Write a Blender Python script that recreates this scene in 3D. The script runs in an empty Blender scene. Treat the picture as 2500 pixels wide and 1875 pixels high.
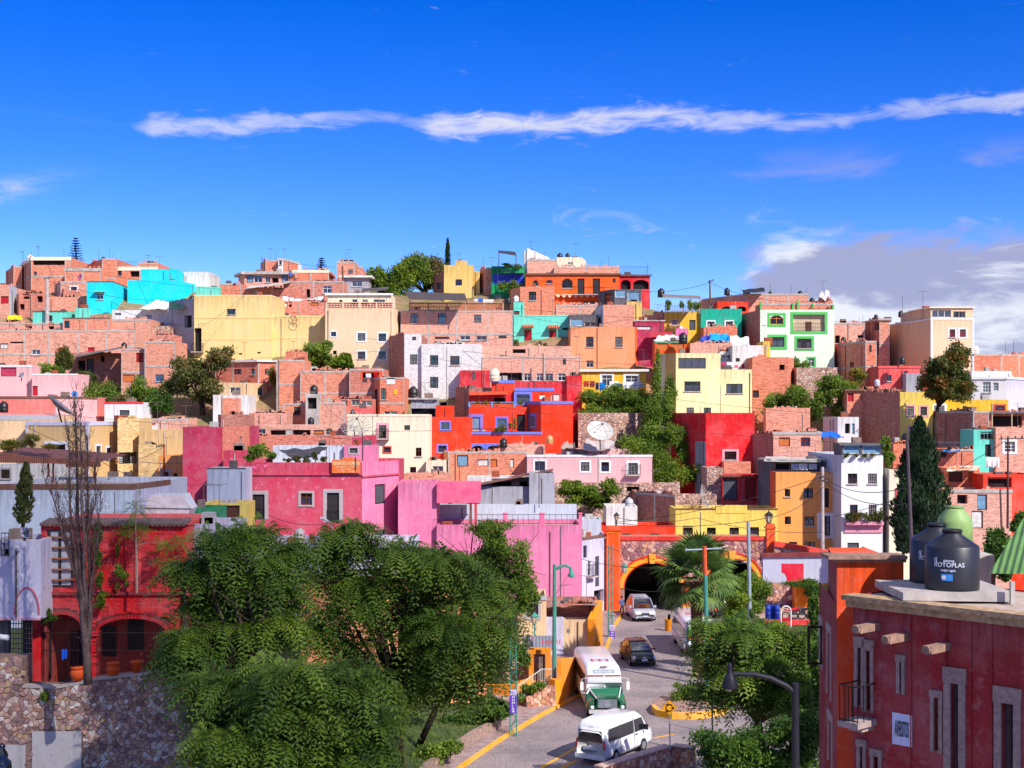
import bpy,math,random
import numpy as np
from mathutils import Vector
random.seed(7)
rng=np.random.default_rng(11)
SC=bpy.context.scene
COL=SC.collection

# ------------------------------------------------------------------ camera, sky, sun, exposure
F,HX,HY,ZC=3434.0,1250.0,1010.0,16.6  # focal length, horizon and eye height of the photograph
cam_d=bpy.data.cameras.new('camera');cam=bpy.data.objects.new('camera',cam_d);COL.objects.link(cam)
cam.location=(0,0,ZC);cam.rotation_euler=(math.pi/2,0,0)
cam_d.sensor_width=36;cam_d.lens=36*F/2500;cam_d.shift_y=(HY-937.5)/2500
cam_d.clip_start=0.5;cam_d.clip_end=6000
SC.camera=cam

SUN=Vector((0.52,-0.57,0.635)).normalized()  # direction towards the sun
sun_d=bpy.data.lights.new('sun','SUN');sun=bpy.data.objects.new('sun',sun_d);COL.objects.link(sun)
sun_d.energy=4.6;sun_d.angle=math.radians(0.53);sun_d.color=(1.0,0.95,0.87)
sun.rotation_euler=SUN.to_track_quat('Z','Y').to_euler();sun.location=SUN*300

def make_world():
    w=bpy.data.worlds.new('World');SC.world=w;w.use_nodes=True
    nt=w.node_tree;N=nt.nodes;L=nt.links
    for n in list(N):N.remove(n)
    def nd(t,**k):
        n=N.new(t)
        for a,b in k.items():setattr(n,a,b)
        return n
    def mth(op,a,b=None,c=None,clamp=False):
        n=nd('ShaderNodeMath',operation=op,use_clamp=clamp)
        for i,v in enumerate((a,b,c)):
            if v is None:continue
            if isinstance(v,(int,float)):n.inputs[i].default_value=v
            else:L.new(v,n.inputs[i])
        return n.outputs[0]
    def mrange(v,a,b,c=0.0,d=1.0):
        n=nd('ShaderNodeMapRange',interpolation_type='SMOOTHSTEP');L.new(v,n.inputs[0])
        for i,x in enumerate((a,b,c,d)):n.inputs[i+1].default_value=x
        return n.outputs[0]
    def mixc(fac,a,b):
        n=nd('ShaderNodeMix',data_type='RGBA')
        if isinstance(fac,(int,float)):n.inputs[0].default_value=fac
        else:L.new(fac,n.inputs[0])
        for i,v in((6,a),(7,b)):
            if isinstance(v,tuple):n.inputs[i].default_value=v+(1,)
            else:L.new(v,n.inputs[i])
        return n.outputs[2]
    sky=nd('ShaderNodeTexSky',sky_type='NISHITA',sun_disc=False)
    sky.sun_elevation=math.asin(SUN.z);sky.sun_rotation=math.atan2(SUN.x,SUN.y)
    sky.altitude=2000;sky.air_density=0.8;sky.dust_density=0.0;sky.ozone_density=3.0
    hs=nd('ShaderNodeHueSaturation');hs.inputs['Saturation'].default_value=SKY_SAT;hs.inputs['Value'].default_value=SKY_VAL
    hs.inputs['Hue'].default_value=SKY_HUE
    L.new(sky.outputs[0],hs.inputs['Color'])
    tc=nd('ShaderNodeTexCoord');sp=nd('ShaderNodeSeparateXYZ');L.new(tc.outputs['Generated'],sp.inputs[0])
    X,Y,Z=sp.outputs
    az=mth('ARCTAN2',X,Y);el=mth('ARCTAN2',Z,mth('SQRT',mth('ADD',mth('MULTIPLY',X,X),mth('MULTIPLY',Y,Y))))
    def noise(sx,sy,detail,rough=0.55,dist=0.0,off=0.0):
        cb=nd('ShaderNodeCombineXYZ');L.new(mth('MULTIPLY',az,sx),cb.inputs[0]);L.new(mth('MULTIPLY',el,sy),cb.inputs[1]);cb.inputs[2].default_value=off
        n=nd('ShaderNodeTexNoise');n.inputs['Scale'].default_value=1;n.inputs['Detail'].default_value=detail
        n.inputs['Roughness'].default_value=rough;n.inputs['Distortion'].default_value=dist
        L.new(cb.outputs[0],n.inputs['Vector']);return n.outputs['Fac']
    # thin streak of high cloud running right round the sky at about twelve degrees
    wob=noise(9,3,4,off=3.1)
    v0=mth('ADD',mth('MULTIPLY',mth('SUBTRACT',wob,0.5),0.035),mth('ADD',0.203,mth('MULTIPLY',az,0.004)))
    d=mth('SUBTRACT',el,v0)
    ramp=nd('ShaderNodeValToRGB');L.new(mrange_lin(nd,L,az,-0.5,0.5),ramp.inputs[0])
    cr=ramp.color_ramp;stops=[(0.0,.3),(.12,.02),(.235,.02),(.25,.7),(.33,.7),(.41,.35),(.432,.3),(.445,.95),(.52,1.0),(.60,.85),(.68,.6),(.73,.5),(.78,.55),(.84,.7),(1.0,.4)]
    while len(cr.elements)>1:cr.elements.remove(cr.elements[-1])
    cr.elements[0].position=stops[0][0];cr.elements[0].color=(stops[0][1],)*3+(1,)
    for p,v in stops[1:]:
        e=cr.elements.new(p);e.color=(v,v,v,1)
    amp=ramp.outputs[0]
    wid=mth('MULTIPLY',amp,0.0088)
    q=mth('DIVIDE',d,mth('ADD',wid,0.002))
    band=mth('EXPONENT',mth('MULTIPLY',mth('MULTIPLY',q,q),-1.0))
    fine=noise(30,110,8,.62,0.8,7.7)
    streak=mth('MULTIPLY',mrange(mth('ADD',mth('MULTIPLY',band,0.85),mth('MULTIPLY',mth('SUBTRACT',fine,0.5),1.8)),0.25,1.10),mth('MULTIPLY',amp,0.92),None,True)
    # wisps lower down
    wf=noise(10,34,8,.65,1.2,21.0)
    lowb=mth('MULTIPLY',mrange(el,0.085,0.125),mrange(el,0.16,0.13))
    wisp=mth('MULTIPLY',mth('MULTIPLY',mrange(wf,0.60,0.80),lowb),0.7)
    # bank of heaped cloud low on the right and on round behind
    cn=mth('ADD',0.5,mth('MULTIPLY',mth('SUBTRACT',noise(8,19,9,.56,0.35,12.4),0.5),1.7))
    side=mrange(az,0.03,0.24)
    top=mth('MULTIPLY',mrange(el,0.165,0.03),0.6)
    dens=mth('ADD',mth('ADD',cn,top),mth('MULTIPLY',side,0.36))
    cum=mth('MULTIPLY',mth('MULTIPLY',mrange(dens,0.90,1.14),mrange(az,0.035,0.10)),mrange(el,0.19,0.15))
    n2=noise(9,26,8,.58,0.5,33.0)
    lit=mrange(mth('ADD',n2,mth('MULTIPLY',mth('SUBTRACT',0.085,el),1.6)),0.47,0.60)
    grey=(0.30,0.31,0.46);white=(0.68,0.69,0.74)
    ccol=mixc(lit,grey,white)
    scale=nd('ShaderNodeMix',data_type='RGBA',blend_type='MULTIPLY');scale.inputs[0].default_value=1
    L.new(ccol,scale.inputs[6]);scale.inputs[7].default_value=(1/SKY_STR,)*3+(1,)
    s1=mixc(mth('MULTIPLY',cum,0.93),hs.outputs[0],scale.outputs[2])
    wcol=(0.62/SKY_STR,0.61/SKY_STR,0.68/SKY_STR)
    w2=mth('SUBTRACT',el,mth('ADD',0.150,mth('MULTIPLY',mth('ADD',az,0.34),0.30)));w3=mth('DIVIDE',mth('ADD',az,0.36),0.035);w4=mth('DIVIDE',w2,0.006)
    left=mth('MULTIPLY',mth('EXPONENT',mth('MULTIPLY',mth('ADD',mth('MULTIPLY',w4,w4),mth('MULTIPLY',w3,w3)),-1.0)),mrange(fine,0.3,0.6))
    s2=mixc(mth('MAXIMUM',mth('MAXIMUM',streak,wisp),mth('MULTIPLY',left,0.7)),s1,wcol)
    # scattered bright cloud added above the view to whiten the fill light
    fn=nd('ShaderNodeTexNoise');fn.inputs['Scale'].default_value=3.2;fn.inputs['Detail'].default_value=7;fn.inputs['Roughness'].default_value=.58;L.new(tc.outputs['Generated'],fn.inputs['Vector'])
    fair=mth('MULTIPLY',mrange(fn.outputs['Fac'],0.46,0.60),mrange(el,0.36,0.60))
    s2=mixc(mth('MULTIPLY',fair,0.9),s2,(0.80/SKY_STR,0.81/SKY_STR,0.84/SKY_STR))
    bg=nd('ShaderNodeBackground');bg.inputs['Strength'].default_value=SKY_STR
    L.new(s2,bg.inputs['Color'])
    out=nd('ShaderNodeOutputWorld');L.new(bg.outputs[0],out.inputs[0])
def mrange_lin(nd,L,v,a,b):
    n=nd('ShaderNodeMapRange');L.new(v,n.inputs[0]);n.inputs[1].default_value=a;n.inputs[2].default_value=b
    return n.outputs[0]
SKY_STR,SKY_SAT,SKY_VAL,SKY_HUE=0.12,1.40,1.30,0.525
make_world()
vs=SC.view_settings;vs.view_transform='Standard';vs.look='None';vs.exposure=0.42;vs.gamma=1.0;vs.use_curve_mapping=False
SC.render.engine='CYCLES'
cy=SC.cycles;cy.max_bounces=5;cy.diffuse_bounces=3;cy.glossy_bounces=2;cy.transmission_bounces=3;cy.transparent_max_bounces=8
cy.caustics_reflective=False;cy.caustics_refractive=False
cy.use_denoising=True

# ------------------------------------------------------------------ helpers: placing
PROF=[(1600,112),(1493,118),(1303,130),(1095,145),(937,160),(806,175),(713,190),(668,200),(630,208),(560,222)]
def prof(py):  # distance of the hillside ground seen at image row py
    for(y0,d0),(y1,d1)in zip(PROF,PROF[1:]):
        if y0>=py>=y1:return d0+(d1-d0)*(y0-py)/(y0-y1)
    return PROF[0][1]if py>PROF[0][0]else PROF[-1][1]
def W(px,py,D):return Vector(((px-HX)/F*D,D,ZC+(HY-py)/F*D))
def zat(py,D):return ZC+(HY-py)/F*D
def pyat(z,D):return HY-(z-ZC)*F/D
def lin(c):return tuple((x/255/12.92 if x/255<=.04045 else((x/255+.055)/1.055)**2.4)for x in c)
def prop(o,label=None,cat=None,group=None,kind=None):
    if label:o['label']=label
    if cat:o['category']=cat
    if group:o['group']=group
    if kind:o['kind']=kind
    return o
def empty(name,loc,label=None,cat=None,group=None):
    o=bpy.data.objects.new(name,None);COL.objects.link(o);o.location=loc;o.empty_display_size=.2
    return prop(o,label,cat,group)
def copy_tree(o,parent=None):
    c=o.copy();COL.objects.link(c);c.parent=parent
    for ch in list(o.children):copy_tree(ch,c)
    return c

# ------------------------------------------------------------------ helpers: meshes
class MB:
    def __init__(s):s.v=[];s.f=[];s.m=[];s.uv=[]
    def face(s,pts,mi=0,uv=None):
        b=len(s.v);s.v.extend([tuple(p)for p in pts]);s.f.append(tuple(range(b,b+len(pts))));s.m.append(mi)
        s.uv.extend(uv if uv else[(0,0)]*len(pts))
    def obox(s,O,ux,uy,uz,a,b,mi=0):  # box between local corners a and b in frame O,ux,uy,uz
        P=lambda x,y,z:O+ux*x+uy*y+uz*z
        x0,y0,z0=a;x1,y1,z1=b
        s.face([P(x0,y0,z0),P(x1,y0,z0),P(x1,y0,z1),P(x0,y0,z1)],mi,[(x0,z0),(x1,z0),(x1,z1),(x0,z1)])
        s.face([P(x1,y1,z0),P(x0,y1,z0),P(x0,y1,z1),P(x1,y1,z1)],mi,[(x1,z0),(x0,z0),(x0,z1),(x1,z1)])
        s.face([P(x0,y1,z0),P(x0,y0,z0),P(x0,y0,z1),P(x0,y1,z1)],mi,[(y1,z0),(y0,z0),(y0,z1),(y1,z1)])
        s.face([P(x1,y0,z0),P(x1,y1,z0),P(x1,y1,z1),P(x1,y0,z1)],mi,[(y0,z0),(y1,z0),(y1,z1),(y0,z1)])
        s.face([P(x0,y0,z1),P(x1,y0,z1),P(x1,y1,z1),P(x0,y1,z1)],mi,[(x0,y0),(x1,y0),(x1,y1),(x0,y1)])
        s.face([P(x0,y1,z0),P(x1,y1,z0),P(x1,y0,z0),P(x0,y0,z0)],mi,[(x0,y1),(x1,y1),(x1,y0),(x0,y0)])
    def box(s,a,b,mi=0):s.obox(Vector((0,0,0)),Vector((1,0,0)),Vector((0,1,0)),Vector((0,0,1)),a,b,mi)
    def tube(s,pts,radii,n=6,mi=0,cap=True):
        pts=[Vector(p)for p in pts]
        if isinstance(radii,(int,float)):radii=[radii]*len(pts)
        rings=[]
        for i,p in enumerate(pts):
            t=(pts[min(i+1,len(pts)-1)]-pts[max(i-1,0)]).normalized()
            a=t.cross(Vector((0,0,1))if abs(t.z)<.9 else Vector((1,0,0))).normalized();b=t.cross(a)
            rings.append([p+(a*math.cos(k*2*math.pi/n)+b*math.sin(k*2*math.pi/n))*radii[i]for k in range(n)])
        base=len(s.v)
        for r in rings:s.v.extend([tuple(q)for q in r])
        for i in range(len(rings)-1):
            for k in range(n):
                k2=(k+1)%n
                s.f.append((base+i*n+k,base+i*n+k2,base+(i+1)*n+k2,base+(i+1)*n+k));s.m.append(mi);s.uv.extend([(0,0)]*4)
        if cap:
            s.f.append(tuple(base+k for k in range(n))[::-1]);s.m.append(mi);s.uv.extend([(0,0)]*n)
            s.f.append(tuple(base+(len(rings)-1)*n+k for k in range(n)));s.m.append(mi);s.uv.extend([(0,0)]*n)
    def lathe(s,prof_,c=(0,0,0),n=16,mi=0):  # (r,z) profile about a vertical axis
        base=len(s.v);c=Vector(c)
        for r,z in prof_:
            for k in range(n):
                a=k*2*math.pi/n;s.v.append((c.x+r*math.cos(a),c.y+r*math.sin(a),c.z+z))
        for i in range(len(prof_)-1):
            for k in range(n):
                k2=(k+1)%n
                s.f.append((base+i*n+k,base+i*n+k2,base+(i+1)*n+k2,base+(i+1)*n+k));s.m.append(mi);s.uv.extend([(0,0)]*4)
        for row,rev in((0,True),(len(prof_)-1,False)):
            t=tuple(base+row*n+k for k in range(n));s.f.append(t[::-1]if rev else t);s.m.append(mi);s.uv.extend([(0,0)]*n)
    def prism(s,poly,ext,mi=0):  # closed polygon of 3D points swept by vector ext
        ext=Vector(ext);p=[Vector(q)for q in poly];n=len(p)
        s.face(p,mi,[(q.x,q.z)for q in p]);s.face([q+ext for q in p][::-1],mi,[(q.x,q.z)for q in p][::-1])
        for i in range(n):
            a,b=p[i],p[(i+1)%n];l=(b-a).length;e=ext.length
            s.face([a,a+ext,b+ext,b],mi,[(0,0),(0,e),(l,e),(l,0)])
    def mesh(s,name,org=None):
        me=bpy.data.meshes.new(name)
        o=Vector(org)if org is not None else Vector((0,0,0))
        me.from_pydata([(a-o.x,b-o.y,c-o.z)for a,b,c in s.v],[],s.f)
        if any(s.m):me.polygons.foreach_set('material_index',s.m)
        ul=me.uv_layers.new(name='UVMap');ul.data.foreach_set('uv',np.array(s.uv,dtype=np.float32).ravel())
        return me
    def build(s,name,mats,parent=None,smooth=False,org=None,at_base=False):
        if not isinstance(mats,(list,tuple)):mats=[mats]
        if parent is not None:
            o0=Vector(parent.location)if parent.parent is None else Vector(parent.parent.location)
            if parent.parent is not None and parent.parent.parent is not None:o0=Vector(parent.parent.parent.location)
        elif org is not None:o0=Vector(org)
        else:
            a=np.array(s.v);o0=Vector((a[:,0].mean(),a[:,1].mean(),a[:,2].min()))
        me=s.mesh(name,o0)
        for m in mats:me.materials.append(m)
        if smooth:me.polygons.foreach_set('use_smooth',[True]*len(me.polygons))
        ob=bpy.data.objects.new(name,me);COL.objects.link(ob)
        if parent is not None:ob.parent=parent
        else:ob.location=o0
        return ob
def fast_mesh(name,verts,nper,mat,col=None,smooth=False,idx=None):
    """verts (n,k,3) as n separate k-gons; col one value per face"""
    me=bpy.data.meshes.new(name);n,k=verts.shape[:2]
    me.vertices.add(n*k);me.vertices.foreach_set('co',np.ascontiguousarray(verts,dtype=np.float32).ravel())
    me.loops.add(n*k);me.loops.foreach_set('vertex_index',np.arange(n*k,dtype=np.int32))
    me.polygons.add(n);me.polygons.foreach_set('loop_start',np.arange(n,dtype=np.int32)*k)
    me.update(calc_edges=True)
    if col is not None:
        at=me.attributes.new('tint','FLOAT','FACE');at.data.foreach_set('value',col.astype(np.float32))
    me.materials.append(mat)
    return me
def link_mesh(name,me,parent=None,loc=None):
    ob=bpy.data.objects.new(name,me);COL.objects.link(ob)
    if parent is not None:ob.parent=parent
    if loc is not None:ob.location=loc
    return ob

# ------------------------------------------------------------------ materials
MATS={}
def newmat(key):
    m=bpy.data.materials.new(key);m.use_nodes=True;nt=m.node_tree
    b=nt.nodes['Principled BSDF'];b.inputs['Specular IOR Level'].default_value=.25
    return m,nt.nodes,nt.links,b
def mixnode(N,L,fac,a,b,blend='MIX'):
    n=N.new('ShaderNodeMix');n.data_type='RGBA';n.blend_type=blend
    if isinstance(fac,(int,float)):n.inputs[0].default_value=fac
    else:L.new(fac,n.inputs[0])
    for i,v in((6,a),(7,b)):
        if isinstance(v,tuple):n.inputs[i].default_value=v[:3]+(1,)
        else:L.new(v,n.inputs[i])
    return n.outputs[2]
def noise_n(N,L,vec,scale,detail=4,rough=.6,dim=None):
    n=N.new('ShaderNodeTexNoise');n.inputs['Scale'].default_value=scale;n.inputs['Detail'].default_value=detail;n.inputs['Roughness'].default_value=rough
    if vec is not None:L.new(vec,n.inputs['Vector'])
    return n.outputs['Fac']
def rampn(N,L,v,a,b,c=0.0,d=1.0):
    n=N.new('ShaderNodeMapRange');L.new(v,n.inputs[0])
    for i,x in enumerate((a,b,c,d)):n.inputs[i+1].default_value=x
    return n.outputs[0]
def bump_n(N,L,b,h,strength,dist=.02):
    n=N.new('ShaderNodeBump');n.inputs['Strength'].default_value=strength;n.inputs['Distance'].default_value=dist
    L.new(h,n.inputs['Height']);L.new(n.outputs[0],b.inputs['Normal'])
def posn(N,L,scl=None):
    g=N.new('ShaderNodeNewGeometry')
    if scl is None:return g.outputs['Position']
    m=N.new('ShaderNodeVectorMath');m.operation='MULTIPLY';m.inputs[1].default_value=scl;L.new(g.outputs['Position'],m.inputs[0]);return m.outputs[0]
ALB=0.92
def alb(c):return tuple(min(.86,x*ALB)for x in lin(c))
def paint(c,wear=.35,rough=.85,peel=None):
    """painted plaster with rain streaks, blotches and flaking"""
    wear=min(1.0,wear*1.5+.12);key='paint_%d_%d_%d_%s_%s'%(*c,wear,peel)
    if key in MATS:return MATS[key]
    m,N,L,b=newmat(key);a=alb(c);P=posn(N,L)
    n1=noise_n(N,L,P,.55,5,.65);n2=noise_n(N,L,posn(N,L,(3.2,3.2,.22)),1,5,.65);n3=noise_n(N,L,P,7,5,.7)
    lum=.3*a[0]+.55*a[1]+.15*a[2]
    faded=tuple(min(.85,x*.8+.10+.1*lum)for x in a);dirt=tuple(x*.55+.02 for x in a)
    s=mixnode(N,L,rampn(N,L,n1,.42,.68,0,.75*wear),a,faded)
    s=mixnode(N,L,rampn(N,L,n2,.52,.80,0,.8*wear),s,dirt)
    s=mixnode(N,L,rampn(N,L,n3,.54,.74,0,.75*wear),s,dirt)
    n6=noise_n(N,L,P,2.0,7,.75);s=mixnode(N,L,rampn(N,L,n6,.52,.66,0,.8*wear),s,faded)
    uv=N.new('ShaderNodeUVMap');su=N.new('ShaderNodeSeparateXYZ');L.new(uv.outputs[0],su.inputs[0])  # dirt that has run down from the wall top
    cu=N.new('ShaderNodeCombineXYZ');mu=N.new('ShaderNodeMath');mu.operation='MULTIPLY';mu.inputs[1].default_value=3.4;L.new(su.outputs[0],mu.inputs[0]);L.new(mu.outputs[0],cu.inputs[0])
    mv=N.new('ShaderNodeMath');mv.operation='MULTIPLY';mv.inputs[1].default_value=.3;L.new(su.outputs[1],mv.inputs[0]);L.new(mv.outputs[0],cu.inputs[1])
    n7=noise_n(N,L,cu.outputs[0],1,5,.7);m1=N.new('ShaderNodeMath');m1.operation='MULTIPLY';L.new(rampn(N,L,n7,.42,.66),m1.inputs[0]);L.new(rampn(N,L,su.outputs[1],-2.0,-.02),m1.inputs[1])
    lt=N.new('ShaderNodeMath');lt.operation='LESS_THAN';lt.inputs[1].default_value=0.0;L.new(su.outputs[1],lt.inputs[0]);m2=N.new('ShaderNodeMath');m2.operation='MULTIPLY';L.new(m1.outputs[0],m2.inputs[0]);L.new(lt.outputs[0],m2.inputs[1])
    m3=N.new('ShaderNodeMath');m3.operation='MULTIPLY';m3.inputs[1].default_value=min(.85,1.5*wear);L.new(m2.outputs[0],m3.inputs[0])
    s=mixnode(N,L,m3.outputs[0],s,tuple(x*.42+.012 for x in a))
    if peel:
        n4=noise_n(N,L,P,2.3,8,.72)
        s=mixnode(N,L,rampn(N,L,n4,.60,.645),s,tuple(alb(peel)))
    L.new(s,b.inputs['Base Color']);b.inputs['Roughness'].default_value=rough
    bump_n(N,L,b,n3,.35,.03)
    MATS[key]=m;return m
def brick(c=(222,142,112),mortar=(196,178,168),wear=.5,w=.32,h=.11,name='brick'):
    key='%s_%d_%d_%d_%s_%s'%(name,*c,wear,w)
    if key in MATS:return MATS[key]
    m,N,L,b=newmat(key);a=alb(c);P=posn(N,L)
    uv=N.new('ShaderNodeUVMap')
    t=N.new('ShaderNodeTexBrick');L.new(uv.outputs[0],t.inputs['Vector'])
    t.inputs['Scale'].default_value=1;t.inputs['Brick Width'].default_value=w;t.inputs['Row Height'].default_value=h
    t.inputs['Mortar Size'].default_value=.013;t.inputs['Mortar Smooth'].default_value=.3;t.inputs['Bias'].default_value=0
    t.inputs['Color1'].default_value=tuple(x*.8 for x in a)+(1,);t.inputs['Color2'].default_value=tuple(min(.85,x*1.3)for x in a)+(1,)
    t.inputs['Mortar'].default_value=alb(mortar)+(1,)
    n1=noise_n(N,L,P,.8,6,.7);n2=noise_n(N,L,posn(N,L,(3,3,.35)),1,5,.65);n3=noise_n(N,L,P,9,4,.7)
    n5=noise_n(N,L,posn(N,L,(2.2,2.2,8.0)),1,3,.75)
    s=mixnode(N,L,rampn(N,L,n1,.45,.75,0,.7*wear),t.outputs['Color'],tuple(min(.8,x*.75+.16)for x in a))
    s=mixnode(N,L,rampn(N,L,n5,.5,.66,0,.8),s,tuple(x*.55 for x in a))
    s=mixnode(N,L,rampn(N,L,n5,.5,.36,0,.55),s,tuple(min(.8,x*.9+.16)for x in a))
    s=mixnode(N,L,rampn(N,L,n2,.52,.78,0,.9*wear),s,tuple(x*.42+.015 for x in a))
    s=mixnode(N,L,rampn(N,L,n3,.56,.8,0,.4),s,tuple(x*.5 for x in a))
    L.new(s,b.inputs['Base Color']);b.inputs['Roughness'].default_value=.92
    bump_n(N,L,b,t.outputs['Fac'],-.5,.02)
    MATS[key]=m;return m
def plain(c,rough=.6,metal=0.0,var=.25,spec=.3,scale=3.0,raw=None):
    key='plain_%d_%d_%d_%s_%s_%s_%s'%(*c,rough,metal,var,scale)
    if key in MATS:return MATS[key]
    m,N,L,b=newmat(key);a=alb(c)
    n1=noise_n(N,L,posn(N,L),scale,5,.65)
    L.new(mixnode(N,L,rampn(N,L,n1,.35,.7),tuple(x*(1-var)for x in a),tuple(min(.86,x*(1+var*.4))for x in a)),b.inputs['Base Color'])
    b.inputs['Roughness'].default_value=rough;b.inputs['Metallic'].default_value=metal;b.inputs['Specular IOR Level'].default_value=spec
    MATS[key]=m;return m
def gloss(c,rough=.25,coat=.6,metal=0.0):
    key='gloss_%d_%d_%d_%s'%(*c,rough)
    if key in MATS:return MATS[key]
    m,N,L,b=newmat(key);a=alb(c)
    n1=noise_n(N,L,posn(N,L),2.5,5,.7)
    L.new(mixnode(N,L,rampn(N,L,n1,.45,.75,0,.35),a,tuple(x*.7+.03 for x in a)),b.inputs['Base Color'])
    b.inputs['Roughness'].default_value=rough;b.inputs['Coat Weight'].default_value=coat;b.inputs['Coat Roughness'].default_value=.12;b.inputs['Metallic'].default_value=metal
    b.inputs['Specular IOR Level'].default_value=.5
    MATS[key]=m;return m
def corrugated(c,pitch=.12,rust=0.0,axis=0):
    key='corr_%d_%d_%d_%s_%s_%s'%(*c,pitch,rust,axis)
    if key in MATS:return MATS[key]
    m,N,L,b=newmat(key);a=alb(c);uv=N.new('ShaderNodeUVMap')
    wv=N.new('ShaderNodeTexWave');wv.wave_type='BANDS';wv.bands_direction='XY'[axis];wv.inputs['Scale'].default_value=.314/pitch
    L.new(uv.outputs[0],wv.inputs['Vector'])
    n1=noise_n(N,L,posn(N,L),1.4,6,.7)
    s=mixnode(N,L,rampn(N,L,n1,.4,.7,0,.7),a,tuple(x*.55 for x in a))
    if rust:s=mixnode(N,L,rampn(N,L,n1,.5,.62,0,rust),s,(.17,.06,.03))
    L.new(s,b.inputs['Base Color']);b.inputs['Roughness'].default_value=.6
    bump_n(N,L,b,wv.outputs['Fac'],.9,.03)
    MATS[key]=m;return m
def glass_m():
    if 'glass' in MATS:return MATS['glass']
    m,N,L,b=newmat('glass');N.remove(b)
    tr=N.new('ShaderNodeBsdfTransparent');tr.inputs[0].default_value=(.80,.84,.86,1)
    gl=N.new('ShaderNodeBsdfGlossy');gl.inputs[0].default_value=(.9,.95,1,1);gl.inputs['Roughness'].default_value=.04
    fr=N.new('ShaderNodeFresnel');fr.inputs[0].default_value=1.5
    mx=N.new('ShaderNodeMixShader');ad=N.new('ShaderNodeMath');ad.operation='ADD';ad.inputs[1].default_value=.04
    L.new(fr.outputs[0],ad.inputs[0]);L.new(ad.outputs[0],mx.inputs[0]);L.new(tr.outputs[0],mx.inputs[1]);L.new(gl.outputs[0],mx.inputs[2])
    L.new(mx.outputs[0],N['Material Output'].inputs[0]);MATS['glass']=m;return m
def emit(c,s):
    key='emit_%s_%s'%(c,s)
    if key in MATS:return MATS[key]
    m,N,L,b=newmat(key);b.inputs['Emission Color'].default_value=lin(c)+(1,);b.inputs['Emission Strength'].default_value=s;b.inputs['Base Color'].default_value=(.8,.8,.8,1)
    MATS[key]=m;return m
def leafmat(key,dark,light,dry=None,trans=.42):
    if key in MATS:return MATS[key]
    m,N,L,b=newmat(key)
    at=N.new('ShaderNodeAttribute');at.attribute_name='tint'
    n1=noise_n(N,L,posn(N,L),.5,3,.6)
    ad=N.new('ShaderNodeMath');ad.operation='ADD';L.new(at.outputs['Fac'],ad.inputs[0]);L.new(rampn(N,L,n1,.35,.65,-.3,.3),ad.inputs[1])
    s=mixnode(N,L,rampn(N,L,ad.outputs[0],0,1),dark,light)
    if dry is not None:s=mixnode(N,L,rampn(N,L,ad.outputs[0],.93,1.05),s,dry)
    L.new(s,b.inputs['Base Color']);b.inputs['Roughness'].default_value=.55;b.inputs['Specular IOR Level'].default_value=.3
    tl=N.new('ShaderNodeBsdfTranslucent');L.new(s,tl.inputs[0]);mx=N.new('ShaderNodeMixShader');mx.inputs[0].default_value=trans
    L.new(b.outputs[0],mx.inputs[1]);L.new(tl.outputs[0],mx.inputs[2]);L.new(mx.outputs[0],N['Material Output'].inputs[0])
    MATS[key]=m;return m
def ground_mat(key,c1,c2,c3,sc=.4):
    if key in MATS:return MATS[key]
    m,N,L,b=newmat(key);P=posn(N,L)
    n1=noise_n(N,L,P,sc,6,.7);n2=noise_n(N,L,P,sc*9,6,.7)
    s=mixnode(N,L,rampn(N,L,n1,.4,.62),alb(c1),alb(c2));s=mixnode(N,L,rampn(N,L,n2,.5,.7),s,alb(c3))
    L.new(s,b.inputs['Base Color']);b.inputs['Roughness'].default_value=.95;bump_n(N,L,b,n2,.6,.1)
    MATS[key]=m;return m
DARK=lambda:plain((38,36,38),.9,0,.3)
CONC=lambda:plain((196,186,178),.9,0,.3,.2,1.5)
# ------------------------------------------------------------------ the house builder
UP=Vector((0,0,1))
PAL=dict(cyan=(0,222,240),straw=(240,208,134),beige=(244,208,168),white=(238,236,234),aqua=(112,228,205),orange=(250,98,18),
    salmon=(255,158,108),redor=(252,58,14),crimson=(226,34,48),palepink=(246,184,184),cream=(250,238,172),red=(236,26,32),
    mint=(226,246,216),teal=(18,182,150),mustard=(246,196,40),green=(0,148,88),ochre=(238,196,108),apricot=(255,164,82),
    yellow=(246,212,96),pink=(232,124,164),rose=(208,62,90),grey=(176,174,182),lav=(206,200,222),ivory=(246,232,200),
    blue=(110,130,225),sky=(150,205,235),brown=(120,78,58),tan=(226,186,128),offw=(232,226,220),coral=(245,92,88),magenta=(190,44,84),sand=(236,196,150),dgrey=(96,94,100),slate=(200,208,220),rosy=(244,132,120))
BV=[0]
def brickv(c,m,w):
    j=((0,0,0),(8,8,10),(-10,-8,-6),(4,-8,-12),(-4,8,12))[BV[0]%5];return brick(tuple(min(250,x+y)for x,y in zip(c,j)),m,w)
def pm(spec):
    """material from a short spec: palette name, palette name*wear, or brick colour"""
    if not isinstance(spec,str):return spec
    if spec=='brk':return brickv((224,132,98),(214,190,176),.5)
    if spec=='brkp':return brickv((228,146,116),(222,200,188),.55)
    if spec=='brko':return brickv((230,118,78),(212,180,160),.4)
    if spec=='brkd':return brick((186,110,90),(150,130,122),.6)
    if spec=='brkr':return brickv((208,110,84),(200,176,162),.45)
    if spec=='brkw':return brick((240,236,230),(200,190,184),.8,.26,.085,'whitebrick')
    if spec=='brky':return brick((230,188,128),(176,140,94),.5,.4,.12,'yellowbrick')
    if spec=='conc':return CONC()
    if spec=='stone':return stone_far()
    n,*w=spec.split('*');wear=float(w[0])if w and w[0]else .35
    peel=PAL[w[1]]if len(w)>1 else None
    return paint(PAL[n],wear,.85,peel)
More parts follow.
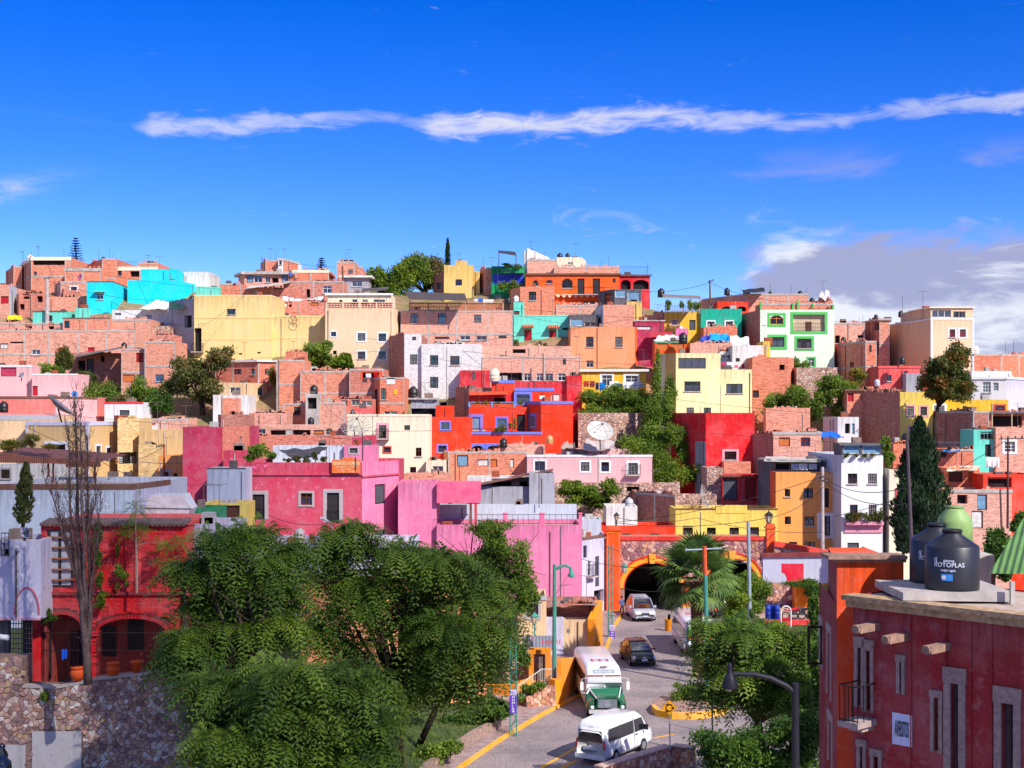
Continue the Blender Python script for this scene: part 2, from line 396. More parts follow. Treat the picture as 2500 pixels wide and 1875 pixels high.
def stone_far():
    key='rubble_stone'
    if key in MATS:return MATS[key]
    m,N,L,b=newmat(key);P=posn(N,L)
    v=N.new('ShaderNodeTexVoronoi');v.inputs['Scale'].default_value=3.2;L.new(P,v.inputs['Vector'])
    e=N.new('ShaderNodeTexVoronoi');e.feature='DISTANCE_TO_EDGE';e.inputs['Scale'].default_value=3.2;L.new(P,e.inputs['Vector'])
    hs=N.new('ShaderNodeSeparateColor');L.new(v.outputs['Color'],hs.inputs[0])
    s=mixnode(N,L,hs.outputs[0],alb((198,150,130)),alb((226,196,176)));s=mixnode(N,L,rampn(N,L,hs.outputs[1],.6,1),s,alb((160,118,110)))
    s=mixnode(N,L,rampn(N,L,e.outputs['Distance'],.0,.06,1,0),s,alb((128,104,92)))
    n=noise_n(N,L,P,9,5,.7);s=mixnode(N,L,rampn(N,L,n,.5,.75,0,.6),s,alb((110,90,80)))
    L.new(s,b.inputs['Base Color']);b.inputs['Roughness'].default_value=.95;bump_n(N,L,b,rampn(N,L,e.outputs['Distance'],0,.15),.8,.06)
    MATS[key]=m;return m
FRAMES=dict(k=(48,44,46),w=(235,235,235),r=(190,40,40),b=(70,110,190),n=(110,66,48),t=(110,190,190),e=(70,170,70),o=(225,130,60))
SURR=dict(S=(244,242,240),B=(112,128,225),G=(82,196,92),P=(240,170,180),Y=(176,168,168),Q=(200,70,70),Z=(228,226,238))
FILL=dict(R=(190,28,44),W=(226,222,216),N=(96,58,44),K=(52,46,48),H=(120,160,190),J=(150,40,30),U=(84,88,96),M=(196,60,90),E=(215,120,60))
class Seg:
    """one flat wall between two plan points"""
    def __init__(s,p0,p1,z0,z1):
        s.O=Vector((p0[0],p0[1],z0));d=Vector((p1[0]-p0[0],p1[1]-p0[1],0));s.len=d.length;s.ux=d.normalized();s.n=Vector((s.ux.y,-s.ux.x,0));s.h=z1-z0
        s.z0=z0
    def P(s,u,v,w=0.0):return s.O+s.ux*u+UP*v+s.n*w
    def hit(s,px,py):  # where the sight line through an image point meets this wall
        dx=(px-HX)/F;den=s.n.x*dx+s.n.y
        D=(s.n.x*s.O.x+s.n.y*s.O.y)/den
        p=Vector((dx*D,D,zat(py,D)));r=p-s.O
        return r.dot(s.ux),r.z
    def rect(s,x0,y0,x1,y1):
        a,b=s.hit(x0,y0),s.hit(x1,y1);xm=s.hit((x0+x1)/2,y0),s.hit((x0+x1)/2,y1)
        return min(a[0],b[0]),xm[1][1],max(a[0],b[0]),xm[0][1]
def wall_faces(mb,s,holes,mi=0,mid=1,depth=.45,mrev=None):
    us=sorted({0.0,s.len,*[h[0]for h in holes],*[h[2]for h in holes]});v_=sorted({0.0,s.h,*[h[1]for h in holes],*[h[3]for h in holes]})
    us=[u for u in us if 0<=u<=s.len];v_=[v for v in v_ if 0<=v<=s.h]
    for i in range(len(us)-1):
        run=None
        for j in range(len(v_)-1):
            cu,cv=(us[i]+us[i+1])/2,(v_[j]+v_[j+1])/2
            if us[i+1]-us[i]<1e-5 or v_[j+1]-v_[j]<1e-5:continue
            if any(h[0]<cu<h[2]and h[1]<cv<h[3]for h in holes):continue
            a,b,c,d=us[i],v_[j],us[i+1],v_[j+1]
            mb.face([s.P(a,b),s.P(c,b),s.P(c,d),s.P(a,d)],mi,[(a,b-s.h),(c,b-s.h),(c,d-s.h),(a,d-s.h)])
    for h in holes:
        a,b,c,d=h[:4];e=h[4]if len(h)>4 else depth;mr=mi
        for q in([(a,b),(a,d)],[(c,d),(c,b)],[(a,d),(c,d)],[(c,b),(a,b)]):
            (u0,v0),(u1,v1)=q
            mb.face([s.P(u0,v0),s.P(u1,v1),s.P(u1,v1,-e),s.P(u0,v0,-e)],mr,[(0,v0),(0,v1),(e,v1),(e,v0)])
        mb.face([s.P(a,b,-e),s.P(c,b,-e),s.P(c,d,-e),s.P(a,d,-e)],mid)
def sbox(mb,s,u0,u1,v0,v1,w0,w1,mi=0):mb.obox(s.O,s.ux,UP,s.n,(u0,v0,w0),(u1,v1,w1),mi)
def curtain_m(c=(236,234,230)):return plain(c,.9,0,.18)
def opening(root,s,rect,st):
    """window or door set into the wall; returns the hole"""
    u0,v0,u1,v1=rect;w,h=u1-u0,v1-v0
    fr=next((FRAMES[c]for c in st if c in FRAMES),FRAMES['k'])
    fillc=next((FILL[c]for c in st if c in FILL),None)
    hole=(u0,v0,u1,v1,.5)
    if 'O' not in st:
        mb=MB();t=min(.07,w*.08);d0,d1=-.16,-.10
        for a in((u0,u0+t,v0,v1),(u1-t,u1,v0,v1),(u0+t,u1-t,v0,v0+t),(u0+t,u1-t,v1-t,v1)):sbox(mb,s,a[0]+.002,a[1]-.002,a[2]+.002,a[3]-.002,d0,d1)
        nm='door' if fillc and h>1.5*w else 'window'
        if fillc is None:
            nx,ny=(3,3)if 'g' in st else((max(2,round(w/.75))if w>.7 else 2 if w>.45 else 1),(2 if h>.8 else 1))
            if w>1.6 and 'g' not in st:nx=max(2,round(w/.8));ny=1
            for k in range(1,nx):sbox(mb,s,u0+w*k/nx-t*.4,u0+w*k/nx+t*.4,v0+t,v1-t,d0+.01,d1-.008)
            for k in range(1,ny):
                vv=v0+h*(k/ny if 'g' in st else .66)
                sbox(mb,s,u0+t,u1-t,vv-t*.4,vv+t*.4,d0+.013,d1-.012)
            if 'g' in st:
                pass
        wo=mb.build(nm,plain(fr,.6),root)
        if fillc is None:
            pb=MB();pb.face([s.P(u0+t,v0+t,-.135),s.P(u1-t,v0+t,-.135),s.P(u1-t,v1-t,-.135),s.P(u0+t,v1-t,-.135)]);pb.build('pane',glass_m(),wo)
            if random.random()<.4 and w<2:
                bb=MB();nb=max(3,int(w/.14))
                for k in range(nb+1):bb.tube([s.P(u0+w*k/nb,v0,-.03),s.P(u0+w*k/nb,v1,-.03)],.012,3,0,False)
                for q in(.25,.75):bb.tube([s.P(u0,v0+h*q,-.03),s.P(u1,v0+h*q,-.03)],.014,3,0,False)
                bb.build('window_bars',plain(random.choice(((60,54,56),(200,196,190),(90,40,36))),.6),wo)
            if 'I' not in st and random.random()<.4:st+='I'
            if 'c' not in st and 'p' not in st and random.random()<.35:st+='c'
            if 'c' in st or 'p' in st:
                cb=MB();n=10;top=v1-t-(.33*h if random.random()<.4 else 0)
                gap=random.choice((0,0,.12,.2))*w
                for k in range(n):
                    a,b_=u0+w*k/n,u0+w*(k+1)/n
                    if gap and abs((a+b_)/2-(u0+w/2))<gap:continue
                    w0,w1=-.24-.03*(k%2),-.24-.03*((k+1)%2)
                    cb.face([s.P(a,v0,w0),s.P(b_,v0,w1),s.P(b_,top,w1),s.P(a,top,w0)])
                if cb.f:cb.build('curtain',curtain_m((190,70,160)if 'p' in st else(240,238,235)),wo)
        else:
            db=MB();sbox(db,s,u0+t,u1-t,v0+t,v1-t,-.15,-.125)
            if h>1.4:
                for k in(.1,.55):
                    sbox(db,s,u0+w*.22,u1-w*.22,v0+h*k,v0+h*(k+.32),-.128,-.11)
            db.build('leaf_panel',plain(fillc,.6),wo)
        par=wo
    else:
        par=None
    sc=next((SURR[c]for c in st if c in SURR),None)
    if sc:
        t=max(.12,min(.3,.19*max(w,h)));mb=MB();pr=.035
        sbox(mb,s,u0-t,u1+t,v1+.002,v1+t,-.02,pr);bot=0 if fillc and h>1.5*w else t
        if bot:sbox(mb,s,u0-t,u1+t,v0-t,v0-.002,-.02,pr+.01)
        sbox(mb,s,u0-t,u0-.002,v0-.001,v1+.001,-.02,pr-.004);sbox(mb,s,u1+.002,u1+t,v0-.001,v1+.001,-.02,pr-.004)
        mb.build('surround',paint(sc,.3),root)
    if 'I' in st:
        mb=MB();sbox(mb,s,u0-.08,u1+.08,v0-.1,v0-.004,-.02,.1);mb.build('sill',CONC(),root)
    if 'A' in st:  # arched head: two corner fillings
        mb=MB();n=6;r=w/2;rise=min(r,h*.45);cu=(u0+u1)/2
        for sg in(-1,1):
            pts=[s.P(cu+sg*r,v1,.004)]+[s.P(cu+sg*r*math.cos(math.pi/2*k/n),v1-rise+rise*math.sin(math.pi/2*k/n),.004)for k in range(n+1)]
            if sg>0:pts=pts[::-1]
            mb.prism(pts,s.n*-.18)
        ar=mb.build('arch_head',HOUSE_MAT[0],root)
        if 'B' in st:
            mb=MB();t=.16
            pts=[]
            for k in range(9):
                a0,a1=math.pi*k/9,math.pi*(k+1)/9
                q=[(cu+(r+t0)*math.cos(a),v1-rise+(rise+t0)*math.sin(a))for a,t0 in((a0,0),(a1,0),(a1,t),(a0,t))]
                mb.prism([s.P(u,v,.01)for u,v in q],s.n*.03)
            mb.build('arch_trim',paint(SURR['B'],.3),root)
    if 'V' in st or 'T' in st:
        mb=MB();dep=.7 if 'V' in st else .9;q=.25
        vt=v1+.12
        if 'V' in st:
            sbox(mb,s,u0-.25,u1+.25,vt,vt+.1,-.02,dep);mb.build('canopy',CONC(),root)
        else:
            sl=[s.P(u0-q,vt+.45,0),s.P(u1+q,vt+.45,0),s.P(u1+q,vt+.1,dep),s.P(u0-q,vt+.1,dep)]
            mb.face(sl,0,[(0,0),(w,0),(w,1),(0,1)]);mb.face([p-UP*.06 for p in sl][::-1],0)
            aw=mb.build('tile_awning',plain((215,110,80),.9),root)
            nt=max(4,int((w+2*q)/.22));tb=MB()
            for k in range(nt):
                uu=u0-q+(k+.5)*(w+2*q)/nt
                tb.tube([s.P(uu,vt+.49,.0),s.P(uu,vt+.12,dep+.04)],.075,6)
            tb.build('tile_row',plain((224,120,92),.9),aw)
    if 'L' in st:railing(root,s,u0-.25,u1+.25,v0-.02,.95,.5)
    if 'X' in st:railing(root,s,u0,u1,v0+.02,.95,.05)
    return hole
def railing(root,s,u0,u1,v,h,dep,gap=.13,slab=True,col=(46,44,48),sides=True):
    mb=MB();k=max(2,int((u1-u0)/gap));r=.014
    for i in range(k+1):
        u=u0+(u1-u0)*i/k;mb.tube([s.P(u,v,dep),s.P(u,v+h,dep)],r,4)
    for vv in(v+.05,v+h):mb.tube([s.P(u0,vv,dep),s.P(u1,vv,dep)],r*1.5,4)
    if sides and dep>.15:
        for u in(u0,u1):
            mb.tube([s.P(u,v+h,0),s.P(u,v+h,dep)],r*1.5,4)
            for q in(.33,.66):mb.tube([s.P(u,v,dep*q),s.P(u,v+h,dep*q)],r,4)
    o=mb.build('railing',plain(col,.5),root)
    if slab and dep>.15:
        sb=MB();sbox(sb,s,u0-.06,u1+.06,v-.12,v-.005,-.02,dep+.06);sb.build('balcony_slab',CONC(),root)
    return o
HOUSE_MAT=[None]
HOUSES={}
def house(key,label,segs,ytop,ybase,mat,wins=(),D=None,t=7.0,mats=None,frame=None,cap=None,rebar=0,deep=3.0,name='house',cat='house',roof=(186,160,146),tops=None,parapet=.4,group=None,plinth=None):
    D=D if D is not None else prof(ybase)
    offs=[o for _,o in segs];ref=offs.index(min(offs));Dr=D+offs[ref]
    pts=[((px-HX)/F*(D+o),D+o)for px,o in segs]
    z1=zat(ytop,Dr);z0=zat(ybase,Dr)-deep
    if name=='house' and key[0]!='G':z0=min(z0,terrain_z(sum(p[0]for p in pts)/len(pts),Dr)-.8)
    base=Vector((sum(p[0]for p in pts)/len(pts),D+min(offs),z0))
    root=empty(name,base,label,cat,group)
    ym=max(p[1]for p in pts)+t
    pl=pts+[(pts[-1][0],ym),(pts[0][0],ym)]
    BV[0]=sum(map(ord,key));main=pm(mat);HOUSE_MAT[0]=main
    ml=[main]+[pm(m)for m in(mats or[])]
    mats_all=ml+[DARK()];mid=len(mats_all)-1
    mb=MB();S=[]
    for i in range(len(pl)):
        a,b=pl[i],pl[(i+1)%len(pl)]
        if math.dist(a,b)<.02:continue
        s=Seg(a,b,z0,z1);mi=0
        if mats and i<len(segs)-1:mi=i if i<len(ml)else 0
        holes=[]
        if i<len(segs)-1:
            S.append(s);HOUSE_MAT[0]=ml[mi]
            for w in wins:
                x0,y0,x1,y1=w[:4];st=w[4]if len(w)>4 else ''
                if not(min(segs[i][0],segs[i+1][0])-.5<=(x0+x1)/2<max(segs[i][0],segs[i+1][0])+.5):continue
                r=s.rect(x0,y0,x1,y1)
                r=(max(.03,r[0]),max(.03,r[1]),min(s.len-.03,r[2]),min(s.h-.03,r[3]))
                if r[2]-r[0]<.08 or r[3]-r[1]<.08:continue
                holes.append(opening(root,s,r,st))
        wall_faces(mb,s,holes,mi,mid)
    # top edge with parapet and sunken roof
    c=Vector((sum(p[0]for p in pl)/len(pl),sum(p[1]for p in pl)/len(pl),0));ins=.17
    inner=[]
    for p in pl:
        d=Vector((c.x-p[0],c.y-p[1],0));L_=d.length;inner.append(Vector((p[0],p[1],0))+d/L_*min(ins*1.4,L_*.5))
    n=len(pl)
    for i in range(n):
        a,b,ia,ib=pl[i],pl[(i+1)%n],inner[i],inner[(i+1)%n]
        A=Vector((a[0],a[1],z1));B=Vector((b[0],b[1],z1));IA=Vector((ia.x,ia.y,z1));IB=Vector((ib.x,ib.y,z1))
        mb.face([A,B,IB,IA],0,[(0,0),(1,0),(1,.2),(0,.2)]);mb.face([IA,IB,IB-UP*parapet,IA-UP*parapet],0,[(0,0),((B-A).length,0),((B-A).length,-parapet),(0,-parapet)])
    w=mb.build('wall',mats_all,root)
    rb=MB();rb.face([Vector((p.x,p.y,z1-parapet+.004))for p in inner]);rb.build('roof',plain(roof,.95,0,.3,.2,.8),root)
    allh={}
    if frame:  # concrete posts and beams standing a little proud of the brickwork
        fb=MB();step,fl=(frame if isinstance(frame,tuple)else(3.2,2.75));k=0
        for s in S:
            wl=[s.rect(*q[:4])for q in wins]
            nn=max(1,round(s.len/step));us=[s.len*j/nn for j in range(nn+1)]
            for u in us:
                a,b=max(0,u-.1),min(s.len,u+.1)
                for q in wl:
                    if q[0]<b and q[2]>a and q[1]<s.h and q[3]>0:
                        sh=q[0]-.12 if abs(q[0]-u)<abs(q[2]-u)else q[2]+.12;a,b=sh-.09,sh+.09
                if b<=s.len+.01 and a>=-.01:sbox(fb,s,a,b,0,s.h-.002,-.03,.012+.001*k);k+=1
            v=s.h-.12
            while v>.5:
                cuts=sorted([(q[0]-.02,q[2]+.02)for q in wl if q[1]<v+.11 and q[3]>v-.11 and q[2]>0 and q[0]<s.len]);x=0.003
                for a,b in cuts+[(s.len-.003,s.len)]:
                    if a>x+.05:sbox(fb,s,x,min(a,s.len-.003),v-.1,v+.1,-.03,.03)
                    x=max(x,b)
                v-=fl
        if fb.f:fb.build('concrete_frame',CONC()if isinstance(mat,str)and mat.startswith('brk')else main,root)
    if cap:
        cm,ch=cap[0],cap[1];pr=cap[2]if len(cap)>2 else .06;cb=MB()
        for s in S:sbox(cb,s,-pr,s.len+pr,s.h-ch,s.h+.03,-.12,pr)
        cb.build('cornice',pm(cm),root)
    if plinth:
        cb=MB();y,cm=plinth
        for s in S:
            v=s.hit((segs[0][0]+segs[-1][0])/2,y)[1];sbox(cb,s,.001,s.len-.001,0,v,-.1,.02)
        cb.build('plinth',pm(cm),root)
    rr=random.Random(key)
    if cat=='house' and S:  # drain pipes, meter boxes and loose roof clutter
        s=max(S,key=lambda q:q.len);hs_=[s.rect(*q[:4])for q in wins]
        for k in range(rr.choice((0,1,1,2))):
            u=rr.uniform(.2,s.len-.2)
            if any(q[0]-.15<u<q[2]+.15 for q in hs_):continue
            mb=MB();mb.tube([s.P(u,0,.05),s.P(u,s.h-rr.uniform(0,.6),.05)],.035,5);mb.build('drainpipe',plain(rr.choice(((150,140,136),(96,84,80),(206,196,188))),.7),root)
        if brickish :=(isinstance(mat,str)and mat.startswith('brk')):
            for k in range(rr.randint(1,3)):
                mb=MB();u=rr.uniform(0,s.len*.8)
                for q in range(rr.randint(4,12)):
                    a=u+q*.3+rr.uniform(-.1,.1);hh=rr.choice((.1,.1,.2,.3))
                    if a<s.len-.3:sbox(mb,s,a,a+.27,s.h-.01,s.h+hh,-.16,-.02)
                if mb.f:prop(mb.build('loose_bricks',main,root),kind='stuff')
        if rr.random()<.45:  # television aerial
            u=rr.uniform(.1,s.len);hh=rr.uniform(1.0,2.4);mb=MB();p=s.P(u,s.h-.3,-1.2);q=p+UP*(hh+.3);mb.tube([p,q],.02,4);e=Vector((rr.uniform(-1,1),rr.uniform(-1,1),0)).normalized();f=Vector((-e.y,e.x,0))
            mb.tube([q-e*.6,q+e*.6],.014,3)
            for k in range(5):c_=q+e*(-.5+.25*k);mb.tube([c_-f*(.35-.04*k),c_+f*(.35-.04*k)],.01,3)
            mb.build('aerial',plain((120,112,110),.5),root)
        for k in range(rr.choice((0,1,2))):
            u=rr.uniform(.3,max(.4,s.len-1));w_=rr.uniform(.3,.9);mb=MB();sbox(mb,s,u,u+w_,s.h-.35,s.h+rr.uniform(.15,.55),-1.6,-.9);mb.build('roof_box',plain(rr.choice(((150,128,116),(196,190,184),(110,100,98),(176,92,66))),.9,0,.35),root)
    for k in range(rebar):
        s=rr.choice(S);u=rr.uniform(0,s.len);mb=MB();hh=rr.uniform(.5,1.6)
        mb.tube([s.P(u,s.h-.3,-.1),s.P(u+rr.uniform(-.06,.06),s.h+hh,-.1)],.018,4);mb.build('rebar',plain((80,56,50),.8),root)
    HOUSES[key]=dict(root=root,S=S,z1=z1,z0=z0,D=D,Dr=Dr)
    return root
# ------------------------------------------------------------------ terrain
def zprof(D):
    for(y0,d0),(y1,d1)in zip(PROF,PROF[1:]):
        if d0<=D<=d1:return zat(y0+(y1-y0)*(D-d0)/(d1-d0),D)
    return 0.0 if D<118 else zat(560,222)
def zcap(X):
    q=X
    return 35.0 if q<5 else 35.0-min(1,(q-5)/50)*13
def terrain_z(X,Y):
    if Y<117 or(4<X<25 and Y<152):return-.6
    z=max(0,zprof(min(Y,222)))-1.2
    c=zcap(X);z=min(z,c-1.5)
    if Y>205:z-=(Y-205)*.10
    return max(z,-40)+.5*math.sin(X*.35+Y*.21)*min(1,(Y-117)/10)
def make_terrain():
    xs=np.concatenate([np.linspace(-1500,-130,14),np.linspace(-120,120,81),np.linspace(130,1500,14)])
    ys=np.concatenate([np.linspace(-600,100,12),np.linspace(105,240,68),np.geomspace(250,3000,16)])
    v=[(x,y,terrain_z(x,y))for y in ys for x in xs];nx=len(xs)
    f=[(j*nx+i,j*nx+i+1,(j+1)*nx+i+1,(j+1)*nx+i)for j in range(len(ys)-1)for i in range(nx-1)]
    me=bpy.data.meshes.new('hill_ground');me.from_pydata(v,[],f);me.polygons.foreach_set('use_smooth',[True]*len(f))
    me.materials.append(ground_mat('hill_ground',(170,132,104),(118,120,70),(96,84,66)))
    o=link_mesh('ground',me);prop(o,'dry earth and scrub of the valley floor and hillside',None,None,'structure')
make_terrain()

h=house
def S2(a,b):return[(a,0),(b,0)]
# ---- skyline, left
h('A1','big unfinished brick house with orange roof terrace at the skyline, far left',[(52,9),(76,0),(172,0)],628,716,'brko',[(80,635,158,647,'OE'),(83,663,90,671)],mats=['brko'],frame=(3.0,2.6),cap=('ivory',.45),rebar=4,D=199,t=8)
h('A1b','stepped brick house end with no windows at the far left skyline',[(14,9),(33,2),(53,2)],650,716,'brko',[],D=203,frame=True)
h('A2','brick house with black tank on its roof beside the skyline pine',[(215,8),(249,0),(283,0)],631,700,'brko',[(222,637,238,643,'O')],D=199,frame=True,rebar=3)
h('A2b','low brick house with railed cream roof slab on the left skyline',S2(283,384),652,705,'brko',[(284,658,297,673,'I'),(318,662,340,676,'O')],D=200,frame=True,cap=('ivory',.5))
h('A2c','brick parapet room at the right end of the railed cream roof',S2(337,385),641,660,'brko',[],D=202,frame=True)
h('A3','plain orange brick wall house behind the pink satellite dish',S2(158,246),655,700,'brko',[],D=197,cap=('conc',.4),frame=True)
h('A3b','brick house with red framed barred window left of the cyan house',[(133,5),(148,0),(213,0)],687,745,'brk',[(173,700,188,709,'rS')],frame=True,D=190)
h('A3c','small bare brick shed below the red framed window',[(150,2),(155,0),(183,0)],709,735,'brkr',[],D=187.5,t=2)
h('A3d','broken brick retaining wall left of the cyan house',S2(115,212),725,772,'brk',[],D=186,t=3)
h('A10','brick hut with red recess beside pale blue wall, left edge',[(-14,0),(24,0),(41,5)],695,770,'brkp',[(2,723,21,741,'R')],mats=['slate*.6'],D=183)
h('A10b','shanty of planks and bricks above the yellow tarpaulin',[(40,2),(46,0),(108,0)],716,775,'brkr',[(56,716,72,730,'O'),(90,722,104,738,'O'),(48,742,60,756,'O')],D=184.5,t=4)
h('A9','low turquoise shed behind the concrete utility pole',S2(80,163),759,796,'aqua',[(118,770,128,784,'k')],D=180.5,t=4,cap=('brown',.12))
h('A9b','small turquoise house end beside the cyan house',S2(183,211),752,790,'aqua',[],D=182,t=3)
# ---- cyan house
h('A4','bright cyan house with one small canopied window',[(212,0),(276,0),(311,8)],687,790,'cyan*.12',[(236,716,252,731,'wV'),(252,763,267,772,'w')],D=184,cap=('brown',.1,.03),t=8)
h('A4b','tall windowless cyan block with a drain pipe on its wall',[(311,0),(344,0),(429,0),(477,6)],684,770,'cyan*.12',[],D=189,t=8)
h('A4c','upper cyan storey set back on the tall cyan block',S2(344,430),657,700,'cyan*.12',[],D=191,t=7)
h('A4d','weathered white house wall behind the cyan block',S2(440,512),664,720,'offw*.8',[],D=195)
h('A4e','turquoise strip house at the end of the cyan block',S2(478,536),700,730,'aqua',[],D=190)
h('A5','white house with lavender patterned wall below the cyan block',S2(273,412),757,806,'white*.6',[(355,769,371,784,'r'),(280,764,296,770,'w')],D=179.5,t=5)
h('A6','tall grey concrete side wall left of the straw yellow house',[(412,5),(474,0)],728,880,'grey*.9',[(450,770,468,800,'O')],D=171.5,t=4)
h('A6y','huge straw yellow windowless house with one tiny window',[(474,0),(663,0),(681,4)],720,905,'straw*.45',[(554,754,575,768,'nI'),(473,801,492,858,'OL'),(583,862,591,866,'O'),(628,859,636,863,'O')],D=169,t=9,frame=(3.4,2.6))
h('A6z','lower straw yellow block with a bicycle hung on its wall',S2(664,793),770,905,'straw*.45',[],D=169.6,t=8,frame=(3.2,2.6))
# ---- left slope, brick rows
h('A7a','top storey of the long brick terrace, left edge',S2(-20,154),788,850,'brkp',[(62,792,78,806,'O'),(118,790,132,804,'O')],D=171,frame=(3.0,2.5),t=5)
h('A7b','brick rooftop room with dark doorway above the long brick terrace',S2(154,266),776,850,'brk',[(157,783,170,801,'k')],D=170.4,frame=(3.6,2.6),t=5,cap=('brown',.12))
h('A7c','low brick parapet below the white lavender house',S2(266,366),779,850,'brk',[],D=171.5,frame=(4,3))
h('A7d','rubble stone bank below the white house',S2(360,414),796,850,'stone',[],D=173,t=2,name='stone_wall',cat='wall')
h('A7','long brick terrace house with two red shutters',S2(-20,330),806,920,'brkp',[(77,854,98,866,'w'),(142,848,159,865,'rRI'),(214,848,231,864,'rRI'),(24,834,57,838,'O'),(0,838,20,852,'W')],D=166.5,frame=(3.1,2.75),t=4.5,rebar=3)
h('A8','brick house with a tin porch roof and shaded doorway',S2(174,297),862,960,'brkd',[(190,880,208,908,'O'),(212,876,229,912,'U'),(246,868,255,884,'O')],D=162,t=4)
h('A8b','brick house with red grille windows on two floors',[(296,0),(353,0)],851,975,'brk',[(332,861,350,885,'rJ'),(300,914,329,933,'rEg'),(334,915,344,931,'k')],D=159.5,frame=(2.8,2.6),t=5)
h('A8c','tall brick gable house with blue curtained window',S2(353,427),833,975,'brk',[(380,914,400,931,'bc')],D=158.6,frame=(3.4,2.7),t=6,rebar=2)
h('A8d','raked brick top of the gable house by the concrete wall',S2(374,424),817,840,'brkr',[],D=160,t=4)
# ---- pale pink and salmon houses, left edge
h('A11','pale pink house with red lattice screen, left edge',S2(-20,78),892,985,'palepink*.3',[(2,897,40,919,'M')],D=152,t=5,cap=('white',.15,.03))
h('A11b','pale pink blank house with red doorway recess',S2(78,189),913,985,'palepink*.2',[(79,942,92,966,'R')],D=151,t=5,cap=('white',.1,.03))
h('A12','salmon pink house with brown cornice and pale side',[(-20,0),(136,0),(237,7)],968,1045,'rosy*.5',[],mats=['palepink*.5'],D=142.5,t=4,cap=('brown',.2))
h('A13','small white cube house with red roof edge',S2(255,348),982,1040,'white*.2',[(292,1001,316,1020,'U')],D=148,t=4,cap=('crimson',.16,.05))
h('A13b','low white annex with red roof edge below the white cube',S2(338,378),1033,1062,'white*.2',[],D=142,t=3,cap=('crimson',.14,.05))
h('A14','brick wall house behind the beige houses with white rubble',S2(342,460),1022,1062,'brkp',[],D=143.5,t=4,frame=True)
# ---- beige group
h('A15','stained ochre rendered wall house, left edge',S2(-20,140),1013,1125,'sand*.9',[],D=135.5,t=5,cap=('grey',.5,.03))
h('A16','beige corner house with lilac trim and two windows',[(63,3),(217,0),(287,6)],1030,1175,'tan*.25',[(235,1089,246,1118,'Z'),(260,1093,271,1120,'Z'),(115,1085,160,1118,'OZ')],D=131,t=5,cap=('lav',.35,.05))
h('A17','tan painted brick house with broken window frames',[(287,0),(339,2)],1022,1165,'brky',[(290,1104,335,1132,'k')],D=134,t=5,rebar=2)
h('A18','plain beige house with thin roof edge left of the crimson wall',S2(339,447),1050,1165,'tan*.3',[],D=134.5,t=5)
h('A18b','tan brick lean-to sloping down in front of the beige house',S2(338,388),1085,1180,'brky',[],D=130,t=3)
h('A19','deep orange house with white wavy cornice line',S2(387,446),1112,1200,'apricot*.5',[(402,1152,412,1185,'Yn'),(423,1155,433,1180,'n')],D=126,t=4)
h('A20','bleached rubble wall under the rusty canopy',S2(-10,170),1134,1200,'offw*1.0*brown',[(2,1146,24,1168,'kY')],D=108,t=2)
h('A21','low orange shop band behind the pale blue wall',S2(163,342),1168,1200,'apricot*.3',[(248,1172,265,1181,'N')],D=110,t=3,cap=('brown',.15))
h('A22','long peeling pale blue house wall above the red house',[(-15,0),(325,0),(415,6)],1183,1300,'slate*.7*offw',[],mats=['lav*.5'],D=88,t=5,cap=('brown',.3,.04))
# ---- middle left skyline
h('B1','flat roofed brick terrace house with glazed veranda on the skyline',[(582,4),(596,0),(718,0)],664,728,'brkp',[(602,672,618,690,'H'),(620,672,640,690,'w'),(648,676,660,690,'w'),(664,678,680,690,'O'),(688,670,702,690,'H')],D=195,t=6,cap=('conc',.35,.5))
h('B2','bare brick room on the roof of the veranda house',[(636,4),(648,0),(682,0)],635,672,'brko',[],D=198,t=5,frame=True,rebar=2)
h('B3','brick rooftop room with white end wall on the skyline',[(679,0),(691,0),(727,5)],631,664,'white',[(682,634,688,646,'k')],mats=['brko'],D=197,t=4,cap=('conc',.3))
h('B4','low brick gable house with pale roof edge on the skyline',S2(714,803),660,700,'brko',[],D=198,cap=('ivory',.35),frame=True)
h('B5','brick house with curtained window behind the washing line',S2(692,839),686,740,'brkr',[(788,698,810,716,'wc'),(748,706,757,726,'O')],D=188.5,frame=(4,2.7))
h('B6','narrow brick tower house with small window on the skyline',S2(822,866),638,690,'brk',[(850,658,861,669)],D=197,frame=True,rebar=2)
h('B6b','short brick shoulder beside the narrow skyline tower',S2(866,887),658,690,'brk',[],D=197.5)
h('B7','grey rendered house with deep slab porch and window',[(837,0),(900,0),(909,4)],674,725,'grey*.7',[(859,684,884,700,'wc')],D=193,cap=('offw',.22,.5))
h('B8','brick shack with sagging pale roof left of the veranda house',[(535,0),(588,0)],692,740,'brko',[(568,690,576,697,'O')],D=191,frame=True)
h('B8b','bare brick yard wall under the tin sheets, upper left',S2(590,720),703,740,'brkr',[(618,709,634,715,'w'),(668,690,690,706,'U')],D=187,t=4)
h('B9','cream attic house with small black windows behind the lattice parapet',S2(800,954),717,760,'ivory*.3',[(828,732,836,738,'N'),(860,731,872,739,'w'),(884,731,898,739,'w'),(912,731,925,739,'w'),(925,731,940,739,'w')],D=177,cap=('white',.2,.3))
h('B9b','brick yard with stacked crates between yellow and beige houses',S2(681,795),735,790,'brkr',[(682,739,702,751,'W'),(705,736,712,750,'O'),(760,738,778,746,'E')],D=177.5,t=4)
h('B10','smooth beige house with red lattice parapet and white framed windows',[(794,0),(962,0),(975,5)],752,915,'beige*.18',[(808,810,821,821,'S'),(873,813,892,832,'Scg'),(924,814,943,833,'Scg'),(874,858,892,876,'S'),(924,858,942,877,'Scg'),(813,856,822,865,'k')],D=167,t=7)
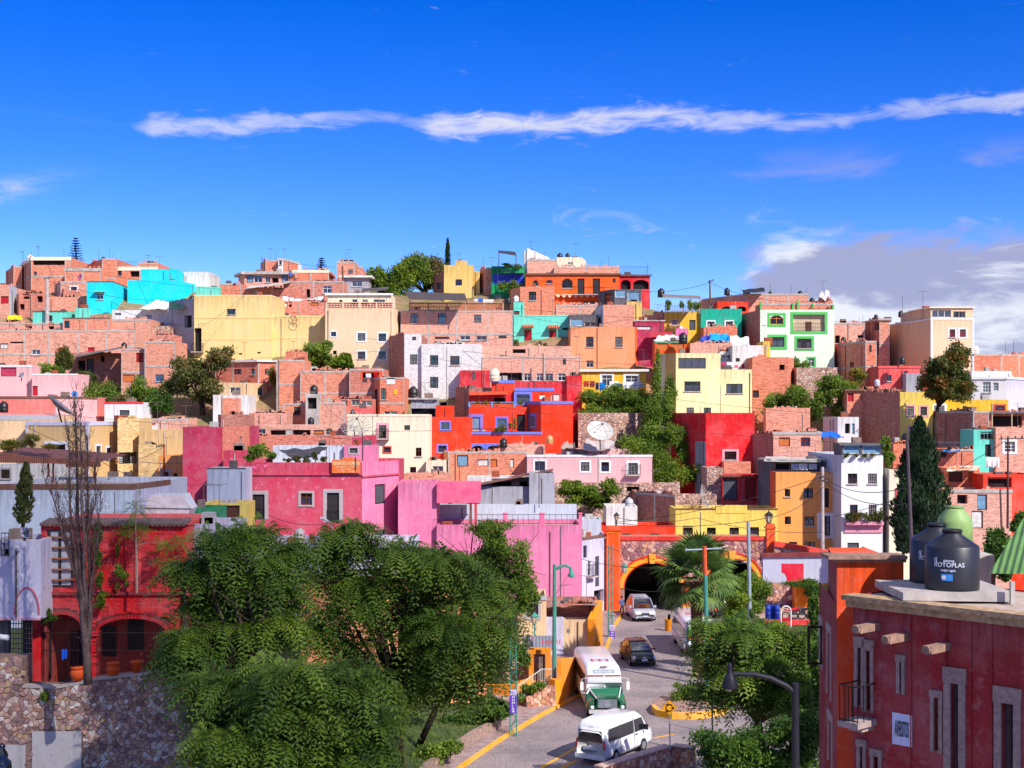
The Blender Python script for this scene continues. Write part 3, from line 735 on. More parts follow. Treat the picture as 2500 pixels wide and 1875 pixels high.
h('C1','long brick house with brick lattice parapet and net curtains',S2(978,1252),758,880,'brkp',[(1002,765,1021,789,'cI'),(1070,765,1088,790,'cI'),(1157,768,1175,788,'n'),(1123,820,1148,830,'wI'),(1163,820,1188,830,'wI'),(1217,819,1236,826,'n'),(1062,822,1097,828,'n')],D=170.5,frame=(3.1,2.75),t=7)
h('C1s','narrow brick passage house beside the beige house',S2(962,985),765,835,'brkd',[(972,785,976,800,'O')],D=172)
h('C2','whitewashed brick house with four dark windows',[(949,6),(987,0),(1029,0)],816,985,'brkd',[(1001,865,1019,890,'n'),(1006,822,1016,831,'r')],mats=['brkw'],D=160,t=5)
h('C2b','lower wing of the whitewashed brick house with yellow curtain',S2(1029,1175),840,985,'brkw',[(1050,867,1070,891,'I'),(1099,869,1122,891,'n'),(1050,920,1070,947,'kc')],D=159.5,t=6,rebar=2)
# ---- centre left slope
h('C3','brick house with white tile eave and three dark windows',[(525,3),(630,0),(674,1)],879,945,'brkr',[(571,901,590,914),(613,901,623,914),(647,901,661,915)],D=161.5,frame=(3.4,2.7),cap=('offw',.2,.25))
h('C4','cream house corner with barred white window',[(520,0),(597,0),(652,5)],934,985,'sand*.5',[(561,946,587,961,'wc'),(629,948,642,966,'t')],D=156.5,t=4)
h('C5','white block shell with bare brick infill panel',S2(520,609),964,1050,'offw*.8',[],D=151.5,t=4)
h('C6','brick house with tall stair head and no windows',S2(675,743),878,1000,'brko',[],D=157,frame=(3.2,2.6),rebar=3)
h('C6b','blank brick wall house with thin concrete ties',S2(733,855),905,1000,'brko',[],D=156,frame=(3.6,2.4),t=5)
h('C6c','small brick stair head above the windowless brick house',S2(697,742),858,890,'brko',[],D=158.5,t=3)
h('C7','brick house with orange loggia and hanging washing',S2(853,936),900,990,'brkr',[(884,908,927,924,'O')],D=154.5,frame=(3.4,2.6))
h('C8','brick house with tall dark windows and a yellow tile panel',[(905,3),(928,0),(987,0)],921,1025,'brko',[(930,948,943,975,'kI'),(914,950,922,975,'kI'),(938,1004,970,1012,'w')],D=152.5,frame=(3.3,2.7))
h('C9','brick tank tower house with open room under the tank',S2(694,780),985,1045,'brko',[(718,993,734,1014,'k')],D=151,t=4,frame=True)
h('C9t','concrete frame tower carrying a black water tank',S2(746,778),962,1030,'conc',[(751,971,773,998,'O')],D=149,t=2.2)
h('C9b','brick wall with round top edge right of the tank tower',S2(779,843),982,1065,'brkp',[],D=150,frame=True,t=4)
h('C9c','shack row with tin roofs and pale blue curtains',S2(815,912),974,1012,'brkr',[(833,977,848,992,'w'),(858,976,878,990,'wc'),(882,978,908,991,'wc')],D=150.6,t=3)
h('C10','rough brick row with teal windows and small arched window',S2(598,850),1037,1075,'brkp',[(599,1049,619,1062,'tI'),(631,1048,648,1060,'t'),(660,1050,758,1062,'O'),(766,1050,790,1062,'E'),(795,1046,813,1062,'wA')],D=141,t=4)
h('C10b','tumbled brick terrace with laundry and blue bucket',S2(608,700),1008,1050,'brkp',[],D=146,t=4)
h('C11','faded brick roof wall behind the pink hotel terrace',S2(610,858),1064,1100,'brkr',[],D=134,t=3)
h('C12','small red box room on the cream house roof',S2(867,911),997,1025,'coral',[],D=143.5,t=2)
h('C13','cream white house with balcony door and barred windows',[(848,0),(921,0),(1047,0)],1012,1185,'ivory*.2',[(925,1038,943,1070,'nPL'),(987,1038,1001,1050,'n'),(1015,1093,1029,1114,'n'),(937,1092,953,1104,'nQ'),(1001,1140,1016,1156,'p')],D=138.5,t=5,cap=('ivory',.2,.04))
h('C13b','low cream wing with a barred window under the red house',S2(1040,1087),1124,1185,'ivory*.2',[(1056,1138,1082,1156,'wc')],D=137,t=4)
h('C13c','open roof shelter with concrete floor left of the red house',S2(1003,1066),972,1030,'grey*.6',[(1004,997,1062,1016,'O'),(1032,972,1060,985,'W')],D=147.5,t=4,cap=('conc',.15,.3))
# ---- skyline, centre
h('D1','ochre plastered house with one dark window under the thin cypress',[(1084,0),(1156,0)],647,750,'ochre*.9',[(1112,682,1128,697,'n')],D=191,t=6)
h('D1b','brick and tarp lean-to on the shaded side of the ochre house',[(1058,4),(1084,1)],668,740,'brkd',[(1066,690,1076,706,'U')],D=193,t=3)
h('D1c','small roof block on top of the ochre house',S2(1112,1140),636,655,'ochre*.9',[],D=193,t=3)
h('D1d','thin yellow house strip beside the ochre house',S2(1157,1171),663,740,'ochre*.5',[],D=192)
h('D2','narrow brick house between ochre and green houses',[(1171,3),(1184,0),(1200,0)],653,745,'brk',[],D=191.5,t=5,frame=(3,2.6))
h('D3','green and blue house with planted balcony and awning',S2(1200,1281),650,745,'green*.3',[(1204,674,1224,690,'bc'),(1228,672,1250,692,'b'),(1252,672,1276,692,'b'),(1228,642,1274,655,'O'),(1206,720,1222,736,'w')],D=190,t=6)
h('D4','grey concrete gable wall at the highest point of the skyline',S2(1280,1300),612,690,'offw*.7',[],D=196,t=9)
h('D5','pale brick top house under the concrete gable',S2(1287,1358),633,690,'brkp',[],D=194,frame=(3.0,2.2),rebar=3)
h('D6','cream rooftop house with two black tanks on the skyline',[(1359,0),(1420,0),(1431,5)],628,665,'ivory*.4',[(1385,640,1399,645,'w')],D=197,t=5)
h('D7','long brick parapet above the orange house',S2(1353,1514),651,690,'brkp',[],D=192.5,t=5,frame=(4.2,3),rebar=3)
h('D8','vivid orange house with arched windows and iron balcony',S2(1283,1512),668,800,'orange*.2',[(1300,684,1315,698,'kA'),(1333,683,1349,692,'kA'),(1372,680,1398,703,'kAI'),(1410,680,1427,719,'kK'),(1447,680,1465,719,'kK'),(1424,735,1453,743,'kA'),(1496,680,1503,690,'k')],D=187.5,t=6,cap=('brown',.18,.25),parapet=.1)
h('D8b','dark red loggia wing with railed roof terrace',S2(1512,1587),671,760,'crimson*.4',[(1516,683,1540,706,'OA'),(1546,683,1584,706,'OA')],D=188,t=6,cap=('brown',.18,.25))
h('D9','salmon brick cube house with net curtain window',[(1245,4),(1270,0),(1354,0)],700,785,'salmon*.7',[(1291,712,1309,733,'c')],mats=['brko'],D=180,t=5)
h('D10','low brick wall under the orange house balcony',S2(1357,1474),744,790,'brkp',[],D=180.5,t=4,frame=(4,3))
h('D11','aqua house with two red doors under tile awnings',S2(1254,1394),770,860,'aqua*.2',[(1280,805,1298,842,'RT'),(1341,806,1359,842,'RT'),(1373,800,1390,806,'O')],D=175,t=5,cap=('aqua',.1,.03))
h('D11b','small aqua stair block with a white tank',S2(1254,1280),738,780,'aqua*.2',[(1255,759,1268,768,'J')],D=177,t=3)
h('D12','grey corrugated roof hut beside the salmon house',S2(1389,1460),768,810,'dgrey*.6',[(1392,778,1424,796,'wH'),(1427,786,1456,797,'w')],D=173.5,t=3)
h('D13','pale brick upper storey above the salmon house',[(1457,4),(1473,0),(1549,0)],744,812,'slate',[(1462,776,1467,792,'b')],mats=['brkp'],D=172.6,t=5)
h('D13b','olive and grey glazed rooftop room behind the brick storey',[(1464,3),(1500,0),(1566,0)],706,770,'dgrey*.5',[(1502,708,1528,726,'wH'),(1532,712,1562,734,'wH'),(1476,716,1494,744,'J')],D=178,t=4)
h('D13c','ochre wall with a square patch right of the brick storey',S2(1530,1567),736,800,'ochre*.6',[],D=176.5,t=3)
h('D14','salmon orange house with purple curtains',[(1393,0),(1550,0),(1586,7)],798,915,'salmon*.25',[(1431,822,1449,847,'pI'),(1502,822,1520,847,'pI'),(1431,880,1449,897,'w')],mats=['orange*.5'],D=166.5,t=5)  # right side takes a deeper orange, its shade painted in
h('D15','yellow house with washing hung under a white roof edge',[(1420,0),(1577,0)],902,985,'mustard*.3',[(1469,916,1494,942,'wSc'),(1527,917,1556,940,'wSc')],D=157.5,t=5,cap=('offw',.25,.3))
h('D16','wide brick house with a row of sliding windows',S2(1177,1418),870,960,'brkp',[(1219,910,1275,929,'O'),(1279,912,1296,930,'w'),(1310,912,1325,930,'w'),(1331,912,1350,930,'w'),(1362,912,1381,930,'w'),(1374,876,1382,890,'k')],D=160.5,frame=(4,2.6),t=5)
h('D16b','crumbling brick terrace below the aqua house',S2(1176,1394),845,890,'brkp',[(1252,852,1283,862,'O')],D=165,t=4)
h('D17','dark red rooftop room with tin roof left of the cream tank',[(1123,0),(1145,0),(1196,0)],904,965,'crimson*.7',[(1153,908,1160,928,'n')],D=158,t=4)
# ---- the big red house: several blocks that step down the slope
h('E1','faded crimson back wall above the red house with blue trim',[(1256,0),(1384,0),(1421,0)],930,1085,'crimson*.6*coral',[(1352,962,1368,978,'wW')],D=153.2,t=4)
h('E1b','tall faded crimson end wall above the ivy bank',S2(1384,1421),917,1085,'crimson*.6*coral',[],D=152.6,t=5)
h('E2','orange red attic block with lilac blue coping',[(1200,0),(1255,0)],929,1000,'redor*.15',[],D=152.8,t=3,cap=('blue',.3,.05))
h('E2b','dark brick side room with stone coping left of the attic block',[(1112,3),(1145,0),(1200,0)],946,1000,'brkd',[],D=153.4,t=3)
h('E3','orange red room with blue framed window and lilac coping',S2(1258,1352),948,1010,'redor*.15',[(1261,963,1293,984,'bBc'),(1345,962,1350,980,'W')],D=151.5,t=3,cap=('blue',.3,.05))
h('E4','red terrace room under a tin awning with flower pots',S2(1145,1260),962,1000,'crimson*.2',[(1206,965,1234,982,'O')],D=151.8,t=2)
h('E5','orange red middle house with blue door and potted plants',[(1145,0),(1260,0),(1287,0)],994,1124,'redor*.15',[(1151,1018,1172,1052,'wHB'),(1214,1022,1236,1048,'bBc'),(1262,1012,1282,1052,'kK')],D=149,t=4)
h('E6','orange red right house block with lilac blue coping',[(1285,3.4),(1321,0),(1399,0)],980,1090,'redor*.15',[(1294,1016,1307,1041,'bB')],mats=['redor*.15'],D=146.5,t=4,cap=('blue',.28,.05))
h('E7','orange red left house with blue framed windows and square chimney block',[(1049,0),(1150,0)],1018,1140,'redor*.2',[(1077,1031,1097,1048,'bB'),(1070,1088,1090,1104,'bB')],D=143.5,t=5)
h('E7b','square orange red chimney block on the left house',S2(1064,1106),990,1030,'redor*.2',[],D=144.5,t=3)
h('E8','orange red terrace front with two blue arches',S2(1149,1322),1055,1140,'redor*.15',[(1152,1088,1180,1106,'kAB'),(1190,1088,1220,1106,'rAB')],D=144.5,t=3.5,cap=('blue',.22,.07),parapet=.6)
h('E9','low brick house with blue sliding window below the red house',[(1084,3),(1094,0),(1287,0)],1102,1175,'brko',[(1116,1111,1143,1139,'kH'),(1166,1121,1197,1138,'rW'),(1198,1121,1214,1140,'rE'),(1245,1120,1255,1142,'W')],D=139.5,frame=(4.4,3),t=4)
h('E9b','rubble brick heap room with the black corrugated tank',S2(1215,1330),1086,1120,'brkp',[],D=141.5,t=3)
h('E10','pale pink house with white framed windows and small balcony',S2(1287,1592),1111,1178,'palepink*.15',[(1306,1126,1330,1149,'Sc'),(1418,1128,1439,1150,'Sc'),(1468,1128,1487,1151,'Sc'),(1534,1130,1557,1158,'ScL')],D=137.5,t=6,cap=('white',.18,.05),deep=.3)
h('E10b','pink roof parapet blocks with breeze block vents',S2(1372,1540),1096,1120,'palepink*.3',[(1385,1098,1400,1104,'w'),(1402,1099,1420,1104,'w')],D=140,t=3)
h('E11','rubble stone basement wall under the pale pink house',S2(1287,1660),1178,1300,'stone',[(1530,1183,1561,1200,'O')],D=136,t=5,name='stone_wall',cat='wall')
# ---- cream tower house and neighbours
h('F1','weathered cream tower house with wide dark window',[(1611,2.2),(1624,1.5),(1650,0),(1759,0)],862,1060,'cream*.6',[(1656,874,1723,900,'n'),(1671,931,1710,955,'kcI'),(1676,995,1694,1015,'kc'),(1718,995,1736,1008,'kc')],mats=['ochre*.8','cream*.6'],D=148.5,t=5)  # left side painted ochre, with its shade worked into the colour
h('F1b','lower wing of the weathered cream house',S2(1759,1836),902,1060,'cream*.6',[(1773,937,1813,960,'kcI')],D=148.5,t=5)
h('F2','bright red cube house with one pink framed window',[(1650,5),(1723,0),(1842,0)],1008,1160,'red*.4',[(1769,1102,1798,1122,'PI')],mats=['red*.4*coral'],D=139.5,t=4)
h('F2b','grey concrete buttress at the foot of the red cube house',[(1688,3),(1724,0)],1078,1165,'grey*.6',[],D=139,t=1,deep=1)
h('F2c','brick planter wall with flower pots before the red cube',S2(1767,1833),1127,1150,'brko',[],D=138,t=1.5,name='planter_wall',cat='wall',deep=.5)
h('F2d','shaded red shed with grey doors under the red cube',[(1764,0),(1850,0),(1862,0)],1160,1250,'crimson*.6',[(1766,1168,1800,1222,'U'),(1820,1168,1846,1222,'J')],D=133,t=4,cap=('brown',.15,.3))
h('F2e','rubble pier left of the red shed',S2(1726,1765),1142,1260,'stone',[],D=134,t=4,name='stone_wall',cat='wall')
h('F3','white pink house with tall narrow black door',S2(1788,1863),843,945,'offw*.3',[(1796,874,1806,883,'n'),(1845,883,1859,922,'kU')],D=157,t=5)
h('F3b','grey sliding window room left of the white pink house',S2(1757,1789),858,920,'offw*.5',[(1759,866,1787,882,'wc')],D=158.5,t=4)
h('F3c','mustard wall strip with coral patch beside the white pink house',S2(1863,1880),833,935,'mustard*.7*coral',[],D=158,t=4)
h('F4','brick house with square hole window right of the white pink house',[(1837,0),(1925,0),(1938,3)],872,1025,'brko',[(1903,890,1916,903,'O'),(1837,953,1853,971,'nK')],D=153,t=5,frame=False)
h('F5','mint white house with green window frames',[(1812,7),(1856,0),(2037,0)],756,915,'brkd',[(1880,770,1912,792,'oGA'),(1936,768,2014,809,'OG'),(1880,823,1915,847,'kGc'),(1946,827,1981,850,'kGc'),(1973,875,1988,895,'wG')],mats=['mint*.15'],D=163.5,t=6)
h('F5b','brick roof parapet of the mint house with green posts',S2(1858,2036),741,790,'brko',[],D=165,t=4,frame=(3.6,3))
h('F6','brick roof storey lined with black tanks behind the mint house',[(1717,8),(1820,0),(1975,0)],717,780,'brk',[],D=175,t=5,frame=(2.6,3),rebar=4)
h('F6b','brick tank stand with pink rag at the roof corner of the mint house',S2(1998,2033),733,790,'brk',[],D=167,t=3)
h('F7','orange parapet house with dark arches behind the teal house',S2(1751,1827),736,800,'redor*.4',[(1762,748,1788,760,'OA'),(1800,748,1822,760,'OA')],D=173,t=5)
h('F8','teal house with two white framed windows',S2(1711,1811),754,850,'teal*.25',[(1727,785,1744,797,'S'),(1772,785,1789,798,'Sc')],D=168.5,t=5)
h('F9','yellow house with planted veranda under a tin roof',[(1566,9),(1622,0),(1713,0)],762,850,'brkd',[(1640,782,1654,793,'nP'),(1683,781,1698,806,'kU')],mats=['mustard*.6'],D=169,t=5)
h('F10','dark red tin shed behind the salmon house',S2(1550,1622),782,850,'magenta*.8',[(1552,796,1590,806,'W')],D=167.5,t=3,cap=('conc',.12,.1))
h('F10b','orange lattice screen house with teal posts',S2(1599,1676),834,890,'orange*.4',[(1604,838,1632,854,'oEg'),(1638,838,1670,854,'oEg')],D=161,t=3,cap=('teal',.12,.04))
h('F11','small brick yard with pink towel below the teal house',S2(1718,1800),798,850,'brko',[],D=165.5,t=3)
h('F11b','blank brick wall with tarpaulins behind the cream tower',S2(1685,1789),838,890,'brkp',[],D=160,t=4)
h('F12','bare brick house edge right of the mint house',S2(2038,2112),788,890,'brkp',[(2039,819,2051,838,'O'),(2094,818,2108,824,'O')],D=166,t=5,frame=(3,2.6),rebar=2)
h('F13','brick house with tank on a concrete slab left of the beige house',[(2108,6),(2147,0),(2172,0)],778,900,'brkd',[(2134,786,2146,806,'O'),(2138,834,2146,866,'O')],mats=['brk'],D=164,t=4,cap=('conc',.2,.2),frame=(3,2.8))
h('F13b','lower brick house with shaded side and slit windows',[(2047,6),(2113,0),(2140,0)],832,960,'brk',[(2122,842,2128,860,'n'),(2126,892,2131,908,'k'),(2075,884,2084,900,'O')],mats=['brko'],D=158,t=4,frame=(3.4,2.8))
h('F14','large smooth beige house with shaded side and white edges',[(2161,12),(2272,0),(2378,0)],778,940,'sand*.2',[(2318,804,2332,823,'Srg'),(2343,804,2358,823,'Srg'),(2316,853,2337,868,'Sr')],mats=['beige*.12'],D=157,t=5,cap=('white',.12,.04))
h('F14b','top floor strip window storey of the beige house',[(2222,6),(2272,0),(2375,0)],750,800,'sand*.2',[(2275,757,2322,775,'wr'),(2327,760,2357,776,'wr')],mats=['beige*.12'],D=157.4,t=4,cap=('ivory',.1,.2))
h('F15','coral red house with small white window',[(2145,0),(2192,0),(2246,0)],894,965,'coral*.5',[(2165,915,2177,931,'wI'),(2206,906,2216,911,'k')],D=154,t=4,cap=('coral',.2))
h('F15b','grey slanted concrete stair block beside the coral house',S2(2212,2250),912,965,'grey*.5',[],D=152.5,t=3)
h('F16','orange brick house on the right skyline',[(2370,0),(2445,0),(2530,4)],864,960,'brko',[],D=157,t=7,frame=(4,2.8),rebar=1)
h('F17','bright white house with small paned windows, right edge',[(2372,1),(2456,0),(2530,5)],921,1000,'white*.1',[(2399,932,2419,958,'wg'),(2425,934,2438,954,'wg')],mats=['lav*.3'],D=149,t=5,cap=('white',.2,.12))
h('F17b','white roof terrace blocks above the bright white house',S2(2372,2470),906,930,'white*.1',[],D=151.5,t=4)
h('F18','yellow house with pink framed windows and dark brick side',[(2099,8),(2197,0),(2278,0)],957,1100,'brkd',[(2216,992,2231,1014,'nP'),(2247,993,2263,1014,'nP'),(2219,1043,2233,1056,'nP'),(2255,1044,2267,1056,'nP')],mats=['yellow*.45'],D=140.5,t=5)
h('F18b','orange yellow wall house behind the leaning tree',S2(2278,2462),976,1062,'mustard*.4',[(2280,990,2306,1009,'wSc'),(2350,991,2360,1003,'w'),(2430,991,2452,1002,'nQ')],D=143.5,t=4)
h('F18c','rubble bank under the orange yellow wall',S2(2278,2352),1034,1090,'stone',[],D=141.6,t=2,name='stone_wall',cat='wall')
h('F19','brick and wood shack with red side above the dark brick wall',S2(2068,2200),951,1010,'brko',[(2103,966,2121,977,'oE'),(2070,960,2084,980,'R')],D=148,t=4,cap=('brown',.12,.3))
h('F20','tiny white hut with open doorway above the blue tarpaulin',[(2025,3),(2045,0),(2097,0)],1018,1075,'offw*.3',[(2063,1034,2076,1058,'O'),(2080,1034,2087,1060,'H')],D=140,t=3)
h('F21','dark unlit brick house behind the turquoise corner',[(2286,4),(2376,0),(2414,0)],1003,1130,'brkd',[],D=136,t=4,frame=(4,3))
h('F21b','veranda house with flat roof and iron posts, right edge',S2(2400,2530),1006,1060,'brkr',[(2420,1016,2496,1042,'O')],D=138,t=4,cap=('dgrey',.15,.6))
h('F22','turquoise corner house with small barred balcony',S2(2377,2431),1049,1160,'aqua*.4',[(2405,1085,2420,1115,'nK'),(2393,1052,2428,1074,'O')],D=132,t=4)
h('F23','brick house with white and blue window, right edge',S2(2431,2530),1044,1160,'brkp',[(2452,1078,2478,1104,'wSg')],D=131.5,t=4)
h('F24','small brick house with solar panel and blue basin',S2(2294,2378),1096,1180,'brko',[(2296,1104,2311,1116,'K')],D=129.5,t=4,frame=(3.6,3))
h('F25','brick house heaped with junk under a cream roof sheet',S2(2312,2392),1143,1230,'brko',[(2316,1152,2350,1176,'N'),(2364,1153,2378,1176,'E')],D=124,t=4)
h('F26','brick house with two blue curtained doorways, lower right',S2(2310,2470),1196,1320,'brkp',[(2337,1208,2362,1230,'O'),(2386,1207,2410,1245,'kH'),(2372,1247,2400,1290,'W')],D=119,t=4,cap=('conc',.25))
h('F27','orange red house at the right edge behind bare branches',S2(2400,2530),1158,1330,'redor*.5',[(2412,1165,2470,1190,'O')],D=121,t=4)
h('F28','brick house with red framed window and shutters',[(1888,0),(2005,0)],1055,1150,'brkp',[(1902,1068,1929,1090,'rE'),(1955,1068,1978,1090,'rc')],D=137,t=4,cap=('conc',.25))
h('F28b','dark maroon brick house left of the shuttered brick house',[(1838,3),(1887,0)],1060,1175,'brkd',[],D=136.5,t=3,mats=['brkd'])
h('F29','tall apricot orange house with black framed windows',[(1872,5),(1894,0),(2055,0)],1152,1345,'orange*.5',[(1916,1194,1929,1212,'k'),(1962,1192,1985,1216,'kc'),(1916,1261,1931,1280,'k'),(1964,1261,1988,1283,'kc'),(2003,1192,2024,1239,'kK'),(2003,1260,2027,1306,'kcS'),(1926,1323,1946,1345,'n'),(1966,1323,1990,1345,'n')],mats=['apricot*.2'],D=124.5,t=5)
h('F29b','roof room with blue washing on the apricot house',[(1864,2),(1888,0),(2010,0)],1121,1165,'dgrey*.5',[(1894,1130,1928,1146,'O'),(1930,1131,1998,1146,'H')],D=127,t=3,cap=('conc',.12,.4))
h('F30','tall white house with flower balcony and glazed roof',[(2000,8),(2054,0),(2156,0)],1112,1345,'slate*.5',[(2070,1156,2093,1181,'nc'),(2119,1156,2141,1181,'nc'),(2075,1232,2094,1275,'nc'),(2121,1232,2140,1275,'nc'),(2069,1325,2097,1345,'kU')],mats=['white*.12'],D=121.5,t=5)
h('F30b','glazed roof gallery of the tall white house',S2(2055,2155),1083,1130,'dgrey',[(2060,1087,2100,1108,'wH'),(2106,1087,2150,1108,'wH')],D=122.5,t=3,cap=('dgrey',.15,.25))
h('F31','narrow cream house left of the big cypress',S2(2171,2222),1146,1330,'ivory*.2',[(2192,1200,2204,1240,'Qk'),(2190,1256,2204,1290,'Qk')],D=121,t=4)
h('F31b','brick chimney room above the narrow cream house',S2(2181,2220),1083,1160,'brko',[(2204,1095,2214,1115,'k')],D=124,t=3)
h('F31c','dark orange slit wall between white and cream houses',S2(2157,2172),1150,1330,'brkd',[],D=123,t=3)
# ---- just above the tunnel
h('G1','long yellow house with raised parapet above the tunnel',S2(1649,1898),1242,1330,'yellow*.25',[(1668,1288,1691,1311,'kX'),(1726,1288,1748,1311,'O'),(1781,1288,1804,1311,'kc'),(1830,1287,1853,1311,'kc')],D=123.5,t=5,cap=('brown',.1,.03),deep=.4)
h('G1b','raised middle parapet of the long yellow house',S2(1748,1824),1234,1250,'yellow*.25',[],D=123.46,t=.4,deep=.1,name='parapet',cat='parapet')
h('G2','low red house with slot windows above the tunnel',S2(1466,1649),1283,1330,'redor*.2',[(1519,1303,1540,1311,'k'),(1586,1303,1611,1311,'k')],D=123.2,t=4,deep=.4)
h('G3','shaded brown brick house behind the low red house',[(1550,5),(1649,0)],1208,1300,'brkd',[],D=127.5,t=4,frame=(3.5,2.6),mats=['brkd'],deep=.4)
h('G3b','rubble yard wall with the leaning dish',S2(1650,1750),1208,1260,'stone',[],D=130,t=2,name='stone_wall',cat='wall')
h('G4','stained white wall house with the zinc tank',S2(1480,1556),1236,1310,'offw*.8',[],D=126.5,t=4,deep=.4)
# ------------------------------------------------------------------ stones, arches and other masonry
def clip_poly(poly,px,py,nx,ny):
    out=[];n=len(poly)
    for i in range(n):
        a,b=poly[i],poly[(i+1)%n]
        da=(a[0]-px)*nx+(a[1]-py)*ny;db=(b[0]-px)*nx+(b[1]-py)*ny
        if da<=0:out.append(a)
        if(da<0<db)or(db<0<da):
            t=da/(da-db);out.append((a[0]+(b[0]-a[0])*t,a[1]+(b[1]-a[1])*t))
    return out
def stone_mats(kind):
    cols=dict(pink=[(206,146,136),(220,170,150),(176,118,120),(214,156,122),(186,140,146),(230,192,176),(160,110,112)],
                rough=[(208,174,158),(188,150,142),(222,196,182),(200,166,132),(176,140,138),(230,214,204),(194,148,134),(206,160,140),(160,126,120)],
                warm=[(226,170,140),(206,140,116),(236,196,168),(190,130,110),(216,160,120)])[kind]
    return[plain(c,.95,0,.4,.15,5.0)for c in cols]
def stones(parent,s,u0,v0,u1,v1,size,inside,kind='pink',gap=.018,proud=.05,asp=1.25,maxparts=290,seed=1,name='stone'):
    """irregular stones with recessed joints laid on wall s"""
    rr=random.Random(seed);sx,sy=size*asp,size;nu=int((u1-u0)/sx)+2;nv=int((v1-v0)/sy)+2
    seeds={}
    for i in range(-1,nu+1):
        for j in range(-1,nv+1):
            seeds[i,j]=(u0+(i+.5+(.5 if j%2 else 0)+rr.uniform(-.42,.42))*sx,v0+(j+.5+rr.uniform(-.42,.42))*sy)
    ml=stone_mats(kind);cells=[]
    for(i,j),(x,y)in seeds.items():
        if not inside(x,y):continue
        poly=[(x-2*sx,y-2*sy),(x+2*sx,y-2*sy),(x+2*sx,y+2*sy),(x-2*sx,y+2*sy)]
        for di in(-2,-1,0,1,2):
            for dj in(-2,-1,0,1,2):
                q=seeds.get((i+di,j+dj))
                if q is None or(di==0 and dj==0):continue
                dx,dy=q[0]-x,q[1]-y;l=math.hypot(dx,dy)
                poly=clip_poly(poly,x+dx/2-dx/l*gap/2,y+dy/2-dy/l*gap/2,dx/l,dy/l)
        if len(poly)<3:continue
        poly=[(min(max(a+rr.uniform(-.07,.07)*size,u0),u1),min(max(b+rr.uniform(-.07,.07)*size,v0),v1))for a,b in poly]
        ar=abs(sum(poly[k][0]*poly[(k+1)%len(poly)][1]-poly[(k+1)%len(poly)][0]*poly[k][1]for k in range(len(poly))))/2
        if ar<size*size*.08:continue
        cells.append((ar,x,y,poly))
    cells.sort(key=lambda c:-c[0])
    def one(mb,c,mi):
        _,x,y,poly=c;pr=proud*rr.uniform(.35,1.3);n=len(poly);cx=sum(p[0]for p in poly)/n;cy=sum(p[1]for p in poly)/n
        tx,ty=rr.uniform(-.02,.02),rr.uniform(-.02,.02)
        out=[s.P(a,b,-.02)for a,b in poly];mid=[s.P(cx+(a-cx)*.97,cy+(b-cy)*.97,pr*.6)for a,b in poly]
        inn=[s.P(cx+(a-cx)*.78,cy+(b-cy)*.78,pr+tx*(a-cx)/size+ty*(b-cy)/size)for a,b in poly]
        for k in range(n):
            k2=(k+1)%n;mb.face([out[k],out[k2],mid[k2],mid[k]],mi);mb.face([mid[k],mid[k2],inn[k2],inn[k]],mi)
        mb.face(inn,mi)
    for c in cells[:maxparts]:
        mb=MB();one(mb,c,0);mb.build(name,rr.choice(ml),parent)
    if cells[maxparts:]:
        mb=MB()
        for c in cells[maxparts:]:one(mb,c,rr.randrange(len(ml)))
        prop(mb.build('small_stones',ml,parent),kind='stuff')
def arch_top(u,a):  # height of the underside of arch a at u, or None
    uc,hw,vs_,rise=a[:4];q=(u-uc)/hw
    return None if abs(q)>=1 else vs_+rise*math.sqrt(max(0,1-q*q))
def arch_wall(mb,s,arches,depth,mi=0,mrev=0,step=.14,v1=None):
    """wall s pierced by arches that reach its foot; soffits run back by depth"""
    us={0.0,s.len}
    for a in arches:
        n=22
        for k in range(n+1):us.add(a[0]-a[1]*math.cos(math.pi*k/n))
    us=sorted(u for u in us if 0<=u<=s.len);H=s.h if v1 is None else v1
    def bottom(u,um):
        for a in arches:
            if abs(um-a[0])<a[1]:
                q=max(-1,min(1,(u-a[0])/a[1]));return a[2]+a[3]*math.sqrt(max(0,1-q*q)),a
        return 0.0,None
    for u,w in zip(us,us[1:]):
        if w-u<1e-6:continue
        um=(u+w)/2;b0,a=bottom(u,um);b1,_=bottom(w,um)
        mb.face([s.P(u,b0),s.P(w,b1),s.P(w,H),s.P(u,H)],mi,[(u,b0),(w,b1),(w,H),(u,H)])
        if a:mb.face([s.P(u,b0),s.P(u,b0,-depth),s.P(w,b1,-depth),s.P(w,b1)],mrev)
    for a in arches:
        for sg in(-1,1):
            u=a[0]+sg*a[1];mb.face([s.P(u,0),s.P(u,0,-depth),s.P(u,a[2],-depth),s.P(u,a[2])][::sg],mrev)
def arch_ring(parent,s,a,r0,r1,w0,w1,mat,name,n=17,gap=.0):
    uc,hw,vs_,rise=a[:4];mb=MB()
    for k in range(n):
        t0=math.pi*k/n+gap;t1=math.pi*(k+1)/n-gap
        q=[(uc-(hw+r)*math.cos(t),vs_+(rise+r)*math.sin(t))for t,r in((t0,r0),(t0,r1),(t1,r1),(t1,r0))]
        mb.prism([s.P(u,v,w0)for u,v in q][::-1],s.n*(w1-w0))
    return mb.build(name,mat,parent)

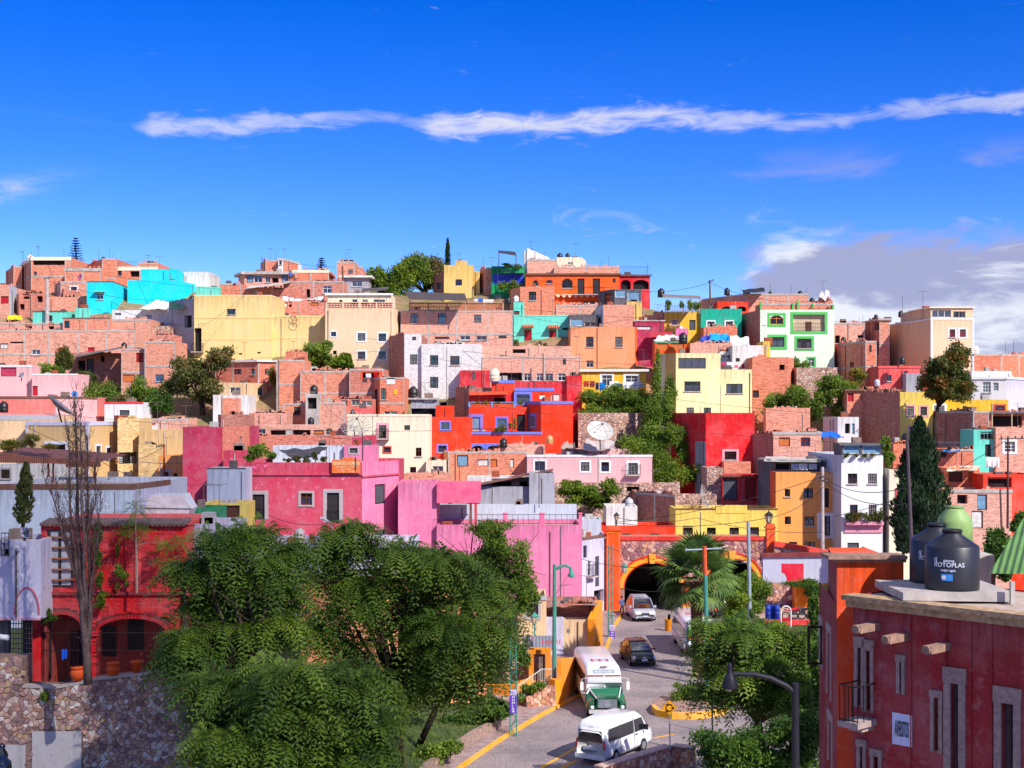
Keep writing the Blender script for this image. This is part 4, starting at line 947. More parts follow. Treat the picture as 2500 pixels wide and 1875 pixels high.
# ------------------------------------------------------------------ pink houses and what stands round them
h('P0','faded crimson block with purple stains behind the pink house',[(446,0),(543,0),(609,7)],1042,1240,'magenta*.8*rose',[(585,1066,590,1088,'w')],D=121,t=5,mats=['brkr'])
h('P0b','squat dark brick tank room on the crimson block',[(532,1),(540,0),(596,0)],1012,1060,'brkd',[],D=127,t=4)
h('P0c','flaking crimson wall stub beside the pink house',S2(545,600),1100,1180,'rose*.9*pink',[],D=117.5,t=3)
h('P0d','pale plastered wall with pipe left of the pink house',S2(505,598),1143,1260,'slate*.4',[],D=108,t=3,cap=('dgrey',.06,.03))
h('P0e','small yellow brick scroll front house with brown shutter',S2(496,603),1228,1330,'yellow*.8',[(526,1234,585,1284,'N')],D=95,t=3)
h('P0f','green canvas shelter left of the scroll front house',S2(462,530),1240,1300,'green*.9',[],D=90,t=3)
h('P1','rose pink inn with white framed openings and paler side',[(597,0),(884,0),(973,5)],1129,1480,'rose*.5*pink',[(617,1207,646,1268,'kKYX'),(734,1204,762,1233,'nYI'),(798,1203,828,1275,'kKYX'),(915,1182,941,1230,'U'),(915,1294,941,1320,'U')],mats=['pink*.5'],D=112,t=6)
h('P1t','corrugated pale terrace room behind the planted parapet',S2(666,841),1088,1150,'slate*.3',[],D=120,t=3)
h('P1u','pink roof block with small grey window',S2(840,917),1087,1150,'pink*.4',[(854,1094,873,1106,'UY')],D=119.5,t=3)
h('P1v','rose stair block behind the pink roof block',S2(859,914),1063,1150,'rose*.6',[],D=123,t=2)
h('P2','plain pink wall house stepping down beside the inn',S2(972,1066),1177,1480,'pink*.6',[],D=113.5,t=5)
h('P3','long pink wall house with railed roof terrace',S2(1066,1421),1281,1475,'pink*.5',[],D=113,t=6)
h('P3b','white blue terrace back wall behind the pink railing',S2(1066,1408),1232,1300,'slate*.15',[],D=119.4,t=1)
h('P5','rough grey rendered house behind the pink terrace',S2(1171,1300),1188,1260,'grey*.9',[],D=123,t=4)
h('P5b','taller grey block with rust stain and pipe',S2(1292,1354),1155,1260,'grey*.9',[],D=122.4,t=4)
h('P5c','open loft under a raked tin roof behind the grey house',S2(1140,1292),1165,1200,'offw*.6',[(1200,1168,1288,1186,'O')],D=126,t=4)
h('P5d','pale brick strip roof with junk left of the tin loft',S2(985,1100),1158,1200,'brkp',[],D=128,t=4)
h('P6','narrow white house with iron balcony beside the tunnel',[(1421,0),(1476,3)],1313,1475,'lav*.4',[(1424,1332,1433,1362,'k'),(1435,1370,1442,1405,'kL'),(1453,1358,1463,1432,'kU'),(1450,1440,1474,1470,'O')],D=115,t=4,cap=('brown',.15,.1))
h('P6b','pale upper wall above the narrow white house',S2(1421,1468),1268,1330,'slate*.2',[],D=118.5,t=3)
# behind the big trees
h('Q1','grey lilac plank fronted house half hidden by trees',S2(540,1010),1325,1560,'lav*.7',[(862,1336,876,1350,'O'),(745,1312,760,1320,'k')],D=92,t=6)
h('Q2','apricot wall house glimpsed between the trees',S2(735,1140),1428,1760,'salmon*.4',[(960,1600,985,1650,'kK')],D=84,t=5)
h('Q3','salmon gable house end beside the green shrubs',[(1100,0),(1186,1)],1618,1760,'salmon*.3',[],D=77,t=4)
h('Q4','shabby cream cottage with dark square window',S2(1266,1334),1456,1560,'sand*.8',[(1286,1474,1314,1507,'nY')],D=95,t=4,cap=('grey',.25))
h('Q4b','ruined brick hut with broken tile roof',S2(1333,1464),1474,1560,'brkd',[],D=98,t=4)
h('Q4c','stained cream hut wall with tiny window',S2(1374,1453),1513,1620,'sand*1.0',[(1383,1535,1391,1547,'n')],D=96.5,t=1.3)
h('Q4d','graffiti plaster pier beside the ruined hut',S2(1333,1376),1511,1600,'lav*1.0',[],D=96,t=1)
def mid_bits():
    # apricot gate pier and walls along the pavement
    g=empty('gateway',W(1318,1680,84),'orange plaster gateway with planked door on the steps','gateway')
    s=Seg(((1291-HX)/F*84,84),((1345-HX)/F*84,84),zat(1690,84),zat(1586,84));mb=MB()
    om=paint((250,150,14),.4)
    wall_faces(mb,s,[s.rect(1303,1597,1331,1662)+(.4,)],0,1);sbox(mb,s,0,s.len,0,s.h,-.8,-.45)
    mb.build('frame',[om,DARK()],g);r=s.rect(1303,1597,1331,1662)
    n=7
    for k in range(n):
        mb=MB();sbox(mb,s,r[0]+(r[2]-r[0])*k/n+.008,r[0]+(r[2]-r[0])*(k+1)/n-.008,r[1],r[3],-.2,-.16);mb.build('plank',plain((150,128,120),.9,0,.4),g)
    def lowwall(label,pts,y0,y1,D0,D1,mat,th=.25):
        a=((pts[0]-HX)/F*D0,D0);b=((pts[1]-HX)/F*D1,D1)
        s=Seg(a,b,0,1);mb=MB();z00,z01=y0;z10,z11=y1  # rows: top at both ends, foot at both ends
        t0,t1,f0,f1=zat(z00,D0),zat(z01,D1),zat(z10,D0)-.6,zat(z11,D1)-.6
        q=[Vector((a[0],a[1],f0)),Vector((b[0],b[1],f1)),Vector((b[0],b[1],t1)),Vector((a[0],a[1],t0))]
        mb.prism(q,-s.n*th);return prop(mb.build('wall',mat,None),label,'wall',None,'thing'),s
    lowwall('orange pavement wall beside the bus',(1370,1424),(1607,1604),(1732,1690),80,86,om)
    lowwall('narrow orange pier end of the pavement wall',(1355,1371),(1660,1658),(1732,1726),79.6,80,om,.5)
    lowwall('orange curved step wall left of the gateway',(1185,1260),(1672,1672),(1705,1712),83,82,om)
    lowwall('rising orange stair wall under the gateway',(1258,1302),(1668,1655),(1712,1690),82.4,83,om)
    lowwall('tall orange corner pier behind the bus',(1452,1471),(1512,1466),(1610,1600),96,98,om,.5)
    w,s=lowwall('dry rubble stone wall left of the gateway',(1195,1292),(1625,1618),(1672,1672),85,85.4,stone_far())
    # tin sheets over the gateway
    mb=MB();s=Seg(((1275-HX)/F*86,86),((1352-HX)/F*86,86),zat(1588,86),zat(1552,86));sbox(mb,s,0,s.len,0,s.h,-.04,0)
    o=prop(mb.build('tin_fence',corrugated((150,156,168),.2),None),'grey tin sheet fence with red lettering above the gateway','fence')
    text_on(o,s,'HERRE',s.len*.62,s.h*.42,.42,(226,40,70));text_on(o,s,'VERA',s.len*.02,s.h*.66,.28,(226,40,70))
    # stair with rubble side
    st=empty('stair',W(1320,1740,79),'rubble stone stair with white handrail up to the gateway','stairs')
    s=Seg(((1285-HX)/F*79,79),((1356-HX)/F*79.6,79.6),0,zat(1680,79));mb=MB()
    pts=[(0,0),(s.len,0),(s.len,s.h),(s.len*.55,s.h),(0,s.h*.45)]
    mb.prism([s.P(u,v)for u,v in pts],-s.n*1.2);mb.build('base',plain((150,120,108),.95),st)
    ins=lambda u,v:0<u<s.len and 0<v<(s.h if u>s.len*.55 else s.h*(.45+u/(s.len*.55)*.55))
    stones(st,s,0,0,s.len,s.h,.26,ins,'warm',seed=5)
    mb=MB();q=[W(1266,1712,79),W(1323,1672,80),W(1356,1672,80.5)];up=[p+UP*.9 for p in q]
    mb.tube(up,.025,6);mb.tube([p+UP*.1 for p in q],.02,6)
    for i in range(18):
        t=i/17*2;k=min(1,int(t));f_=t-k;a=q[k].lerp(q[k+1],f_);b=up[k].lerp(up[k+1],f_);mb.tube([a,b],.013,4)
    mb.build('handrail',plain((214,214,206),.5),st)
TXT={}
def text_mesh(body,size,bold=0.0):
    k=(body,size,bold)
    if k in TXT:return TXT[k]
    c=bpy.data.curves.new('lettering','FONT');c.body=body;c.size=size;c.extrude=.004;c.offset=bold;c.resolution_u=3
    o=bpy.data.objects.new('lettering',c);COL.objects.link(o);dg=bpy.context.evaluated_depsgraph_get();dg.update()
    me=bpy.data.meshes.new_from_object(o.evaluated_get(dg));bpy.data.objects.remove(o);me.materials.clear();TXT[k]=me;return me
def text_at(parent,O,ux,uy,body,size,col,bold=0.0,mat=None,wide=None):
    """flat lettering with its baseline starting at O"""
    me=text_mesh(body,size,bold).copy();me.materials.append(mat or plain(col,.6,0,.1))
    n=ux.cross(uy);v=np.array([x.co[:]for x in me.vertices]);kx=1.0
    if wide and len(v):kx=wide/max(1e-6,v[:,0].max()-v[:,0].min())
    root=parent
    while root.parent is not None:root=root.parent
    o0=Vector(root.location)if root is not parent or root.type=='EMPTY' else Vector(parent.location)
    for x in me.vertices:
        c=x.co.copy();x.co=O+ux*c.x*kx+uy*c.y+n*c.z-o0
    ob=bpy.data.objects.new('lettering',me);COL.objects.link(ob);ob.parent=parent;return ob
def text_on(parent,s,body,u,v,size,col,w=.006,bold=0.0,wide=None):return text_at(parent,s.P(u,v,w),s.ux,UP,body,size,col,bold,None,wide)
mid_bits()
def pink_bits():
    R=HOUSES['P1']['root'];S0,S1=HOUSES['P1']['S'][:2]
    mb=MB()
    for s,(xa,ya)in((S0,(740,1158)),(S1,(930,1160))):
        v=s.hit(xa,ya)[1];sbox(mb,s,-.05,s.len+.04,v-.07,v+.05,-.05,.12)
    mb.build('cornice',paint((196,60,84),.5),R)
    b=empty('roof_room',W(1118,1228,113),'rose textured roof room on posts over the pink terrace','roof room')
    s=Seg(((1066-HX)/F*113,113.05),((1171-HX)/F*113,113.05),zat(1228,113),zat(1181,113));mb=MB();sbox(mb,s,0,s.len,0,s.h,-5,0);mb.build('wall',paint((236,90,130),.7),b)
    for x in(1146,1158):
        mb=MB();s2=Seg(((x-HX)/F*113,113.1),((x+6-HX)/F*113,113.1),zat(1282,113),zat(1228,113));sbox(mb,s2,0,s2.len,-.3,s2.h,-.25,0);mb.build('post',paint((120,60,50)if x<1150 else(220,40,50),.4),b)
    R3=HOUSES['P3']['root'];s3=HOUSES['P3']['S'][0]
    for xa,xb in((1067,1145),(1164,1228),(1238,1317),(1328,1413)):
        u0,u1=s3.hit(xa,1280)[0],s3.hit(xb,1280)[0];railing(R3,s3,u0,u1,s3.h+.02,.78,-.1,.42,False)
    for xa,xb in((1228,1239),(1317,1329),(1413,1421)):
        u0,u1=s3.hit(xa,1280)[0],s3.hit(xb,1280)[0];mb=MB();sbox(mb,s3,u0,u1,s3.h-.05,s3.h+.85,-.3,-.003);sbox(mb,s3,u0-.04,u1+.04,s3.h+.85,s3.h+.95,-.34,.04);mb.build('parapet_post',paint((240,112,150),.4),R3)
    # the inn's orange sign
    sg=empty('inn_sign',W(846,1155,111.7),'weathered orange painted sign standing on the pink inn parapet','sign')
    s=Seg(((810-HX)/F*111.7,111.7),((880-HX)/F*111.7,111.7),zat(1155,111.7),zat(1122,111.7));mb=MB()
    sbox(mb,s,0,s.len,0,s.h,-.06,0);sbox(mb,s,s.len*.36,s.len*.86,s.h,s.h+.16,-.06,0);mb.build('board',paint((226,104,22),.8),sg)
    cr=(250,226,170)
    text_on(sg,s,'POSADA DE LA CONDESA',.06,s.h*.62,.34,cr,.008,.004,s.len-.14)
    text_on(sg,s,'HAB. C/BAÑO, T.V. Y CABLE',.3,s.h*.42,.15,cr,.008,0,s.len-.6);text_on(sg,s,'ENTRADA',.75,s.h*.25,.14,cr,.008,0,.8);text_on(sg,s,'TEL. 2 34 62',.75,s.h*.07,.16,cr,.008,0,1.0)
pink_bits()
# ------------------------------------------------------------------ street, kerbs, pavements
def flat(py,z=0.0):return(ZC-z)*F/(py-HY)
def G(px,py,z=0.0):
    D=flat(py,z);return Vector(((px-HX)/F*D,D,z))
def cobble_mat():
    m,N,L,b=newmat('cobbles');P=posn(N,L)
    v=N.new('ShaderNodeTexVoronoi');v.inputs['Scale'].default_value=8.5;L.new(P,v.inputs['Vector'])
    e=N.new('ShaderNodeTexVoronoi');e.feature='DISTANCE_TO_EDGE';e.inputs['Scale'].default_value=8.5;L.new(P,e.inputs['Vector'])
    sc_=N.new('ShaderNodeSeparateColor');L.new(v.outputs['Color'],sc_.inputs[0])
    s=mixnode(N,L,sc_.outputs[0],alb((160,144,142)),alb((182,164,160)))
    s=mixnode(N,L,rampn(N,L,e.outputs['Distance'],0,.08,1,0),s,alb((116,104,104)))
    n=noise_n(N,L,P,.25,5,.6);s=mixnode(N,L,rampn(N,L,n,.42,.66,0,.7),s,alb((112,104,110)))
    n2=noise_n(N,L,P,3,5,.7);s=mixnode(N,L,rampn(N,L,n2,.5,.8,0,.6),s,alb((188,172,164)))
    L.new(s,b.inputs['Base Color']);b.inputs['Roughness'].default_value=.75;bump_n(N,L,b,rampn(N,L,e.outputs['Distance'],0,.2),.6,.03)
    return m
def poly_obj(name,pts,mat,label=None,kind='structure',thick=None):
    mb=MB()
    if thick:mb.prism([Vector(p)-UP*thick for p in pts],UP*thick)
    else:mb.face(pts,0,[(p.x,p.y)for p in pts])
    o=mb.build(name,mat,None);o['kind']=kind
    if label:o['label']=label
    return o
def ribbon(name,line,w,z,mat,label,height=.13,wtop=None,kind='structure'):
    mb=MB();L_=[]
    for i,p in enumerate(line):
        t=(line[min(i+1,len(line)-1)]-line[max(i-1,0)]).normalized();n=Vector((-t.y,t.x,0));L_.append((p,p+n*w))
    for(a,b),(c,d)in zip(L_,L_[1:]):
        A,B,C,Dd=[Vector((q.x,q.y,z))for q in(a,b,c,d)];H=UP*height
        mb.face([A+H,C+H,Dd+H,B+H]);mb.face([A,C,C+H,A+H]);mb.face([B,B+H,Dd+H,Dd])
    for a,b in(L_[0],L_[-1]):
        A,B=Vector((a.x,a.y,z)),Vector((b.x,b.y,z));mb.face([A,B,B+UP*height,A+UP*height])
    o=mb.build(name,mat,None);return prop(o,label,None,None,kind)
YEL=lambda:paint((250,170,10),.6)
def make_street():
    cm=cobble_mat()
    poly_obj('road',[Vector((-14,20,0)),Vector((60,20,0)),Vector((60,118.2,0)),Vector((22,118.2,0)),Vector((22,148.5,0)),Vector((8,148.5,0)),Vector((8,118.2,0)),Vector((-14,118.2,0))],cm,'grey pink cobbled street running into the tunnel')
    kl=[G(1060,1925),G(1130,1876),G(1230,1806),G(1330,1746),G(1420,1700),G(1462,1640),G(1486,1580),G(1503,1530),G(1518,1508),G(1521,1494)]
    ribbon('kerb',kl,.22,.0,YEL(),'yellow painted kerb along the pavement')
    pave=[p+Vector((-.2,.12,.112))for p in kl]+[Vector((kl[-1].x-3,118,.112)),Vector((-3.2,92,.112)),Vector((-6.5,80,.112)),Vector((-11,58,.112))]
    poly_obj('pavement',pave,plain((176,150,146),.9,0,.4,.2,2.0),'pinkish stone pavement on the tree side of the street')
    for i,(a,b)in enumerate((((1312,1880),(1405,1826)),((1352,1884),(1408,1857)),((1595,1802),(1645,1793)))):
        A,B=G(*a),G(*b);t=(B-A).normalized();n=Vector((-t.y,t.x,0))*.09
        mb=MB();mb.face([q+UP*.006 for q in(A-n,B-n,B+n,A+n)]);prop(mb.build('road_marking',YEL(),None),None,None,None,'structure')
    isl=[G(1590,1736),G(1600,1748),G(1640,1756),G(1690,1757),G(1740,1752),G(1778,1742)]
    ribbon('kerb',isl,.25,0,YEL(),'yellow curved kerb of the planted traffic island',.36)
    top=[p+Vector((0,.2,.33))for p in isl]+[G(1800,1690,.33),G(1700,1682,.33),G(1610,1700,.33)]
    poly_obj('island',top,plain((176,140,126),.95,0,.4,.2,3.0),'paved traffic island with a clipped bush',thick=.3)
    # low wall along the planted bank, and the bank itself
    lw=[G(1020,1930,.1),G(1050,1890,.1),G(1160,1812,.1),G(1228,1776,.1)]
    w_=ribbon('low_wall',lw,.3,0,plain((176,146,134),.95,0,.4,.15,6.0),'low stone edging wall of the planted bank',.62,kind='thing');w_['category']='wall'
    bank=[p+Vector((-.3,.1,0))for p in lw];n=9;mb=MB();rows=[]
    for k in range(n+1):
        t=k/n;rows.append([Vector((p.x*(1-t)+(-46)*t,p.y+8*t,.5+2.6*min(1,t*1.6)+.15*math.sin(k*2.1+i*1.7)))for i,p in enumerate([Vector((-9,45,0))]+bank+[Vector((-1.5,90,0))])])
    for r,q in zip(rows,rows[1:]):
        for i in range(len(r)-1):mb.face([r[i],q[i],q[i+1],r[i+1]])
    prop(mb.build('planted_bank',ground_mat('bank',(84,92,50),(60,84,40),(112,96,70),1.2),None),'grassy planted bank under the big trees',None,None,'structure')
make_street()
def make_tunnel():
    D=118;x0,x1=1466,1871
    a=((x0-HX)/F*D,D);b=((x1-HX)/F*D,D);H=zat(1319,D)
    s=Seg(a,b,0,H);t=empty('tunnel_portal',Vector(((a[0]+b[0])/2,D,0)),'rubble stone tunnel portal with two orange trimmed arches','tunnel portal')
    U=lambda px:s.hit(px,1400)[0];V=lambda py:zat(py,D)
    A=[(U(1592),(U(1660)-U(1525))/2,V(1436),V(1374)-V(1436)),(U(1787),(U(1850)-U(1724))/2,V(1432),V(1365)-V(1432))]
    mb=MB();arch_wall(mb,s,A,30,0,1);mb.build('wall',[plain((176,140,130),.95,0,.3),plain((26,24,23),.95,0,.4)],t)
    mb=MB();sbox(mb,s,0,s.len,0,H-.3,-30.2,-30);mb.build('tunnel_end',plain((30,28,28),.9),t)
    tl=MB()
    sbox(tl,s,-.3,s.len+.1,H,H+.02,-6,-.4);tl.build('deck',plain((170,140,120),.9),t)
    ins=lambda u,v:U(1516)<u<U(1869)and .05<v<H-.02 and not any(((u-q[0])/(q[1]+.72))**2+(max(0,v-q[2])/(q[3]+.72))**2<1 for q in A)
    stones(t,s,0,0,s.len,H,.33,ins,'pink',.022,.06,1.2,290,3)
    orm,ylm,rdm=paint((240,84,20),.3),paint((255,164,30),.35),paint((226,50,20),.3)
    for q in A:
        arch_ring(t,s,q,-.001,.1,-.3,.10,rdm,'arch_rim');arch_ring(t,s,q,.1,.48,-.1,.09,ylm,'arch_band',15,.0);arch_ring(t,s,q,.48,.62,-.1,.14,rdm,'arch_rim')
        mb=MB();k0=q[2]+q[3];mb.prism([s.P(q[0]-.2,k0-.05,.05),s.P(q[0]+.2,k0-.05,.05),s.P(q[0]+.3,k0+.72,.05),s.P(q[0]-.3,k0+.72,.05)],s.n*.18);mb.build('keystone',ylm,t)
    mb=MB();sbox(mb,s,U(1505),s.len,H,H+.3,-.4,.12);mb.build('coping',paint((226,44,24),.3),t)
    def pilaster(px0,px1,y0,y1,lab='pilaster'):
        mb=MB();u0,u1=U(px0),U(px1);va,vb=V(y1),V(y0)
        sbox(mb,s,u0,u1,va,vb,-.3,.3);sbox(mb,s,u0-.08,u1+.08,vb,vb+.14,-.38,.38);sbox(mb,s,u0+.03,u1-.03,vb+.14,vb+.4,-.28,.28)
        o=mb.build(lab,orm,t);mb=MB();m_=.1;w=.305
        for(p,q_)in(((u0+m_,va+.2),(u0+m_,vb-.15)),((u1-m_,va+.2),(u1-m_,vb-.15)),((u0+m_,vb-.15),(u1-m_,vb-.15)),((u0+m_,va+.2),(u1-m_,va+.2))):
            mb.tube([s.P(*p,w),s.P(*q_,w)],.022,5)
        mb.build('yellow_line',ylm,o)
    pilaster(1870,1891,1290,1354);pilaster(1480,1514,1295,1495);pilaster(1661,1680,1440,1478)
    mb=MB();sbox(mb,s,U(1659),U(1682),0,V(1478),-.3,.36);mb.build('pilaster_foot',ylm,t)
    # lamp glow inside the left bore
    mb=MB();p=s.P(A[0][0]+.2,A[0][2]+A[0][3]-.35,-6);mb.box(p-Vector((.25,.1,.05)),p+Vector((.25,.1,.05)));prop(mb.build('tunnel_lamp',emit((255,236,200),6),None),'lit lamp under the vault of the tunnel bore','lamp')
    # wing wall to the right
    def wing(name,label,poly,D,mat,th=.5,cat='wall'):
        mb=MB();mb.prism([W(x,y,D)for x,y in poly],(0,th,0));return prop(mb.build(name,mat,None),label,cat,None,'thing')
    wing('wall','stone wing wall under the sloping red coping',[(1891,1420),(2030,1420),(2030,1355),(1891,1332)],117,stone_far())
    wing('coping','sloping red coping of the wing wall',[(1891,1334),(2040,1358),(2040,1346),(1891,1322)],116.8,paint((240,70,50),.3),.8,'coping')
    wing('wall','grey plastered wall with a red painted patch',[(1863,1424),(2075,1424),(2075,1356),(1863,1358)],112,paint((186,188,206),.6))
    wing('wall_patch','crimson curved paint patch on the grey wall',[(1921,1420),(1962,1420),(1962,1376),(1908,1376),(1908,1398),(1915,1400),(1920,1409)],111.99,paint((214,24,54),.3),.05,'paint patch')
    wing('roof_edge','maroon roof edge along the grey wall top',[(1860,1360),(2080,1358),(2080,1349),(1860,1352)],111.8,paint((130,40,40),.4),.7,'coping')
    q=wing('wall','rubble wall under the grey plastered wall',[(1872,1495),(1946,1495),(1946,1424),(1872,1424)],111.5,plain((150,124,110),.95))
    s2=Seg(((1872-HX)/F*111.5,111.5),((1946-HX)/F*111.5,111.5),zat(1495,111.5),zat(1424,111.5));stones(q,s2,0,0,s2.len,s2.h,.3,lambda u,v:0<u<s2.len and 0<v<s2.h,'pink',.03,.05,1.3,200,9)
    wing('pier','bright orange plastered pier beside the rubble wall',[(1943,1490),(1979,1490),(1979,1434),(1943,1434)],110,paint((255,128,16),.3),1.6,'pier')
    wing('wall','low red edged forecourt wall behind the trees',[(1866,1526),(2008,1526),(2008,1514),(1866,1514)],103,paint((220,60,56),.5),.4)
    wing('forecourt','raised stone forecourt with drums and motorcycles',[(1865,1580),(2010,1580),(2010,1518),(1865,1518)],103.4,stone_far(),8,'forecourt')
    # stone wall bottom right of the van
    fw=empty('front_wall',G(1600,1860),'pink rubble parapet wall in front of the white van','wall')
    P0,P1,P2=((1470-HX)/F*62,62),((1640-HX)/F*66,66),((1692-HX)/F*65.6,65.6)
    for i,(a,b)in enumerate(((P0,P1),(P1,P2))):
        s3=Seg(a,b,-.2,.98);mb=MB();sbox(mb,s3,0,s3.len,0,s3.h,-.4,0);mb.build('core',plain((150,110,96),.95),fw)
        stones(fw,s3,0,0,s3.len,s3.h-.02,.25,lambda u,v:0<u<s3.len and 0<v<s3.h,'warm',.025,.04,1.2,180,20+i)
        mb=MB();sbox(mb,s3,0,s3.len,s3.h,s3.h+.07,-.45,.05);mb.build('coping',plain((214,180,164),.9),fw)
make_tunnel()

def bank_grass():
    r=np.random.default_rng(8);n=16000;u=r.uniform(0,1,n)**.8;y=r.uniform(52,84,n);edge=np.interp(y,[50,58,66,72,78],[-8.2,-4.6,-2.9,-1.6,-.9]);x=edge-.4-u*14
    z=.5+2.6*np.minimum(1,(edge-x)/42*1.6);p=np.stack([x,y,z],1);d=nrm(r.normal(size=(n,3))*.5+np.array([0,0,1.0]));sd=nrm(np.cross(d,r.normal(size=(n,3))));L_=r.uniform(.12,.38,(n,1));w=.03
    V=np.stack([p-sd*w,p+sd*w,p+sd*w*.5+d*L_*.6,p+d*L_+sd*.02],1);me=fast_mesh('grass',V,4,LM['mid'](),r.uniform(0,.9,n));prop(link_mesh('grass',me),'short grass on the planted bank under the trees',None,None,'stuff')
# ------------------------------------------------------------------ near left: red brick house, retaining wall
def red_house():
    D=60;k=F/D;X=lambda px:(px-HX)/F*D;V=lambda py:zat(py,D)
    z0=V(1690);root=empty('red_house',Vector((X(277),D,z0)),'red painted brick house with arched porch and climbing plants','house')
    s=Seg((X(100),D),(X(455),D),z0,V(1278));U=lambda px:s.hit(px,1500)[0];Y=lambda py:V(py)-z0
    A=[(U(152),(U(203)-U(102))/2,Y(1542),Y(1500)-Y(1542)),(U(323),(U(405)-U(242))/2,Y(1542),Y(1510)-Y(1542))]
    red=paint((120,12,20),.5);win=s.rect(122,1298,176,1428)
    mb=MB();arch_wall(mb,s,A,.35,0,0);rb=[f for f in mb.f]
    wall_back=MB()
    # upper window opening is a box set on the wall, built as a framed recess
    mb2=MB();H=s.h
    sbox(mb2,s,0,.12,0,H,-6,-.36);sbox(mb2,s,s.len-.3,s.len,0,H,-6,-.36);sbox(mb2,s,.13,s.len-.31,0,H,-6,-3.0)
    mb.build('wall',[red],root);mb2.build('back_wall',paint((220,84,70),.5),root)
    mb=MB();sbox(mb,s,.13,s.len-.31,Y(1452),Y(1446),-2.99,-.36);mb.build('porch_ceiling',paint((150,40,36),.5),root)
    mb=MB();sbox(mb,s,.13,s.len-.31,-.2,.05,-2.99,-.02);mb.build('porch_floor',plain((190,176,168),.9),root)
    # bricks: courses laid proud of the wall face
    rr=random.Random(4);bw,bh,j=.262,.078,.013;bm=[paint((236,34,40),.5),paint((206,22,32),.6),paint((244,60,60),.5),paint((176,30,38),.7)]
    mb=MB();row=0;v=0.0
    bars=[(win[0]-.02,win[1]-.02,win[2]+.02,win[3]+.02)]
    while v+bh<H:
        u=-rr.uniform(0,bw)if row%2 else 0
        while u<s.len:
            a,b=max(0,u+j/2),min(s.len,u+bw-j/2);um,vm=(a+b)/2,v+bh/2
            bad=b-a<.05 or any(w[0]<b and w[2]>a and w[1]<v+bh and w[3]>v for w in bars)
            for q in A:
                for uu in(a,b):
                    if abs(uu-q[0])<q[1]+.14 and vm<q[2]:bad=bad or abs(uu-q[0])<q[1]
                    if vm>=q[2]-.05 and((uu-q[0])/(q[1]+.17))**2+((max(vm-bh,q[2])-q[2])/(q[3]+.17))**2<1:bad=True
            if not bad:sbox(mb,s,a,b,v+j/2,v+bh-j/2,-.01,rr.uniform(.008,.02),rr.randrange(4)if rr.random()<.4 else 0)
            u+=bw
        v+=bh;row+=1
    prop(mb.build('brick_courses',bm,root),kind='stuff')
    for q in A:arch_ring(root,s,q,.0,.15,-.1,.06,paint((200,18,30),.5),'arch_band',31,.012)
    for px0,px1 in((80,100),(206,241),(402,440)):
        mb=MB();sbox(mb,s,U(px0),U(px1),Y(1552),Y(1544),-.4,.12);sbox(mb,s,U(px0)-.03,U(px1)+.03,Y(1544),Y(1541),-.42,.15);mb.build('pillar_capital',bm[1],root)
    mb=MB();sbox(mb,s,U(80),U(100)-.001,-.3,Y(1498),-.45,.05);mb.build('pillar',bm[0],root)
    mb=MB();sbox(mb,s,0,s.len-.02,Y(1452),Y(1444),-.1,.14);mb.build('ledge',paint((150,30,34),.9),root)
    mb=MB();sbox(mb,s,U(330),U(345),Y(1440),Y(1290),-.05,.06);mb.build('pilaster',bm[2],root)
    # upper window with pale panels and rough wooden bars
    mb=MB();a,b,c,d=win
    for q in((a-.06,a+.04,b,d),(c-.04,c+.06,b,d),(a-.06,c+.06,d,d+.08),(a-.06,c+.06,b-.08,b),((a+c)/2-.1,(a+c)/2+.02,b,d)):sbox(mb,s,*q,-.05,.045)
    wf=mb.build('window',plain((60,52,56),.7),root)
    mb=MB();mb.face([s.P(a,b,.022),s.P(c,b,.022),s.P(c,d,.022),s.P(a,d,.022)]);mb.build('pane',plain((190,188,196),.5),wf)
    for i in range(5):
        v=b+(d-b)*(.1+.2*i);mb=MB();mb.tube([s.P(a-.14,v,.12),s.P((a+c)/2,v+rr.uniform(-.02,.02),.13),s.P(c+.1,v+rr.uniform(-.03,.03),.12)],[.05,.042,.046],7);mb.build('wooden_bar',plain((176,106,66),.9,0,.4),root)
    # porch windows, doors and iron screen
    sb=Seg((X(100),D+2.99),(X(455),D+2.99),z0,V(1278));
    for x0,y0,x1,y1 in((106,1520,133,1585),(172,1540,203,1640),(250,1528,284,1602),(312,1510,350,1588)):
        r=sb.rect(x0,y0,x1,y1);mb=MB();sbox(mb,sb,r[0],r[2],r[1],r[3],.0,.05);o=mb.build('door' if y1>1620 else 'window',plain((44,44,54),.4),root)
        mb=MB()
        for q in range(1,4):sbox(mb,sb,r[0]+(r[2]-r[0])*q/4-.02,r[0]+(r[2]-r[0])*q/4+.02,r[1],r[3],.05,.07)
        for q in range(1,5):sbox(mb,sb,r[0],r[2],r[1]+(r[3]-r[1])*q/5-.02,r[1]+(r[3]-r[1])*q/5+.02,.052,.065)
        mb.build('glazing_bars',plain((30,30,34),.5),o)
    mb=MB()
    for q in A:
        for vv in(Y(1547),Y(1590)):mb.tube([s.P(q[0]-q[1],vv,-.2),s.P(q[0]+q[1],vv,-.2)],.018,4)
        n=30
        for i in range(n+1):
            u=q[0]-q[1]+2*q[1]*i/n;mb.tube([s.P(u,.05,-.2),s.P(u,(arch_top(u,q)or q[2]),-.2)],.007,3)
    mb.build('iron_screen',plain((60,40,42),.7),root)
    # grey tile roof strip
    mb=MB()
    for i in range(34):
        u=s.len*(i+.5)/34;mb.tube([s.P(u,s.h-.03,.22),s.P(u,s.h+.1,-1.0)],.09,6)
    mb.build('roof_tiles',plain((120,100,96),.9,0,.4),root)
    mb=MB();mb.face([s.P(-.1,s.h-.05,.15),s.P(s.len+.05,s.h-.05,.15),s.P(s.len+.05,s.h-.5,-6),s.P(-.1,s.h-.5,-6)]);mb.build('roof',plain((110,96,92),.95),root)
